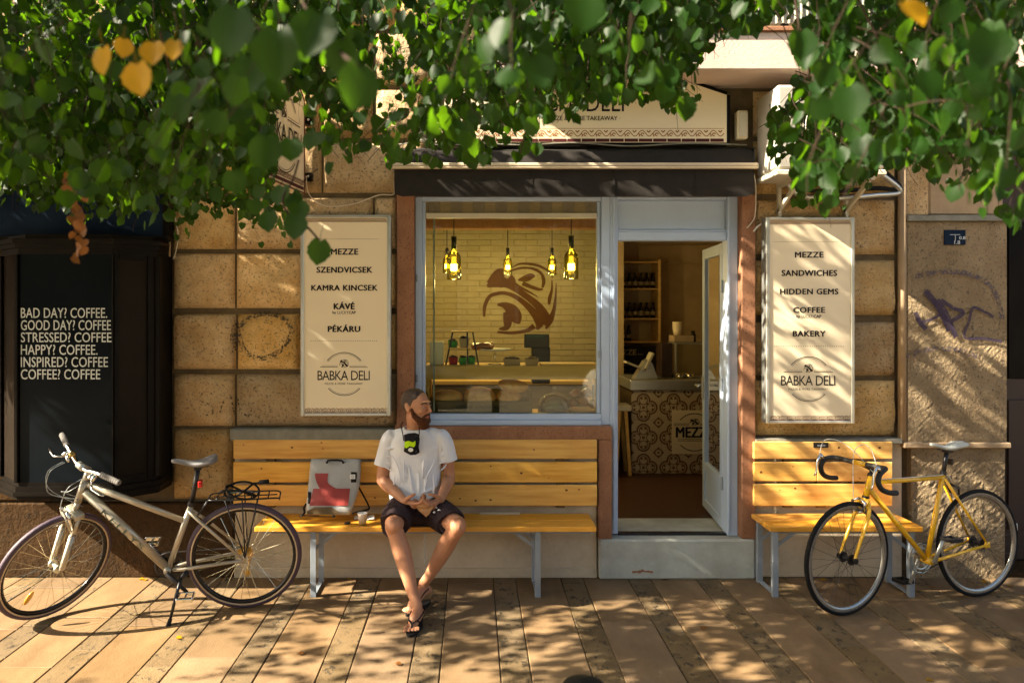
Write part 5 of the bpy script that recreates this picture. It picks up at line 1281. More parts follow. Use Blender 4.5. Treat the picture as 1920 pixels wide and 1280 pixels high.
def cyl_thing(name, label, cat, px, py0, py1, wpx, D, m, top=None, prof=None, dz=0):
    x = wx(px,D); z0, z1 = wz(py1,D), wz(py0,D); r = wpx/2*D/F; t = thing(name, label, cat, (x,D,z0))
    if prof is None: prof = [(0,0),(.82,0),(1,1),(.93,1),(.78,.08),(0,.08)]
    obj('body', B().lathe([(a*r, b_*(z1-z0)) for a, b_ in prof], (x,D,z0), 20), MT[m], t, smooth=True)
    if top: obj('content', B().ell((x,D,z1-.006), r*.85, r*.85, .02).jit(.008, 60), MT[top], t, smooth=True)
    return t
MT['green_cup'] = mat('green_paper_cup', (.08,.42,.07), .6); MT['red_cup'] = mat('red_paper_cup', (.5,.03,.02), .6); MT['kraft'] = mat('kraft_paper', (.50,.38,.24), .75)
MT['dark_food'] = mat('dark_filling', (.06,.025,.012), .6, bump=.5); MT['black_plastic'] = mat('black_plastic', (.012,.013,.014), .35)
D3 = DI+.02
te = thing('tiered_stand', 'three tier wooden cake stand with dark rods on the pine shelf', 'stand', (wx(868,D3), D3, STOP))
for py, a, b_ in ((684,833,894),(652,843,884),(621,846,888)):
    obj('tier', B().box(wx(a,D3), wx(b_,D3), D3-.06, D3+.06, wz(py,D3)-.004, wz(py,D3)+.004, .002), MT['wood_int'], te)
rd = B()
for (a, b_) in ((836,849),(877,876),(897,886)): rd.tube([W(a,684,D3-.05 if a < 880 else D3), W(b_,621,D3-.05 if a < 880 else D3)], .006, 8)
obj('rod', rd, MT['black_plastic'], te)
cyl_thing('paper_cup', 'green paper cup of sauce on the middle tier of the stand', 'cup', 849,639,651,19,D3,'green_cup','dark_food')
cyl_thing('paper_cup', 'red paper cup at the bottom left of the tiered stand', 'cup', 850,669,683,18,D3,'red_cup','dark_food')
cyl_thing('paper_cup', 'left of the two green cups at the bottom of the tiered stand', 'cup', 868,670,683,16,D3,'green_cup','dark_food')
cyl_thing('paper_cup', 'green cup behind the rod at the bottom right of the tiered stand', 'cup', 884,669,683,16,D3+.03,'green_cup','dark_food')
def kbox(label, px0, px1, py0, py1, D, fill=None):
    a, b_ = wx(px0,D), wx(px1,D); z0, z1 = wz(py1,D), wz(py0,D); t = thing('paper_box', label, 'box', ((a+b_)/2, D, z0)); s = .008; h = .05
    v = [(a+s,D-h+s,z0),(b_-s,D-h+s,z0),(b_-s,D+h-s,z0),(a+s,D+h-s,z0),(a,D-h,z1),(b_,D-h,z1),(b_,D+h,z1),(a,D+h,z1)]
    obj('tray', B().add(v, [(0,3,2,1),(0,1,5,4),(1,2,6,5),(2,3,7,6),(3,0,4,7)]), MT['kraft'], t)
    obj('filling', B().ell(((a+b_)/2, D, z1-.005), (b_-a)/2*.92, h*.9, .018).jit(.012, 50), MT['dark_food'], t, smooth=True)
kbox('square kraft box on the middle tier of the stand', 861,880,634,651,D3)
kbox('left of the two filled kraft trays on the pine shelf', 944,976,672,687,D3)
kbox('right one of the two filled kraft trays on the pine shelf', 984,1009,672,687,D3)
tgl = thing('cake_stand', 'glass cake stand holding glazed pastry on the pine shelf', 'stand', (wx(930,D3), D3+.05, STOP))
MT['clear'] = glassy('clear_glass', (.93,.95,.93), f0=.12)
obj('stem', B().lathe([(.05,0),(.05,.005),(.012,.012),(.009,.05),(.012,.09),(.02,.1)], (wx(928,D3), D3+.06, STOP), 18), MT['clear'], tgl, smooth=True)
obj('plate', B().lathe([(0,.1),(.10,.102),(.125,.115),(.122,.117),(.0,.106)], (wx(928,D3), D3+.06, STOP), 26), MT['paper'], tgl, smooth=True)
pst = mat('glazed_pastry', (.36,.12,.02), .25, col2=(.22,.06,.01), sc=30, bump=.5, bsc=60, coat=.5); MT['pastry'] = pst
tag(obj('pastry', B().tube(spl([(wx(905,D3)+.07*math.cos(a)*.9, D3+.06+.05*math.sin(a), STOP+.135+.008*math.sin(3*a)) for a in [i*.55 for i in range(12)]],3), .024, 10), MT['pastry'], smooth=True), 'glazed twisted pastry on the glass cake stand', 'pastry')
tag(obj('cutting_board', B().box(wx(1012,D3), wx(1118,D3), D3-.08, D3+.12, STOP, STOP+.014, .004), MT['wood_int']), 'flat wooden board at the right end of the pine shelf', 'board')
tag(obj('pale_carton', B().box(wx(806,D3), wx(832,D3), D3-.02, D3+.09, STOP, STOP+.17, .003), MT['paper']), 'plain pale carton at the left end of the pine shelf', 'carton')
# glass domes low right
Dd = DI+.02
td = thing('glass_dome', 'glass dome over a dark cake low in the window beside the crate', 'dome', (wx(1040,Dd), Dd, SILL+.03))
obj('dome', B().lathe([(.125,0),(.125,.06),(.11,.11),(.07,.15),(.02,.165),(0,.166)], (wx(1040,Dd), Dd, SILL+.045), 28), MT['clear'], td, smooth=True)
obj('knob', B().lathe([(.006,0),(.006,.012),(.016,.022),(.016,.034),(0,.044)], (wx(1040,Dd), Dd, SILL+.21), 14), MT['clear'], td, smooth=True)
obj('plate', B().lathe([(0,0),(.14,0),(.15,.012),(0,.010)], (wx(1040,Dd), Dd, SILL+.032), 28), MT['paper'], td, smooth=True)
tag(obj('cake', B().lathe([(0,0),(.10,0),(.105,.05),(.08,.075),(0,.085)], (wx(1040,Dd), Dd, SILL+.048), 22).jit(.012, 30), MT['dark_food'], smooth=True), 'dark domed cake under the glass dome', 'cake')
random.seed(5)
tbk = thing('round_basket', 'round basket heaped with glazed buns at the right end of the window', 'basket', (wx(1092,Dd), Dd, SILL+.03))
obj('rim', B().lathe([(.07,0),(.105,.05),(.115,.055),(.10,.05),(.065,.006)], (wx(1092,Dd), Dd, SILL+.032), 24), MT['wood_int'], tbk, smooth=True)
for i, (a, b_, c) in enumerate(((1072,755,0),(1092,752,-.03),(1111,757,0),(1080,738,.01),(1100,735,.0),(1088,745,.06))):
    p = W(a, b_, Dd+c); tag(obj('bun', B().ell(p, .045, .04, .03).jit(.012, 25, i), MT['pastry'], smooth=True), ('lower left','lower middle','lower right','upper left','upper right','rear')[i]+' glazed bun of the heap in the round basket', 'bun', 'glazed buns in the basket')
# till / coffee grinder silhouettes behind
Dt = 6.6
tt = thing('cash_register', 'black point of sale screen standing behind the pine shelf', 'till', (wx(1010,Dt), Dt, wz(690,Dt)))
obj('screen', B().box(wx(983,Dt), wx(1030,Dt), Dt, Dt+.03, wz(652,Dt), wz(626,Dt), .005), MT['black_plastic'], tt)
obj('screen_bar', B().box(wx(987,Dt), wx(1020,Dt), Dt-.003, Dt-.0005, wz(632,Dt), wz(629,Dt)), mat('dim_green_screen', (.01,.06,.04), .3), tt)
obj('till_body', B().box(wx(998,Dt), wx(1032,Dt), Dt+.02, Dt+.16, wz(720,Dt), wz(650,Dt), .01), MT['black_plastic'], tt)
# worktop inside, with pale wall panel
tw = thing('back_counter', 'dark back counter across the shop behind the window display', 'counter', (.2, 7.6, STZ))
obj('counter_body', B().box(-.95, 1.35, 7.35, 7.95, STZ, 1.14, .01), MT['wood_dk'], tw)
obj('counter_top', B().box(-.97, 1.37, 7.32, 7.97, 1.1405, 1.18, .005), MT['wood_int'], tw)
# pendant bottle lamps
MT['bottle_g'] = glassy('green_bottle_glass', (.72,.66,.20), refl=(.9,.9,.8), f0=.10)
MT['bulb'] = mat('warm_bulb', (1,.8,.35), .5, emis=(1.0,.62,.12), est=20.0)
MT['socket'] = mat('yellow_socket_tube', (.6,.42,.08), .5, emis=(1.0,.6,.1), est=.5)
def lamp(label, px, pt, pb, D, ptop):
    s = D/F; x = wx(px,D); zt, zb_ = wz(pt,D), wz(pb,D); H = zt-zb_; t = thing('bottle_lamp', label, 'lamp', (x,D,zb_), group='bottle lamps hanging behind the window')
    r = .168*H
    obj('bottle_shade', B().lathe([(.97*r,0),(r,.03*H),(r,.48*H),(.9*r,.56*H),(.45*r,.66*H),(.34*r,.72*H),(.34*r,.97*H),(.40*r,.975*H),(.40*r,H),(.001,H)], (x,D,zb_), 24), MT['bottle_g'], t, smooth=True)
    obj('bulb', B().lathe([(0,.20*H),(.42*r,.205*H),(.46*r,.22*H),(.46*r,.345*H),(.44*r,.355*H)], (x,D,zb_), 16), MT['bulb'], t, smooth=True)
    obj('socket', B().lathe([(.44*r,.358*H),(.38*r,.37*H),(.30*r,.53*H),(0,.535*H)], (x,D,zb_), 16), MT['socket'], t, smooth=True)
    obj('neck_sleeve', B().lathe([(.36*r,.70*H),(.37*r,.99*H),(0,1.0*H)], (x,D,zb_), 16), MT['black_plastic'], t, smooth=True)
    obj('cord', B().tube([(x,D,zt),(x,D,wz(ptop,D))], .004, 6), MT['black_plastic'], t)
    obj('ceiling_cup', B().lathe([(.045,0),(.045,.02),(0,.03)], (x,D,wz(ptop,D)), 16), MT['black_plastic'], t)
    l = bpy.data.lights.new('bulb_light', 'POINT'); l.energy = 13.0*(D/6)**2*LAMPK; l.color = (1.0,.74,.30); l.shadow_soft_size = .03
    lo = bpy.data.objects.new('bulb_light', l); COL.objects.link(lo); lo.location = (x, D, zb_-.03)
LAMPK = .10
lamp('left of the two large bottle lamps, in front of the small one', 851, 443, 524, 6.2, 360)
lamp('small bottle lamp half hidden behind the left large bottle lamp', 838, 465, 512, 7.4, 428)
lamp('small bottle lamp hanging alone in the middle, over the wall emblem', 952, 465, 515, 7.4, 428)
lamp('small bottle lamp to the left of the right large bottle lamp', 1035, 465, 515, 7.4, 428)
lamp('right one of the two large bottle lamps', 1071, 442, 523, 6.2, 360)
# wall emblem painted on the brick
m_ = babka_mark(wx(905,BKY-.011), wx(1043,BKY-.011), wz(628,BKY-.011), wz(485,BKY-.011), BKY-.0115)
tag(obj('wall_emblem', m_, MT['logo_br']), 'large brown swirling bun emblem painted on the pale brick wall', 'emblem')
tag(obj('ceiling_beam', B().box(-1.0, 1.44, 7.0, 7.15, wz(428,7.0), wz(408,7.0), .01), MT['brown']), 'dark brown beam across the ceiling behind the window', 'beam')
# tiled counter by the door
Dk = 7.42
tk = thing('tiled_counter', 'shop counter clad in patterned brown and cream tiles seen through the door', 'counter', (2.2, Dk, STZ))
kx0, kx1 = wx(1184,Dk), 3.0; kz1 = wz(731,Dk)
obj('counter_core', B().box(kx0+.006, kx1, Dk+.008, Dk+.62, STZ, kz1, .004), MT['wood_dk'], tk)
def tilemat():
    m = bpy.data.materials.new('patterned_tile'); m.use_nodes = True; nt = m.node_tree; p = nt.nodes['Principled BSDF']; L = nt.links.new
    g = N(nt,'ShaderNodeNewGeometry'); sx = N(nt,'ShaderNodeSeparateXYZ'); L(g.outputs['Position'], sx.inputs[0])
    T = .29
    def frac(o, off):
        a = N(nt,'ShaderNodeMath',operation='MULTIPLY_ADD',i_1=1/T,i_2=off); L(o, a.inputs[0]); b = N(nt,'ShaderNodeMath',operation='FRACT'); L(a.outputs[0], b.inputs[0])
        c = N(nt,'ShaderNodeMath',operation='SUBTRACT',i_1=.5); L(b.outputs[0], c.inputs[0]); return c.outputs[0]
    u, v = frac(sx.outputs[0], .1-kx0/T), frac(sx.outputs[2], .35)
    def M_(op, a, b=None, c=None):
        n = N(nt,'ShaderNodeMath',operation=op)
        for i, q in enumerate((a, b, c)):
            if q is None: continue
            if isinstance(q, (int, float)): n.inputs[i].default_value = q
            else: L(q, n.inputs[i])
        return n.outputs[0]
    au, av = M_('ABSOLUTE', u), M_('ABSOLUTE', v)
    def d(a, b): # distance to (a,b) in folded space
        x = M_('SUBTRACT', au, a); y = M_('SUBTRACT', av, b); return M_('SQRT', M_('ADD', M_('MULTIPLY', x, x), M_('MULTIPLY', y, y)))
    def band(dd, r, w_): return M_('LESS_THAN', M_('ABSOLUTE', M_('SUBTRACT', dd, r)), w_)
    q1 = d(.24, 0); q2 = d(0, .24); qm = M_('MINIMUM', q1, q2); qc = d(0, 0)
    outer = M_('LESS_THAN', M_('ABSOLUTE', M_('SUBTRACT', M_('MINIMUM', qm, M_('ADD', qc, -.02)), .205)), .028)
    inner = M_('LESS_THAN', M_('ABSOLUTE', M_('SUBTRACT', qm, .135)), .014)
    pet = M_('LESS_THAN', M_('MINIMUM', d(.13,.13), M_('MINIMUM', d(.30,.06), d(.06,.30))), .038)
    cen = M_('LESS_THAN', qc, .05)
    cor = band(d(.5,.5), .12, .02); cor2 = M_('LESS_THAN', M_('MINIMUM', d(.5,.5), M_('MINIMUM', d(.5,.36), d(.36,.5))), .04)
    s = outer
    for q in (inner, pet, cen, cor, cor2): s = M_('MAXIMUM', s, q)
    mx = N(nt,'ShaderNodeMix',data_type='RGBA'); L(s, mx.inputs[0]); mx.inputs[6].default_value = (.56,.46,.30,1); mx.inputs[7].default_value = (.15,.065,.03,1)
    L(mx.outputs[2], p.inputs['Base Color']); p.inputs['Roughness'].default_value = .35; return m
MT['tile'] = tilemat(); T_ = .145; x = kx0; i = 0
while x < kx1-.01:
    z = kz1
    while z > STZ+.02:
        zl = max(STZ, z-T_); obj('wall_tile', B().box(x+.0008, min(x+T_, kx1)-.0008, Dk, Dk+.0078, zl+.0008, z-.0008, .0015), MT['tile'], tk); z = zl
    x += T_
obj('steel_top', B().box(kx0-.02, kx1, Dk-.04, Dk+.64, kz1+.001, kz1+.10, .006), MT['alu'], tk)
tq = thing('counter_sign', 'square cream MEZZE sign on the tiled counter', 'sign', (wx(1290,Dk), Dk, wz(852,Dk)))
Dq = Dk-.012; sq0, sq1 = wx(1260,Dq), wx(1345,Dq)
obj('sign_board', B().box(sq0, sq1, Dq, Dk-.001, wz(851,Dq), wz(769,Dq), .002), MT['board'], tq)
q = text_b('MEZZE', wx(1267,Dq), wx(1337,Dq), wz(820,Dq), wz(800,Dq), Dq-.002, bold=.03); s_ = Dq/F; c_ = (wx(1302,Dq), wz(810,Dq))
q.ribbon(arc_pts(c_[0], c_[1], 35*s_, 40, 140), 1.6*s_, Dq-.002); q.ribbon(arc_pts(c_[0], c_[1], 35*s_, 222, 318), 1.6*s_, Dq-.002)
for a, b_ in ((1263,1292),(1312,1341)):
    for yy in (794, 797): q.ribbon([(wx(a,Dq), wz(yy,Dq)), (wx(b_,Dq), wz(yy,Dq))], .9*s_, Dq-.002)
for yy in (823, 826): q.ribbon([(wx(1270,Dq), wz(yy,Dq)), (wx(1335,Dq), wz(yy,Dq))], .7*s_, Dq-.002)
m2 = babka_mark(wx(1293,Dq), wx(1311,Dq), wz(797,Dq), wz(784,Dq), Dq-.002); q.add(m2.v, m2.f)
obj('lettering', q, MT['ink'], tq)
KT = kz1+.101
tsc = thing('kitchen_scale', 'pale slicing scale with tilted metal tray on the tiled counter', 'scale', (wx(1206,Dk+.1), Dk+.1, KT))
obj('scale_body', B().prism([(wx(1192,Dk),KT),(wx(1236,Dk),KT),(wx(1226,Dk),KT+.15),(wx(1219,Dk),KT+.19),(wx(1212,Dk),KT+.17)], Dk+.05, Dk+.2), MT['alu'], tsc)
obj('tray', B().bar(W(1172,678,Dk+.1), W(1208,692,Dk+.1), .02, .16, up=(0,1,0)).bar(W(1206,694,Dk+.1), W(1222,661,Dk+.1), .02, .16, up=(0,1,0)), MT['white_metal'], tsc)
Dv = Dk+.35
tv = thing('glass_cabinet', 'low metal framed glass cabinet on the tiled counter', 'cabinet', (wx(1285,Dv), Dv, KT))
cf = B(); a, b_ = wx(1259,Dv), wx(1345,Dv); z1 = KT+.33
for x_ in (a, b_-.02):
    for y_ in (Dv-.14, Dv+.12): cf.box(x_, x_+.02, y_, y_+.02, KT, z1, .002)
for z_ in (z1, KT+.0): cf.box(a, b_, Dv-.14, Dv+.14, z_, z_+.02, .002)
obj('cabinet_frame', cf, MT['alu'], tv); obj('pane', B().box(a+.021, b_-.021, Dv-.135, Dv-.13, KT+.021, z1-.001), MT['clear'], tv)
tag(obj('wooden_tray', B().box(wx(1259,Dv), wx(1296,Dv), Dv-.1, Dv+.1, z1+.021, z1+.085, .004), MT['kraft']), 'small wooden tray on top of the glass cabinet', 'tray')
for i in range(3): tag(obj('paper_cups', B().lathe([(0,0),(.035,0),(.05,.08),(.047,.08)], (wx(1270,Dv)+.0, Dv, z1+.087+.028*i), 16), MT['board'], smooth=True), ('bottom','middle','top')[i]+' paper cup of the small stack on the wooden tray', 'cup', 'stacked paper cups')
tag(obj('dark_jar', B().lathe([(0,0),(.03,0),(.03,.07),(.02,.09),(.02,.11),(0,.11)], (wx(1294,Dv)+.03, Dv, z1+.022), 14), MT['wine'], smooth=True), 'small dark jar beside the wooden tray', 'jar')
tag(obj('book_stack', B().box(wx(1236,Dv), wx(1256,Dv), Dv-.1, Dv+.1, KT, KT+.34, .004), MT['dkbrown'] ), 'dark brown box between scale and glass cabinet', 'box')
for i, px in enumerate((1274, 1293)):
    tag(obj('metal_cup', B().lathe([(0,0),(.04,0),(.045,.05),(.0,.05)], (wx(px,Dv-.2), Dv-.2, KT), 16), MT['chrome'], smooth=True), ('left' if i == 0 else 'right')+' one of two small metal cups before the glass cabinet', 'cup')
# bottle shelves
Ds = 8.75
tb_ = thing('bottle_shelf', 'wooden wall shelf of three tiers holding dark bottles inside the shop', 'shelf', (wx(1190,Ds), Ds, wz(640,Ds)))
sxa, sxb = wx(1120,Ds), wx(1230,Ds)
for py in (640, 597, 541.5, 492): obj('shelf_board', B().box(sxa, sxb, Ds-.1, RY1-.1, wz(py,Ds)-.012, wz(py,Ds)+.006, .002), MT['wood_int'], tb_)
obj('side_board', B().box(sxb, sxb+.03, Ds-.105, RY1-.1, wz(643,Ds), wz(488,Ds), .002), MT['wood_int'], tb_)
obj('back_board', B().box(sxa, sxb, RY1-.12, RY1-.101, wz(640,Ds)+.007, wz(492,Ds)-.013), MT['int_wall'], tb_)
proto = None
for ri, (py, ph, xs_l) in enumerate(((541.5, 33, range(1132,1228,11)), (597, 33, range(1132,1228,11)), (640, 30, (1142,1153,1164,1175)))):
    for k, px in enumerate(xs_l):
        zb_ = wz(py,Ds)+.007; x_ = wx(px+4,Ds)
        if proto is None:
            proto = thing('bottle', '', 'bottle', (x_,Ds,zb_), group='dark bottles on the wall shelf')
            H = .175; r = .029
            obj('bottle_body', B().lathe([(0,0),(r,0),(r,.58*H),(.5*r,.78*H),(.45*r,.9*H),(.62*r,.905*H),(.62*r,H),(0,H)], (x_,Ds,zb_), 14), MT['wine'], proto, smooth=True)
            obj('label', B().lathe([(r+.0006,.18*H),(r+.0006,.42*H)], (x_,Ds,zb_), 14), MT['cap'], proto, smooth=True)
            c = proto
        else: c = dup_tree(proto); c.location = (x_,Ds,zb_)
        nb_ = len(xs_l)-1-k; c['label'] = 'dark capped bottle, %s in the %s row of the wall shelf' % (('rightmost','second from the right','third from the right','fourth from the right','fifth from the right','sixth from the right','seventh from the right','eighth from the right','ninth from the right')[nb_], ('top','middle','bottom')[ri])
# chalk board and stool left of the counter
Db = 8.55
tcb = thing('menu_blackboard', 'black chalk board lettered MEZZE and SAKSUKA behind the counter', 'blackboard', (wx(1185,Db), Db, wz(758,Db)))
obj('board', B().box(wx(1120,Db), wx(1230,Db), Db, Db+.02, wz(770,Db), wz(648,Db), .003), MT['ink'], tcb)
q = text_b('MEZZE', wx(1150,Db), wx(1193,Db), wz(665,Db), wz(655,Db), Db-.002, bold=.02); 
for a, b_, y_ in ((1195,1206,664),(1150,1180,676),(1148,1186,684),(1150,1182,692),(1149,1184,700)): q.ribbon([(wx(a,Db), wz(y_,Db)), (wx(b_,Db), wz(y_,Db))], .005, Db-.002)
t2 = text_b('SAKSUKA', wx(1150,Db), wx(1200,Db), wz(731,Db), wz(721,Db), Db-.002, bold=.02); q.add(t2.v, t2.f); obj('chalk_lettering', q, MT['cap'], tcb)
tst = thing('wooden_stool', 'tall wooden stool with a white seat beside the tiled counter', 'stool', (wx(1166,Dk), Dk+.05, STZ))
obj('seat', B().box(wx(1150,Dk), wx(1180,Dk), Dk-.1, Dk+.16, wz(768,Dk), wz(758,Dk), .005), MT['paper'], tst)
for (a, b_, y_) in ((1158,1152,Dk-.08),(1170,1178,Dk-.08),(1158,1152,Dk+.14),(1170,1178,Dk+.14)): obj('leg', B().bar((wx(b_,Dk),y_,STZ), (wx(a,Dk),y_,wz(768,Dk)-.001), .03, .03), MT['wood_int'], tst)
# ------------------------------------------------------------------ the man on the bench
def remeshed(name, b, m, parent, vox, smooth=4, disp=None, sub=False, smf=.5):
    me = bpy.data.meshes.new('tmp'); me.from_pydata(b.v, [], b.f); me.update()
    bm = bmesh.new(); bm.from_mesh(me); bmesh.ops.recalc_face_normals(bm, faces=bm.faces); bm.to_mesh(me); bm.free()
    o = bpy.data.objects.new('tmp', me); COL.objects.link(o)
    r = o.modifiers.new('r', 'REMESH'); r.mode = 'VOXEL'; r.voxel_size = vox; r.use_smooth_shade = True
    s = o.modifiers.new('s', 'SMOOTH'); s.factor = smf; s.iterations = smooth
    if disp:
        for st_, sz in disp:
            tx = bpy.data.textures.new('wrinkle', 'CLOUDS'); tx.noise_scale = sz; tx.noise_depth = 3
            d = o.modifiers.new('d', 'DISPLACE'); d.texture = tx; d.strength = st_; d.mid_level = .5; d.texture_coords = 'GLOBAL'
    dg = bpy.context.evaluated_depsgraph_get(); m2 = bpy.data.meshes.new_from_object(o.evaluated_get(dg))
    v = [tuple(p.co) for p in m2.vertices]; f = [tuple(p.vertices) for p in m2.polygons]
    bpy.data.objects.remove(o); bpy.data.meshes.remove(m2)
    q = B(); q.v = v; q.f = f; q.m = [0]*len(f)
    return obj(name, q, m, parent, smooth=True)
def skinmat():
    m = mat('tanned_skin', (.50,.245,.135), .5, col2=(.42,.185,.095), sc=9, bump=.12, bsc=300, spec=.4)
    p = [n for n in m.node_tree.nodes if n.type == 'BSDF_PRINCIPLED'][0]
    p.inputs['Subsurface Weight'].default_value = .12; p.inputs['Subsurface Radius'].default_value = (.02,.008,.004); p.inputs['Subsurface Scale'].default_value = .4
    return m
MT['skin'] = skinmat()
MT['tee'] = mat('white_cotton', (.78,.79,.83), .85, col2=(.73,.74,.78), sc=4, bump=.25, bsc=18, sheen=.2, bdist=.015, bump2=.15, bsc2=600)
MT['shorts'] = mat('dark_brown_cotton', (.050,.033,.036), .85, col2=(.035,.023,.026), sc=6, bump=.5, bsc=30, bdist=.01)
MT['hair'] = mat('dark_brown_hair', (.035,.020,.013), .55, col2=(.065,.035,.020), sc=60, bump=.9, bsc=320, bdist=.004)
MT['beard'] = mat('red_brown_beard', (.060,.022,.008), .65, col2=(.12,.042,.014), sc=70, bump=1.0, bsc=260, bdist=.006)
MT['lips'] = mat('lips', (.42,.13,.09), .45); MT['eye'] = mat('eye_white', (.55,.50,.45), .15); MT['iris'] = mat('dark_iris', (.03,.015,.008), .1)
MT['sandal'] = mat('black_sandal_rubber', (.018,.016,.017), .6)
V3 = Vector
def limb(b, pts, rr, seg=16, flat=1.0, up=None):
    P_ = spl(pts, 5); R2 = [q.x for q in spl([(r, 0, 0) for r in rr], 5)]
    b.tube(P_, R2, seg, flat=flat, up=up)
    b.ell(P_[0], R2[0]*.98, R2[0]*.98, R2[0]*.98); b.ell(P_[-1], R2[-1]*.98, R2[-1]*.98, R2[-1]*.98)
CX = -.375
tm_ = thing('person', 'bearded man in white t-shirt, dark shorts and sandals sitting on the long bench looking aside', 'person', (CX, 4.9, 0))
body = B()
hipL, hipR = V3((-.46,5.09,.555)), V3((-.285,5.09,.555))     # L = left in the picture
knL, knR = V3((-.478,4.665,.545)), V3((-.088,4.68,.535))
anL, anR = V3((-.322,4.535,.085)), V3((-.305,4.80,.125))
shL, shR = V3((-.555,5.06,1.005)), V3((-.180,5.05,1.01))
elL, elR = V3((-.592,5.06,.735)), V3((-.148,5.07,.745))
wrL, wrR = V3((-.425,4.855,.648)), V3((-.198,4.865,.655))
def leg(h, k, a, side):
    d = (a-k)
    mid = h.lerp(k, .5)
    limb(body, [h, h.lerp(k,.33)+V3((0,0,.004)), h.lerp(k,.7), k+V3((0,.03,.0))], [.088,.083,.066,.056])
    body.ell(k+V3((0,-.014,.004)), .050,.048,.056)                                           # knee cap
    fwd = V3((0,-1,0)); back = (k-h).cross(V3((1,0,0))).normalized()
    cv = V3((0,.030,0))
    limb(body, [k+V3((0,.012,-.01)), k.lerp(a,.14)+cv*.6, k.lerp(a,.32)+cv, k.lerp(a,.55)+cv*.7, k.lerp(a,.8)+cv*.2, a+V3((0,0,.02))], [.053,.051,.056,.048,.034,.031])
leg(hipL, knL, anL, -1); leg(hipR, knR, anR, 1)
# feet
def foot(a, toe, roll, side):
    toe = V3(toe); d = (toe-a); d.z = 0; L_ = d.length; d.normalize(); lat = V3((-d.y, d.x, 0))*(1)
    heel = a - d*.055; heel.z = a.z-.042
    z0 = toe.z
    up_ = V3((0,0,1))
    limb(body, [a+V3((0,0,-.0)), a.lerp(heel,.6)+V3((0,0,-.005))], [.031,.030])
    limb(body, [heel+V3((0,0,.005)), a+d*.03+V3((0,0,-.035)), a+d*(L_*.6)+V3((0,0,-(a.z-z0)*.62)), a+d*(L_*.86)+V3((0,0,-(a.z-z0)*.92))], [.030,.034,.034,.024], flat=.72, up=(0,0,1))
    limb(body, [a+V3((0,0,-.005)), a+d*.07+V3((0,0,-.025)), a+d*(L_*.7)+V3((0,0,-(a.z-z0)*.78))], [.031,.030,.022])
    for i, (o_, ln, r_) in enumerate(((-.030*side, .038, .0135), (-.009*side,.036,.0095), (.009*side,.029,.009), (.024*side,.022,.0085), (.036*side,.014,.008))):
        p0 = a+d*(L_*.84)+lat*o_*.92; p0.z = z0+.002; p1 = a+d*(L_*.84+ln+.012)+lat*o_*1.1; p1.z = z0-.004
        body.tube([p0, p0.lerp(p1,.5)+V3((0,0,.003)), p1], [r_*.95, r_, r_*.85], 10); body.ell(p1, r_*.86, r_*.86, r_*.8)
    return d, lat, L_
fL = foot(anL, (-.345,4.40,.030), 0, 1)
fR = foot(anR, (-.385,4.645,.036), 0, -1)
# torso core and neck
limb(body, [V3((CX,5.11,.58)), V3((CX,5.12,.72)), V3((CX,5.10,.88)), V3((CX+.004,5.07,1.00))], [.115,.125,.135,.10])
nb_ = V3((CX+.003,5.055,1.035)); hc = V3((CX+.012,4.995,1.232))
limb(body, [nb_+V3((0,.01,-.02)), nb_+V3((.002,-.012,.05)), hc+V3((-.012,.02,-.07))], [.068,.058,.056])
for s_, sh in ((-1,shL),(1,shR)): limb(body, [nb_+V3((s_*.03,.01,-.015)), sh+V3((0,0,-.006))], [.050,.042])
def arm(sh, el, wr):
    limb(body, [sh+V3((0,0,-.01)), sh.lerp(el,.5)+V3((0,.004,0)), el], [.043,.044,.038])
    limb(body, [el, el.lerp(wr,.25), el.lerp(wr,.6), wr], [.039,.042,.034,.026])
arm(shL, elL, wrL); arm(shR, elR, wrR)
# hands
def hand(wr, dirv, palm_n, spread, sgn, curl):
    """dirv: towards the fingers, palm_n: out of the palm"""
    d = V3(dirv).normalized(); n = V3(palm_n); n = (n-d*n.dot(d)).normalized(); s = d.cross(n)*sgn     # s: towards the index side
    pc = wr+d*.05
    limb(body, [wr+d*.005, wr+d*.03, wr+d*.075], [.026,.030,.032], flat=.55, up=n)
    limb(body, [wr+d*.03+s*.012, wr+d*.082+s*.022], [.018,.017]); limb(body, [wr+d*.03-s*.015, wr+d*.078-s*.024], [.018,.016])
    for i, (o_, l1, l2, l3, r_) in enumerate(((.030,.040,.026,.020,.0092), (.010,.044,.029,.022,.0095), (-.010,.041,.027,.021,.0090), (-.029,.032,.021,.018,.0080))):
        base = wr+d*(.088-.004*abs(i-1))+s*o_; a1, a2, a3 = curl[i]
        def dr(a): return (d*math.cos(a)+n*math.sin(a)+s*spread*(1.5-i)*.12).normalized()
        p1 = base+dr(R(a1))*l1; p2 = p1+dr(R(a1+a2))*l2; p3 = p2+dr(R(a1+a2+a3))*l3
        body.tube([base-d*.015, base, p1, p2, p3], [r_*1.05,r_*1.08,r_,r_*.93,r_*.8], 9)
        for q, k in ((base,1.1),(p1,1.05),(p2,.98),(p3,.8)): body.ell(q, r_*k, r_*k, r_*k, None, 10, 7)
    tb0 = wr+d*.022+s*.024+n*.006; t1 = tb0+(d*.55+s*.65+n*.45).normalized()*.036; t2 = t1+(d*.8+s*.25+n*.6).normalized()*.030; t3 = t2+(d*.8-s*.05+n*.65).normalized()*.024
    body.tube([tb0, t1, t2, t3], [.016,.0125,.011,.009], 10)
    for q, r_ in ((tb0,.016),(t1,.0128),(t2,.0112),(t3,.009)): body.ell(q, r_, r_, r_, None, 10, 7)
hand(wrL, (.80,-.42,-.12), (.15,.30,1.0), .6, 1, [(15,38,20),(12,32,18),(10,26,15),(6,20,12)])
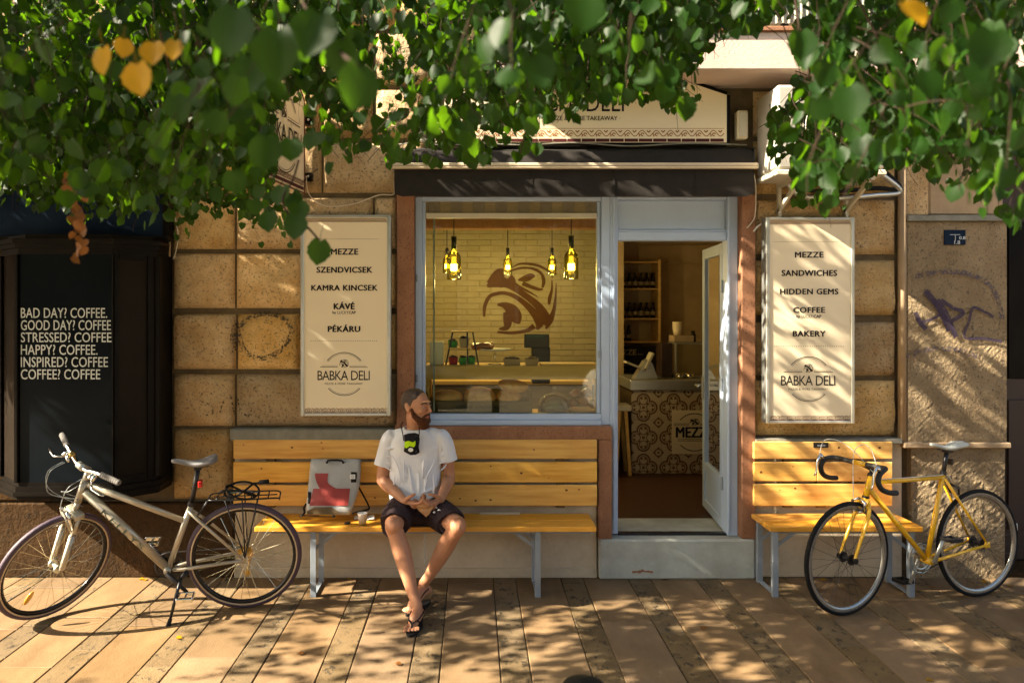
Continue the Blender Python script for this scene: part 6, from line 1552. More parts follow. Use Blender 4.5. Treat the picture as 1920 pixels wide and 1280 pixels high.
hand(wrR, (-.62,-.60,-.26), (-.55,.35,.75), .5, -1, [(22,50,30),(24,52,32),(26,52,32),(28,50,30)])
# head, built facing -Y then turned
hd_ = B()
hd_.ell((0,.012,.022), .076,.096,.088, None, 24, 16)
hd_.ell((0,-.028,-.004), .066,.064,.082, None, 20, 14)
hd_.ell((0,-.040,-.066), .052,.050,.050, None, 20, 12)              # jaw
hd_.ell((0,-.072,-.098), .022,.018,.017)                            # chin
hd_.ell((0,-.082,.030), .050,.016,.013)                             # brow
for s in (-1,1):
    hd_.ell((s*.036,-.074,-.020), .020,.016,.018)                   # cheek
    hd_.ell((s*.0755,.012,-.010), .008,.018,.030, Matrix.Rotation(R(-12),3,'X'))   # ear
    hd_.ell((s*.081,.018,.002), .005,.016,.022, Matrix.Rotation(R(-12),3,'X'))
hd_.tube([(0,-.092,.022),(0,-.102,.004),(0,-.116,-.020),(0,-.112,-.030)], [.008,.0095,.0125,.008], 10)   # nose
for s in (-1,1): hd_.ell((s*.011,-.100,-.026), .008,.010,.007)
hd_.ell((0,-.086,-.052), .024,.014,.020)
Mh = Matrix.Translation(hc) @ Matrix.Rotation(R(57),4,'Z') @ Matrix.Rotation(R(4),4,'X')
hd_.xf(Mh); body.add(hd_.v, hd_.f)
remeshed('body', body, MT['skin'], tm_, .0042, 3)
hl = lambda b: b.xf(Mh)
lp = B(); lp.tube([(-.024,-.0925,-.058),(-.010,-.1015,-.0535),(0,-.1005,-.055),(.010,-.1015,-.0535),(.024,-.0925,-.058)], [.002,.0045,.0042,.0045,.002], 8); lp.tube([(-.022,-.092,-.0605),(0,-.101,-.0650),(.022,-.092,-.0605)], [.002,.0055,.002], 8)
obj('lips', hl(lp), MT['lips'], tm_, smooth=True)
ey = B(); ir = B(); lid = B()
for s in (-1,1):
    ey.ell((s*.031,-.0835,.0065), .0135,.009,.0065); ir.ell((s*.031+.003,-.0905,.0065), .0052,.003,.0052)
    lid.tube([(s*.031-.016,-.083,.0065),(s*.031-.007,-.093,.0125),(s*.031+.007,-.093,.0125),(s*.031+.016,-.083,.0065)], .0026, 8)
obj('eyes', hl(ey), MT['eye'], tm_, smooth=True, kind='stuff'); obj('irises', hl(ir), MT['iris'], tm_, smooth=True, kind='stuff'); obj('eyelids', hl(lid), MT['skin'], tm_, smooth=True, kind='stuff')
eb_ = B()
for s in (-1,1): eb_.tube([(s*.010,-.0965,.026),(s*.028,-.0960,.033),(s*.045,-.083,.029),(s*.053,-.073,.022)], [.003,.0045,.0038,.002], 8, flat=1.0)
obj('eyebrows', hl(eb_), MT['hair'], tm_, smooth=True)
# cropped hair with a receding line, built as a shell of the skull
def shell(cs, keep, th, m, name, nz_=.0016, su=56, sv=40):
    """outer surface of the union of ellipsoids, where keep() says so"""
    b = B(); v = []; ok = []; C0 = V3((0,.0,.0)); 
    for j in range(sv+1):
        for i in range(su):
            t_ = math.pi*j/sv; a = 2*math.pi*i/su; dr = V3((math.sin(t_)*math.cos(a), math.sin(t_)*math.sin(a), math.cos(t_)))
            best = 0
            for (c, rx, ry, rz) in cs:
                c = V3(c); o_ = C0-c; A = (dr.x/rx)**2+(dr.y/ry)**2+(dr.z/rz)**2; Bq = 2*(o_.x*dr.x/rx**2+o_.y*dr.y/ry**2+o_.z*dr.z/rz**2); Cq = (o_.x/rx)**2+(o_.y/ry)**2+(o_.z/rz)**2-1
                D = Bq*Bq-4*A*Cq
                if D > 0: best = max(best, (-Bq+math.sqrt(D))/(2*A))
            p = dr*best; k = keep(p); h = th*max(-.8, min(1, k*60)) + nz_*noise.noise(p*160)*(1 if k > 0 else 0)
            v.append(p+dr*h)
    f = []
    for j in range(sv):
        for i in range(su):
            k2 = (i+1)%su; q = (j*su+i, (j+1)*su+i, (j+1)*su+k2, j*su+k2); f.append(q)
    b.add(v, f); return obj(name, b.xf(Mh), m, tm_, smooth=True)
HC = [((0,.012,.022),.076,.096,.088), ((0,-.028,-.004),.066,.064,.082)]
def hairkeep(p):
    front = -.040 - .022*math.cos(p.x/.05*1.6)      # receded at the temples
    k1 = (p.y - (front + .020*(1 - min(1, abs(p.x)/.05)) ))
    if p.z < .045: k1 = p.y - (-.018 + max(0, (.045-p.z))*.25)
    k2 = p.z - (-.045 if p.y > .03 else -.012)
    return min(k1, k2)
shell(HC, hairkeep, .0028, MT['hair'], 'hair')
bdv = B()
bdv.ell((0,-.062,-.088), .046,.046,.040, None, 20, 12); bdv.ell((0,-.072,-.118), .034,.034,.030, None, 16, 10)
for s in (-1,1):
    bdv.tube(spl([(s*.066,-.012,-.012),(s*.065,-.028,-.042),(s*.056,-.045,-.068),(s*.036,-.070,-.085),(s*.012,-.086,-.092)],4), [.006]+[.012]*4+[.018]*4+[.021]*4+[.022]*3+[.020], 12)
    bdv.tube([(s*.003,-.099,-.045),(s*.018,-.096,-.047),(s*.030,-.086,-.060),(s*.032,-.078,-.078)], [.0065,.0075,.0085,.009], 10)
bdv.jit(.003, 60, 2)
remeshed('beard', bdv.xf(Mh), MT['beard'], tm_, .0032, 1, [(.006,.010)])
# t-shirt
sh = B()
def ring_loft(b, rings, seg=28):
    n = len(rings); v = []
    for (c, rx, ry, tz) in rings:
        for k in range(seg):
            a = 2*math.pi*k/seg; ca, sa = math.cos(a), math.sin(a); p = 2.6; k_ = (abs(ca)**p+abs(sa)**p)**(-1/p)
            v.append((c[0]+rx*ca*k_, c[1]+ry*sa*k_, c[2]+tz*sa))
    f = [(i*seg+k, i*seg+(k+1)%seg, (i+1)*seg+(k+1)%seg, (i+1)*seg+k) for i in range(n-1) for k in range(seg)]+[tuple(reversed(range(seg))), tuple(range((n-1)*seg, n*seg))]
    return b.add(v, f)
ring_loft(sh, [((CX,5.075,.585),.158,.132,0), ((CX-.002,5.07,.62),.168,.142,0), ((CX-.002,5.085,.70),.170,.140,0), ((CX,5.09,.80),.172,.132,0), ((CX,5.085,.90),.178,.122,0), ((CX+.002,5.07,.96),.180,.110,0), ((CX+.003,5.065,1.01),.168,.096,0), ((CX+.003,5.058,1.045),.128,.084,0), ((CX+.003,5.052,1.075),.086,.072,0)])
for s_, a_, e_ in ((-1,shL,elL),(1,shR,elR)):
    o_ = a_+V3((-s_*.035,0,.012)); en = a_.lerp(e_, .66 if s_ < 0 else .56)+V3((s_*.004,-.004,0))
    sh.tube(spl([o_+V3((-s_*.07,0,.022)), o_, a_+V3((-s_*.004,0,-.03)), en],4), [.044]*4+[.059]*4+[.061]*4+[.063], 18)
    sh.tube([a_.lerp(e_,.45), en], [.061,.065 if s_ < 0 else .064], 18)
def fold(pts, r_):
    sh.tube(spl([(CX+a, 5.08-c, z_) for a, c, z_ in pts],4), [r_*math.sin(math.pi*(i+.5)/(4*(len(pts)-1)+1)) +.002 for i in range(4*(len(pts)-1)+1)], 8)
for pts in ([(-.15,.115,.93),(-.11,.128,.86),(-.09,.135,.78),(-.10,.14,.70)], [(.14,.115,.92),(.12,.126,.85),(.085,.133,.78),(.07,.14,.68)], [(-.03,.125,.84),(-.02,.134,.76),(.0,.14,.66)], [(.03,.125,.80),(.035,.137,.70),(.03,.140,.62)],
            [(-.165,.06,.66),(-.10,.13,.635),(.0,.145,.625),(.10,.135,.64),(.165,.06,.66)], [(-.16,.08,.70),(-.08,.137,.665),(.02,.142,.655)], [(.16,.08,.72),(.10,.13,.69),(.03,.14,.675)], [(-.06,.13,.90),(-.065,.134,.83),(-.055,.138,.74)], [(.07,.128,.90),(.06,.134,.84),(.055,.137,.76)], [(-.12,.125,.80),(-.13,.125,.72),(-.125,.125,.64)], [(.125,.125,.80),(.13,.125,.72),(.125,.125,.64)]): fold(pts, .0055)
for s_, a_ in ((-1,-.19),(1,.205)):
    for k in range(4): fold([(a_+s_*(.010), .03+.0*k, .96-.035*k), (a_+s_*(-.01), .075, .95-.04*k), (a_-s_*.045, .10, .955-.05*k)], .006)
remeshed('t_shirt', sh, MT['tee'], tm_, .0055, 5, [(.005,.05),(.008,.12)])
# neck ribbing
rb_ = [(nb_.x+.078*math.cos(a)+.002, nb_.y-.008+.066*math.sin(a), 1.070-.014*max(0,-math.sin(a))+.010*abs(math.cos(a))) for a in [i*2*math.pi/36 for i in range(36)]]
obj('collar', B().tube(rb_, .0075, 8, closed=True), MT['tee'], tm_, smooth=True)
# folds on the shirt
# shorts
so_ = B()
ring_loft(so_, [((CX,5.09,.462),.168,.135,0), ((CX,5.09,.53),.178,.142,0), ((CX,5.09,.60),.170,.140,0), ((CX,5.09,.635),.155,.130,0)])
for h, k, f_ in ((hipL,knL,.80),(hipR,knR,.72)):
    e = h.lerp(k, f_)
    so_.tube(spl([h+V3((0,.02,0)), h.lerp(k,.3)+V3((0,0,.0)), e+V3((0,0,-.004)), e+(k-h).normalized()*.015+V3((0,0,-.010))],5), [.094]*5+[.098]*5+[.092]*5+[.091], 22)
so_.ell((CX,4.99,.515), .10,.07,.045)
remeshed('shorts', so_, MT['shorts'], tm_, .0055, 3, [(.012,.04),(.01,.10)])
pr = B()
for (x_, y_, z_) in ((-.222,4.80,.622),(-.205,4.77,.612),(-.258,4.83,.622),(-.20,4.80,.60),(-.236,4.765,.600)): pr.ell((x_,y_,z_), .010,.012,.004, None, 8, 5)
obj('white_print', pr.jit(.006, 80), MT['paper'], tm_, smooth=True)
# sandals
def sandal(a, toe, L_, name='sandal', roll=0):
    d = V3((toe[0]-a.x, toe[1]-a.y, 0)).normalized(); lat = V3((-d.y, d.x, 0)); c = a+d*.035; n = 28; v = []; hz = toe[2]-.016
    out = []
    for i in range(n):
        t_ = 2*math.pi*i/n; u = math.cos(t_); w_ = math.sin(t_); wd = (.046 if u > 0 else .036)*(1-.10*abs(u))
        out.append(a + d*(.055+u*.138) + lat*w_*wd)
    zz = lambda p: 0
    tz = toe[2]-.014
    b = B(); v = [(p.x, p.y, tz-.018+.002) for p in out]+[(p.x, p.y, tz) for p in out]
    v = [(x_, y_, max(.002, z_)) for x_, y_, z_ in v]
    b.add(v, [tuple(reversed(range(n))), tuple(range(n, 2*n))]+[(i, (i+1)%n, (i+1)%n+n, i+n) for i in range(n)])
    o = obj(name, b, MT['sandal'], tm_)
    s = B(); t0 = a+d*.150; t0.z = tz+.002; t1 = a+d*.135+V3((0,0,0)); t1.z = tz+.040; 
    s.tube([t0, t1], .005, 8)
    for q in (-1,1):
        e = a+d*.06+lat*q*.040; e.z = tz+.006; mm = a+d*.11+lat*q*.026; mm.z = tz+.050
        s.tube(spl([t1, mm, e],4), .0065, 6, flat=.5)
        e2 = a+d*.0-lat*q*.034; e2.z = a.z-.01
        s.tube(spl([V3((mm.x,mm.y,mm.z)), a+d*.035+lat*q*.036+V3((0,0,-.015)), a+lat*q*.036+V3((0,0,-.01)), a-d*.045+V3((0,0,-.006))],4), .0045, 6, flat=.5)
    obj('sandal_strap', s, MT['sandal'], o if False else tm_, smooth=True)
sandal(anL, (-.345,4.40,.030), .27)
sandal(anR, (-.385,4.645,.036), .27)
# face mask hanging on its cord
tmk = thing('face_mask', 'black face mask with bright yellow-green print hanging on a cord round the man\'s neck', 'mask', (CX-.01, 4.93, .91))
mk = B(); mz = wz(832,4.93); mxx = wx(772,4.93); v = []; f = []
outl = [(757,815),(766,812),(778,811),(786,814),(787,824),(785,838),(787,848),(780,852),(770,853),(762,849),(757,846),(759,834)]
NR = 4
for k in range(NR+1):
    for (px, py) in outl:
        t_ = 1-k/NR*.999; x_ = 772+(px-772)*t_; y_ = 833+(py-833)*t_; p = W(x_, y_, 4.933-.022*(1-t_**2)+.003*noise.noise(V3((x_*.3,y_*.3,0)))); v.append(tuple(p))
no = len(outl)
for k in range(NR):
    for i in range(no): a = k*no+i; b_ = k*no+(i+1)%no; f.append((a, b_, b_+no, a+no))
MT['mask'] = mat('black_mask_cloth', (.014,.012,.015), .8, spots=(.45,.42,.45), spot_sc=70, spot_t=.63); MT['lime'] = mat('lime_print', (.55,.85,.01), .6)
obj('mask_cloth', B().add(v, f), MT['mask'], tmk, smooth=True)
obj('lime_print', B().add([tuple(W(a, c, 4.904+.004*abs(a-770)/10)) for a, c in ((759,828),(766,826),(774,829),(779,826),(779,834),(776,838),(768,836),(762,840),(758,838))], [tuple(range(9))]), MT['lime'], tmk)
obj('skull_print', B().add([tuple(W(770+5*math.cos(i*.785), 843+4*math.sin(i*.785), 4.905)) for i in range(8)], [tuple(range(8))]), MT['paper'], tmk)
cdp = spl([W(757,826,4.93), W(755,812,4.945), W(752,797,4.985), W(756,791,5.02)],5); cd2 = spl([W(785,822,4.93), W(786,812,4.94), W(786,802,4.96), W(787,796,4.985)],5)
obj('neck_cord', B().tube(cdp, .0032, 6).tube(cd2, .0032, 6), MT['strap'], tmk, smooth=True)
# pastry in brown paper held in both hands
tpp = thing('paper_wrapped_pastry', 'brown paper wrapped pastry held in both of the man\'s hands', 'pastry', (-.29, 4.80, .61))
v = []; f = []; pc = W(797,950,4.79); n = 16
for j in range(6):
    for i in range(n):
        a = 2*math.pi*i/n; r_ = (.012,.030,.040,.042,.034,.020)[j]*(1+.35*noise.noise(V3((math.cos(a)*1.6, math.sin(a)*1.6, j*.9)))); v.append((pc.x+r_*1.25*math.cos(a), pc.y+r_*.7*math.sin(a), pc.z-.035+j*.014+.012*noise.noise(V3((math.cos(a)*2, math.sin(a)*2, j)))))
for j in range(5):
    for i in range(n): k2 = (i+1)%n; f.append((j*n+i, j*n+k2, (j+1)*n+k2, (j+1)*n+i))
MT['brownpaper'] = mat('greasy_brown_paper', (.52,.27,.11), .5, col2=(.36,.16,.055), sc=30, bump=.6, bsc=60)
obj('paper_wrap', B().add(v, f), MT['brownpaper'], tpp, smooth=False)
obj('paper_point', B().add([tuple(W(a, c, D)) for a, c, D in ((783,955,4.76),(812,950,4.77),(806,962,4.755),(799,969,4.75),(792,960,4.745))], [(0,1,4),(1,2,4),(2,3,4),(0,4,3)]), MT['brownpaper'], tpp)
obj('pastry_piece', B().ell(W(794,932,4.80), .018,.014,.022).jit(.010, 45), MT['pastry'], tpp, smooth=True)
# ------------------------------------------------------------------ trees whose branches hang into the view
MT['leaf'] = leafmat('green_leaf', (.005,.024,.002), (.13,.36,.006), .35, .27, gloss=.5)
MT['leaf_y'] = leafmat('yellow_leaf', (.36,.23,.012), (.46,.32,.02), .28, .40)
MT['leaf_b'] = leafmat('brown_leaf', (.16,.075,.022), (.22,.10,.02), .35, .25)
MT['bark'] = mat('grey_bark', (.09,.07,.05), .9, col2=(.05,.04,.03), sc=8, bump=1.0, bsc=30, stretch=(1,1,.3), bdist=.03)
MT['twig'] = mat('dark_twig', (.045,.028,.02), .8)
# canopy mask, 40 px cells of the photo, 0-9 density
MASK = [
 "999999999999898743446899999988876544325787888899",
 "888888999999887643345689999987875221027888889999",
 "888888899999987531234688887675565100016888888999",
 "888889999999986421346778776543341000027887788999",
 "888999999999811431145676665332231000037888787899",
 "988999999999801332344554311100010000558888887889",
 "899999899999801552223321100000010000358878775788",
 "888899878876600321121110000000000000256753433566",
 "577667756665500100000000010000000000035510013456",
 "122355325555441000000000000000000000013200001234",
 "000121121123331000000000000000000000001100000012",
 "000000001200120000000000000000000000000000000000",
 "000000000000000000000000000000000000000000000000",
]
def dens(px, py):
    if px < -60 or px > 1980: return -1
    if py < 0: return 8 if py > -60 else -1
    c = min(47, max(0, int(px//40))); r = int(py//40)
    if r >= len(MASK): return 0
    return int(MASK[r][c])
rng = random.Random(21); nr = np.random.RandomState(5)
def leaf_mesh_arrays(detail, seed=0):
    """blade in local frame: y along, z normal, stalk at y<0"""
    r_ = random.Random(seed)
    if not detail:
        v = [(0,0,0),(0,.35,0),(0,.7,0),(0,1.08,0),(.36,-.04,.0),(.52,.30,.0),(.44,.66,.0),(.16,.92,0),(-.36,-.04,.0),(-.52,.30,.0),(-.44,.66,.0),(-.16,.92,0)]
        f = [(0,4,5,1),(1,5,6,2),(2,6,7,3),(0,1,9,8),(1,2,10,9),(2,3,11,10)]
    else:
        n = 9; v = []; f = []
        for i in range(n+1):
            t_ = i/n; y = t_*1.08; wd = (.52*math.sin(min(1,(t_+.13)/.48)*math.pi/2) if t_ < .35 else .52*(1-((t_-.35)/.65)**2.3))
            if t_ > .93: wd *= .55
            tooth = (1+(.06 if i % 2 else -.03)); wd = max(wd, .004)*tooth
            back = -.10*max(0, 1-t_/.15) if t_ < .15 else 0
            for s in (-1, -.5, 0, .5, 1): v.append((s*wd*(1+r_.uniform(-.03,.03)), y+abs(s)*back-abs(s)*.04, 0))
        for i in range(n):
            for k in range(4): a = i*5+k; f.append((a, a+1, a+6, a+5))
        b = B().tube([(0,.0,0),(.02,-.3,.03),(.0,-.75,.1)], [.012,.010,.014], 4); o_ = len(v); v += b.v; f += [tuple(i+o_ for i in q) for q in b.f]
    v = np.array(v, float)
    fold = r_.uniform(.10,.45); curl = r_.uniform(-.25,.5); tw = r_.uniform(-.3,.3)
    m = v[:,1] >= -.05
    v[m,2] += np.abs(v[m,0])*fold + curl*(v[m,1]**2)*.35 + tw*v[m,0]*v[m,1]
    return v, f
LOW = [leaf_mesh_arrays(False, i) for i in range(6)]
LEAVES = {'A': [], 'B': []}       # (pos, M3, size, visible, tint)
TWIGS = {'A': B(), 'B': B()}
def orient():
    dn = Vector((rng.gauss(0,.45), rng.gauss(0,.45), -1)).normalized()
    nm = Vector((rng.gauss(0,.8), rng.gauss(-.35,.8), rng.gauss(.25,.5)));
    nm = (nm-dn*nm.dot(dn)).normalized(); x = dn.cross(nm)
    return Matrix(((x.x,dn.x,nm.x),(x.y,dn.y,nm.y),(x.z,dn.z,nm.z)))
def proj(p):
    if p.y < .3: return None
    return VX+F*p.x/p.y, VY+F*(EYE-p.z)/p.y
def put_leaf(p, size, tree, tint=0, force=False):
    q = proj(p); visf = False
    if q:
        for dz in (0, size*.9):
            qq = proj(p-Vector((0,0,dz)))
            if qq and -40 < qq[0] < 1960 and -30 < qq[1] < 1290:
                visf = True
                d_ = dens(*qq)
                if not force and (d_ <= 0 or (d_ < 3 and rng.random() > .35+.2*d_)): return False
    if p.y > 5.18 or p.z < 1.0: return False
    LEAVES[tree].append((p, orient(), size, visf, tint)); return True
def spray(p0, ln, nl, size, tree, tint=0, droop=.6, thick=.0014, force=False):
    d = Vector((rng.gauss(0,.5), rng.gauss(0,.4), -droop+rng.gauss(0,.25))).normalized(); pts = [p0]; p = p0.copy(); n = 6
    for i in range(n):
        d = (d+Vector((rng.gauss(0,.12), rng.gauss(0,.12), -.10))).normalized(); p = p+d*ln/n; pts.append(p.copy())
    placed = 0
    for i in range(nl):
        t_ = (i+.6)/nl*n; k = min(n-1, int(t_)); q = pts[k].lerp(pts[k+1], t_-k); off = Vector((rng.gauss(0,1), rng.gauss(0,1), rng.gauss(-.5,.6)))
        off = off.normalized()*size*rng.uniform(.4,1.0); placed += put_leaf(q+off, size*rng.uniform(.62,1.2), tree, tint, force)
    if placed >= 2:
        q = proj(pts[-1]); 
        ok = True
        if q and -20 < q[0] < 1940 and -20 < q[1] < 1290 and dens(*q) <= 0: ok = False
        TWIGS[tree].tube(pts if ok else pts[:4], [thick*(1-.6*i/(n)) for i in range(len(pts if ok else pts[:4]))], 4, cap=False)
    return placed
def tree_of(px): return 'A' if px < 1330 else 'B'
# depth of the hanging branches: (weight, near, far)
def depth_for(px, py):
    r_ = rng.random()
    if px < 330:   return rng.uniform(3.6,4.95) if r_ < .66 else (rng.uniform(2.3,3.4) if r_ < .93 else rng.uniform(1.3,1.9))
    if px < 600:   return rng.uniform(3.4,4.9) if r_ < .45 else (rng.uniform(2.0,3.0) if r_ < .88 else rng.uniform(1.1,1.6))
    if px < 720:   return rng.uniform(3.5,4.8) if r_ < .55 else (rng.uniform(2.2,3.2) if r_ < .9 else rng.uniform(1.0,1.4))
    if px < 1330:  return rng.uniform(3.2,4.4) if r_ < .15 else (rng.uniform(1.9,2.9) if r_ < .92 else rng.uniform(1.1,1.6))
    return rng.uniform(3.0,4.3) if r_ < .12 else (rng.uniform(1.8,2.7) if r_ < .85 else rng.uniform(1.2,1.7))
def u_of(p): return p.x + p.z/.72*1.0
cells = [(c, r, int(MASK[r][c])) for r in range(len(MASK)) for c in range(48)]
tries = 0
for c, r, d_ in cells:
    if d_ == 0: continue
    k = {1:.5,2:1.0,3:1.6,4:2.2,5:2.8,6:3.5,7:4.4,8:5.4,9:6.6}[d_]*.46*LEAFK
    nsp = int(k) + (1 if rng.random() < k-int(k) else 0)
    for _ in range(nsp):
        px, py = (c+rng.random())*40, (r+rng.random())*40-45
        D = depth_for(px, py)
        if D < 1.8 and d_ < 6: D = rng.uniform(1.9,2.6)
        p0 = W(px, py, D); far = D > 3
        mult = 1 if D < 1.9 else (1 if D < 3 else 3)
        for _m in range(mult): spray(p0+Vector((rng.gauss(0,.05),rng.gauss(0,.05),rng.gauss(0,.04)))*(1 if mult>1 else 0), .20 if far else .17, 6 if D > 1.8 else 3, rng.uniform(.036,.046), tree_of(px), 0, .55)
# canopy outside the frame: above the view and towards the sun, added to cast dapples and block overhead sky
def shade_density(u, yg):
    """u: where the leaf's shadow falls along the pavement, yg: its distance"""
    edge = .55 + .35*math.sin(yg*2.1+.5)
    if u < edge-.9: return .0
    if u < edge: return .10
    return .55 if u < 1.5 else .95
GR = {}
def gkey(p): return (int(math.floor((p.x + p.z/.72)/.22)), int(math.floor((p.y + .25*p.z/.72)/.22)))
def gadd(l):
    k = gkey(l[0]); GR[k] = GR.get(k, 0) + .64*l[2]**2/(.22*.22)
for key in LEAVES:
    for l in LEAVES[key]: gadd(l)
print('coverage before:', {(a, b_): round(np.mean([GR.get((i, j), 0) for i in range(int(a/.22), int(a/.22)+5) for j in range(int(b_/.22), int(b_/.22)+3)]), 2) for a in (-1,0,1,2,3,4) for b_ in (2.0,3.8,4.6)})
def lai_target(u, yg):
    n_ = noise.noise(Vector((u*1.3, yg*1.6, 4.2))) 
    if yg < 3.6: return (.15+.3*n_ if 2.9 < u < 5.0 else 3.4) if u > -.5 else (.9 if u > -3 else .4)
    if yg > 5.4 and -.9 < u < 2.6: return 4.0
    e = .35 + .3*math.sin(yg*2.1+.5)
    if u < e-1.3: return .0
    if u < e-.4: return .12+.3*n_
    if u < e+.5: return .9+1.4*n_
    return (2.2+3.6*n_) if yg < 5.4 else (4.0 if u < 2.6 else .6+1.6*n_)
miss = 0; cnt_o = 0
while cnt_o < 12000 and miss < 60000:
    if rng.random() < .55:
        u = rng.uniform(-1.2, 6.2); yg = rng.uniform(3.6, 6.3); z = rng.uniform(2.6, 3.5) if rng.random() < .85 else rng.uniform(3.5, 5)
    else:
        u = rng.uniform(-4.5, 9); yg = rng.uniform(.3, 3.6); z = rng.uniform(3.3, 5.6)
    if GR.get((int(math.floor(u/.22)), int(math.floor(yg/.22))), 0) > lai_target(u, yg): miss += 1; continue
    X = u - z/.72; Y = yg - .25*z/.72
    if Y > 5.0 or Y < -.6 or (X > .1 and Y > 4.7): miss += 1; continue
    p0 = Vector((X, Y, z)); q = proj(p0)
    if q and -60 < q[0] < 1980 and q[1] > -60 and rng.random() > dens(min(1919,max(0,q[0])), q[1])*.11-.1: miss += 1; continue
    tr_ = 'A' if X < .8 else 'B'; n0 = len(LEAVES[tr_])
    spray(p0, .3, 8, rng.uniform(.045,.058), tr_, 0, .3, .0022); cnt_o += 1
    for l in LEAVES[tr_][n0:]: gadd(l)
print('outer sprays', cnt_o, 'misses', miss)
# named single leaves that read in the picture
def near_leaf(px, py, D, size, tint=0, tree=None): 
    p = W(px, py, D); LEAVES[tree or tree_of(px)].append((p, orient_face(), size, 2, tint))
def orient_face():
    dn = Vector((rng.gauss(0,.2), rng.gauss(0,.2), -1)).normalized(); nm = Vector((rng.gauss(0,.3), -1, rng.gauss(.1,.2))); nm = (nm-dn*nm.dot(dn)).normalized(); x = dn.cross(nm)
    return Matrix(((x.x,dn.x,nm.x),(x.y,dn.y,nm.y),(x.z,dn.z,nm.z)))
for px, py, D, sz, t_ in ((193,92,1.25,.044,1),(258,122,1.2,.048,1),(288,82,1.3,.040,1),(232,75,1.35,.032,1),(328,78,1.4,.034,1),(1694,8,1.15,.045,1),
    (672,126,1.0,.056,0),(600,452,1.9,.058,0),(556,404,1.85,.058,0),(506,398,1.9,.05,0),(560,380,1.9,.05,0),(530,350,1.9,.052,0),(476,375,2.1,.042,0),(498,258,1.5,.062,0),(546,262,1.7,.052,0),(586,250,2.1,.050,0),(1282,185,2.0,.058,0),(1240,125,1.9,.062,0),(1225,130,2.2,.05,0),(1250,160,1.9,.05,0),
    (840,238,2.2,.055,0),(1095,-10,.95,.05,0),(1500,60,1.5,.055,0),(1553,118,1.5,.052,2),(1590,165,1.3,.06,0),(440,20,1.0,.06,0),(520,60,1.05,.065,0),(600,30,1.1,.065,0),(470,110,1.3,.06,0),(380,150,1.4,.06,0),(640,80,1.1,.05,0),(1860,60,1.2,.06,0),(1740,135,1.3,.05,0),(970,225,2.6,.045,0),(985,265,2.6,.05,0),(968,285,2.6,.042,0),(1006,270,2.5,.04,0)):
    near_leaf(px, py, D, sz, 1 if t_ == 1 else 0)
for (pts) in ([(560,300,1.9),(548,340,1.9),(530,372,1.88),(540,400,1.87),(575,425,1.88),(598,450,1.9)], [(1003,150,2.55),(1000,200,2.55),(985,250,2.58),(975,290,2.6)], [(1490,-10,1.9),(1500,60,1.9),(1515,100,1.9),(1517,150,1.95)], [(1600,-20,2.0),(1640,60,2.0),(1690,150,2.05),(1740,230,2.1),(1790,300,2.1)], [(560,-10,1.3),(600,60,1.25),(640,100,1.1),(672,126,1.0)], [(300,60,1.6),(320,140,1.8),(335,200,1.9),(300,260,1.9)]):
    TWIGS[tree_of(pts[0][0])].tube(spl([W(a,c,D) for a,c,D in pts],4), .0028, 5)
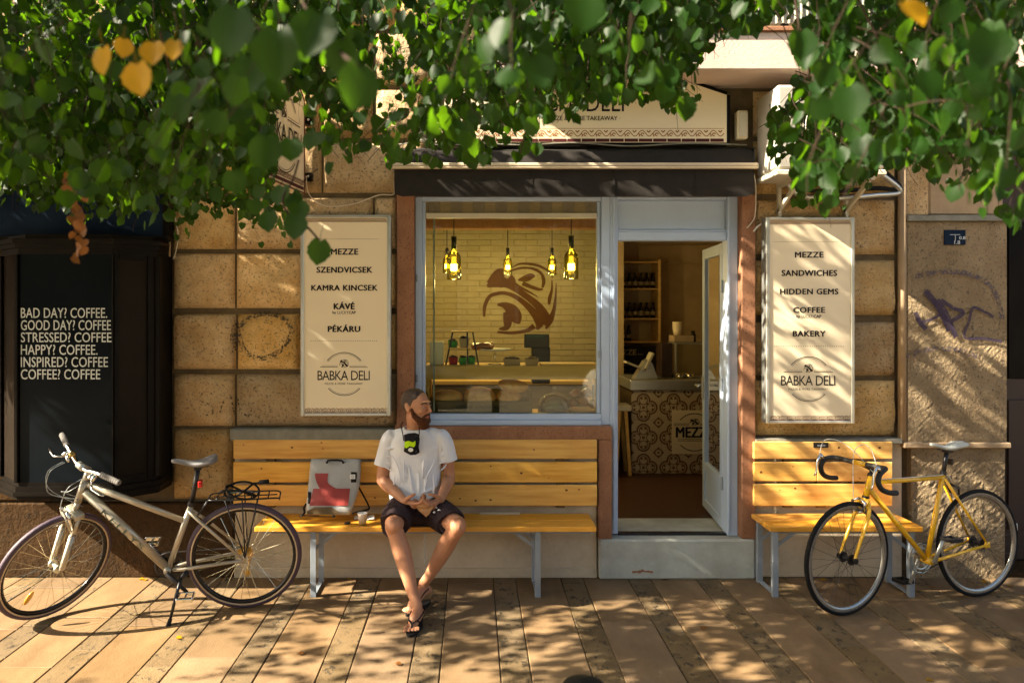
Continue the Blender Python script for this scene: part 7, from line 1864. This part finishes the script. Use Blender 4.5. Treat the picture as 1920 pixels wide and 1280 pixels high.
# the dry brown tassel on the left
for i in range(26):
    p = W(142+rng.uniform(-16,16), 325+i*6.2, 1.95+rng.uniform(-.03,.03)); LEAVES['A'].append((p, orient(), .026*rng.uniform(.6,1.1), 1, 3))
def build_leaves(key, idx_tint, mname):
    L_ = [l for l in LEAVES[key] if (l[4] == idx_tint)]
    return L_
TREES = {}
for key, label, tx in (('A','broad leaved street tree at the kerb whose green branches hang over the left and middle',-3.35), ('B','street tree at the kerb whose darker branches hang over the right side of the shopfront',3.3)):
    t = thing('street_tree', label, 'tree', (tx, .95, 0)); TREES[key] = t
    tk_ = B(); tp_ = [(tx,.95,-.1),(tx+.02,.95,.3),(tx-.03,.97,1.4),(tx+.04,1.0,2.6),(tx+.0,1.05,3.8),(tx+.08,1.2,5.2),(tx+.1,1.3,6.6)]
    tk_.tube(spl(tp_,4), [.17]*3+[.13]*8+[.115]*6+[.09]*4+[.05]*4, 12); tk_.jit(.012, 6)
    obj('trunk', tk_, MT['bark'], t, smooth=True)
    lb = TWIGS[key]
    sg = 1 if key == 'A' else -1
    fan = ((1.1,1.6,3.7),(2.3,2.2,3.5),(.6,2.6,3.9),(1.5,3.3,4.1),(3.2,1.9,3.6),(3.4,3.0,4.4),(-.8,3.0,4.5),(-1.6,2.0,4.2),(2.2,4.2,4.6),(.3,4.0,4.9)) if key == 'A' else ((-.7,1.5,3.7),(-1.5,2.1,3.6),(.4,2.0,3.8),(-.6,2.9,4.2),(-1.9,2.9,4.4),(.8,3.0,4.6),(-1.0,1.9,4.9))
    for (dx, dy, dz) in fan:
        s0 = Vector((tx+.04, 1.05, rng.uniform(2.7,4.0))); e = Vector((tx+dx, .95+dy-.3, dz+.35)); m1 = s0.lerp(e,.4)+Vector((0,0,.35))
        lb.tube(spl([s0, m1, e, e+Vector((dx*.12,.25,-.05))],6), [lerp(.045,.010,i/18) for i in range(19)], 7)
        for q in range(7):
            a = s0.lerp(e, rng.uniform(.4,1))+Vector((0,0,.25)); c2 = a+Vector((rng.gauss(0,.5), rng.gauss(0,.4), rng.uniform(-.1,.5)))
            lb.tube(spl([a, (a+c2)/2+Vector((0,0,.12)), c2],4), [lerp(.012,.003,i/8) for i in range(9)], 5)
    obj('branches', lb, MT['twig'], t, smooth=True, kind='stuff')
    allL = LEAVES[key]
    vis_ = [i for i, l in enumerate(allL) if l[3] and l[4] != 3]
    vis_.sort(key=lambda i: (0 if allL[i][3] == 2 else 1, -allL[i][2]/allL[i][0].y))
    single = set(vis_[:298])
    protos = {}
    for i in sorted(single):
        p, M3, sz, vf, tint = allL[i]; vkey = (tint, i % 7)
        if vkey not in protos:
            vv, ff = leaf_mesh_arrays(True, 40+i % 7); me = bpy.data.meshes.new('leaf'); me.from_pydata(vv.tolist(), [], ff); me.materials.append(MT['leaf_y'] if tint == 1 else MT['leaf']); me.polygons.foreach_set('use_smooth', [True]*len(me.polygons)); protos[vkey] = me
        o = bpy.data.objects.new('leaf', protos[vkey]); COL.objects.link(o); o.parent = t
        o.matrix_local = Matrix.Translation(p - t.location) @ M3.to_4x4() @ Matrix.Diagonal((sz*1.02, sz, sz, 1))
    for tint, mname, nm in ((0,'leaf','crown'),(1,'leaf_y','yellow_leaves'),(3,'leaf_b','dry_leaves')):
        idx = [i for i, l in enumerate(allL) if i not in single and l[4] == tint]
        if not idx: continue
        V_ = []; F_ = []; off = 0
        for i in idx:
            p, M3, sz, vf, _t = allL[i]
            if tint == 0 and rng.random() < .012 and vf: continue
            vv, ff = LOW[i % 6]; A = np.array(M3)*sz; P_ = vv @ A.T + np.array(p); V_.append(P_); F_.append(np.array(ff)+off); off += len(vv)
        V_ = np.concatenate(V_) - np.array(t.location); F_ = np.concatenate(F_)
        me = bpy.data.meshes.new(nm); me.from_pydata(V_.tolist(), [], F_.tolist()); me.materials.append(MT[mname]); me.polygons.foreach_set('use_smooth', [True]*len(me.polygons)); me.update()
        o = bpy.data.objects.new(nm, me); COL.objects.link(o); o.parent = t; o['kind'] = 'stuff'
    print('tree', key, len(allL), 'leaves', len(vis_), 'visible')
# fallen leaves
fl_spots = [(338,1197,1),(270,1085,1),(283,1077,1),(560,1079,1),(655,1080,1),(1747,1275,1),(1850,1092,1),(1868,1094,1),(560,1225,3),(742,1245,3),(1320,1180,3),(1895,1098,1),(425,1075,3),(390,1080,3),(1240,1082,3),(1540,1088,1)]
FLW = ['on the pavement below the silver bicycle kickstand','at the wall foot behind the silver bicycle, left of a pair','at the wall foot behind the silver bicycle, right of a pair','at the wall foot beside the rear tyre of the silver bicycle','at the wall foot under the bag','at the very bottom right edge of the pavement','under the rear wheel of the yellow bicycle, left of two','under the rear wheel of the yellow bicycle, right of two','on the pavement left of the man, far from the wall','on the pavement at the bottom edge below the man','on the pavement in front of the doorstep','at the far right end of the wall foot','at the wall foot behind the silver rear wheel','at the wall foot just left of the silver rear wheel','at the foot of the doorstep','at the wall foot behind the yellow front wheel']
for k, (px, py, tn_) in enumerate(fl_spots):
    D = F*EYE/(py-VY); vv, ff = leaf_mesh_arrays(True, 60+k); vv = vv*.032; me = bpy.data.meshes.new('fallen_leaf'); vv[:,2] -= vv[:,2].min()
    me.from_pydata(vv.tolist(), [], ff); me.materials.append(MT['leaf_y'] if tn_ == 1 else MT['leaf_b']); o = bpy.data.objects.new('fallen_leaf', me); COL.objects.link(o)
    o.location = ((px-VX)*D/F, min(D, 5.28), .004); o.rotation_euler = (0,0,rng.uniform(0,6.28)); tag(o, ('small yellow' if tn_ == 1 else 'small brown')+' fallen leaf '+FLW[k], 'leaf', ('yellow' if tn_ == 1 else 'brown')+' fallen leaves on the pavement')

# ------------------------------------------------------------------ across the street, seen only in the glass
opp = thing('opposite_building', 'pale apartment building across the street, reflected in the shop window', 'building', (0,-13,0))
MT['opp'] = mat('pale_ochre_render', (.42,.36,.27), .9, col2=(.36,.30,.22), sc=1)
MT['opp_win'] = mat('dark_window', (.03,.035,.04), .1)
ob = B(); xs2 = list(range(-13, 14, 3))
ob.box(-15,15,-17,-13.2,0,7.5); obj('wall', ob, MT['opp'], opp)
for r_ in range(2):
    for x_ in xs2: wq = obj('window', B().box(x_-.65,x_+.65,-13.2,-13.12,1.2+r_*3.2,3.0+r_*3.2,.02), MT['paper'], opp); obj('pane', B().box(x_-.55,x_+.55,-13.119,-13.10,1.3+r_*3.2,2.9+r_*3.2), MT['opp_win'], wq)
def car(label, x, y, m):
    t = thing('parked_car', label, 'car', (x,y,-.12)); b = B()
    prof = [(-2.1,.25),(-2.15,.6),(-2.0,.82),(-1.2,.95),(1.2,.95),(2.05,.78),(2.15,.5),(2.1,.25)]
    b.prism(prof, -.85, .85); roof = [(-1.35,.951),(-.8,1.42),(.35,1.45),(1.15,.951)]; c = B().prism(roof, -.74, .74)
    sh_ = lambda q: q.xf(Matrix.Translation((x,y,-.12)))
    obj('car_body', sh_(b), m, t); obj('cabin', sh_(c), MT['opp_win'], t); obj('roof', sh_(B().box(-.8,.36,-.70,.70,1.43,1.48,.02)), m, t)
    for wx_ in (-1.3,1.3):
        for s in (-1,1): obj('wheel', sh_(B().tube([(wx_,s*.70,.31),(wx_,s*.88,.31)], .31, 20)), MT['rubber'], t)
    obj('headlight', sh_(B().box(2.08,2.16,-.75,-.45,.55,.70,.02)), MT['paper'], t); obj('headlight', sh_(B().box(2.08,2.16,.45,.75,.55,.70,.02)), MT['paper'], t)
car('white parked car across the street, reflected in the shop window', 4.3, -3.2, MT['paper'])
car('blue grey parked car across the street, reflected low in the window', -2.2, -3.4, mat('blue_grey_car_paint', (.10,.16,.24), .3, coat=.5))
for o in list(bpy.data.objects):
    if 'c0' in o: del o['c0']
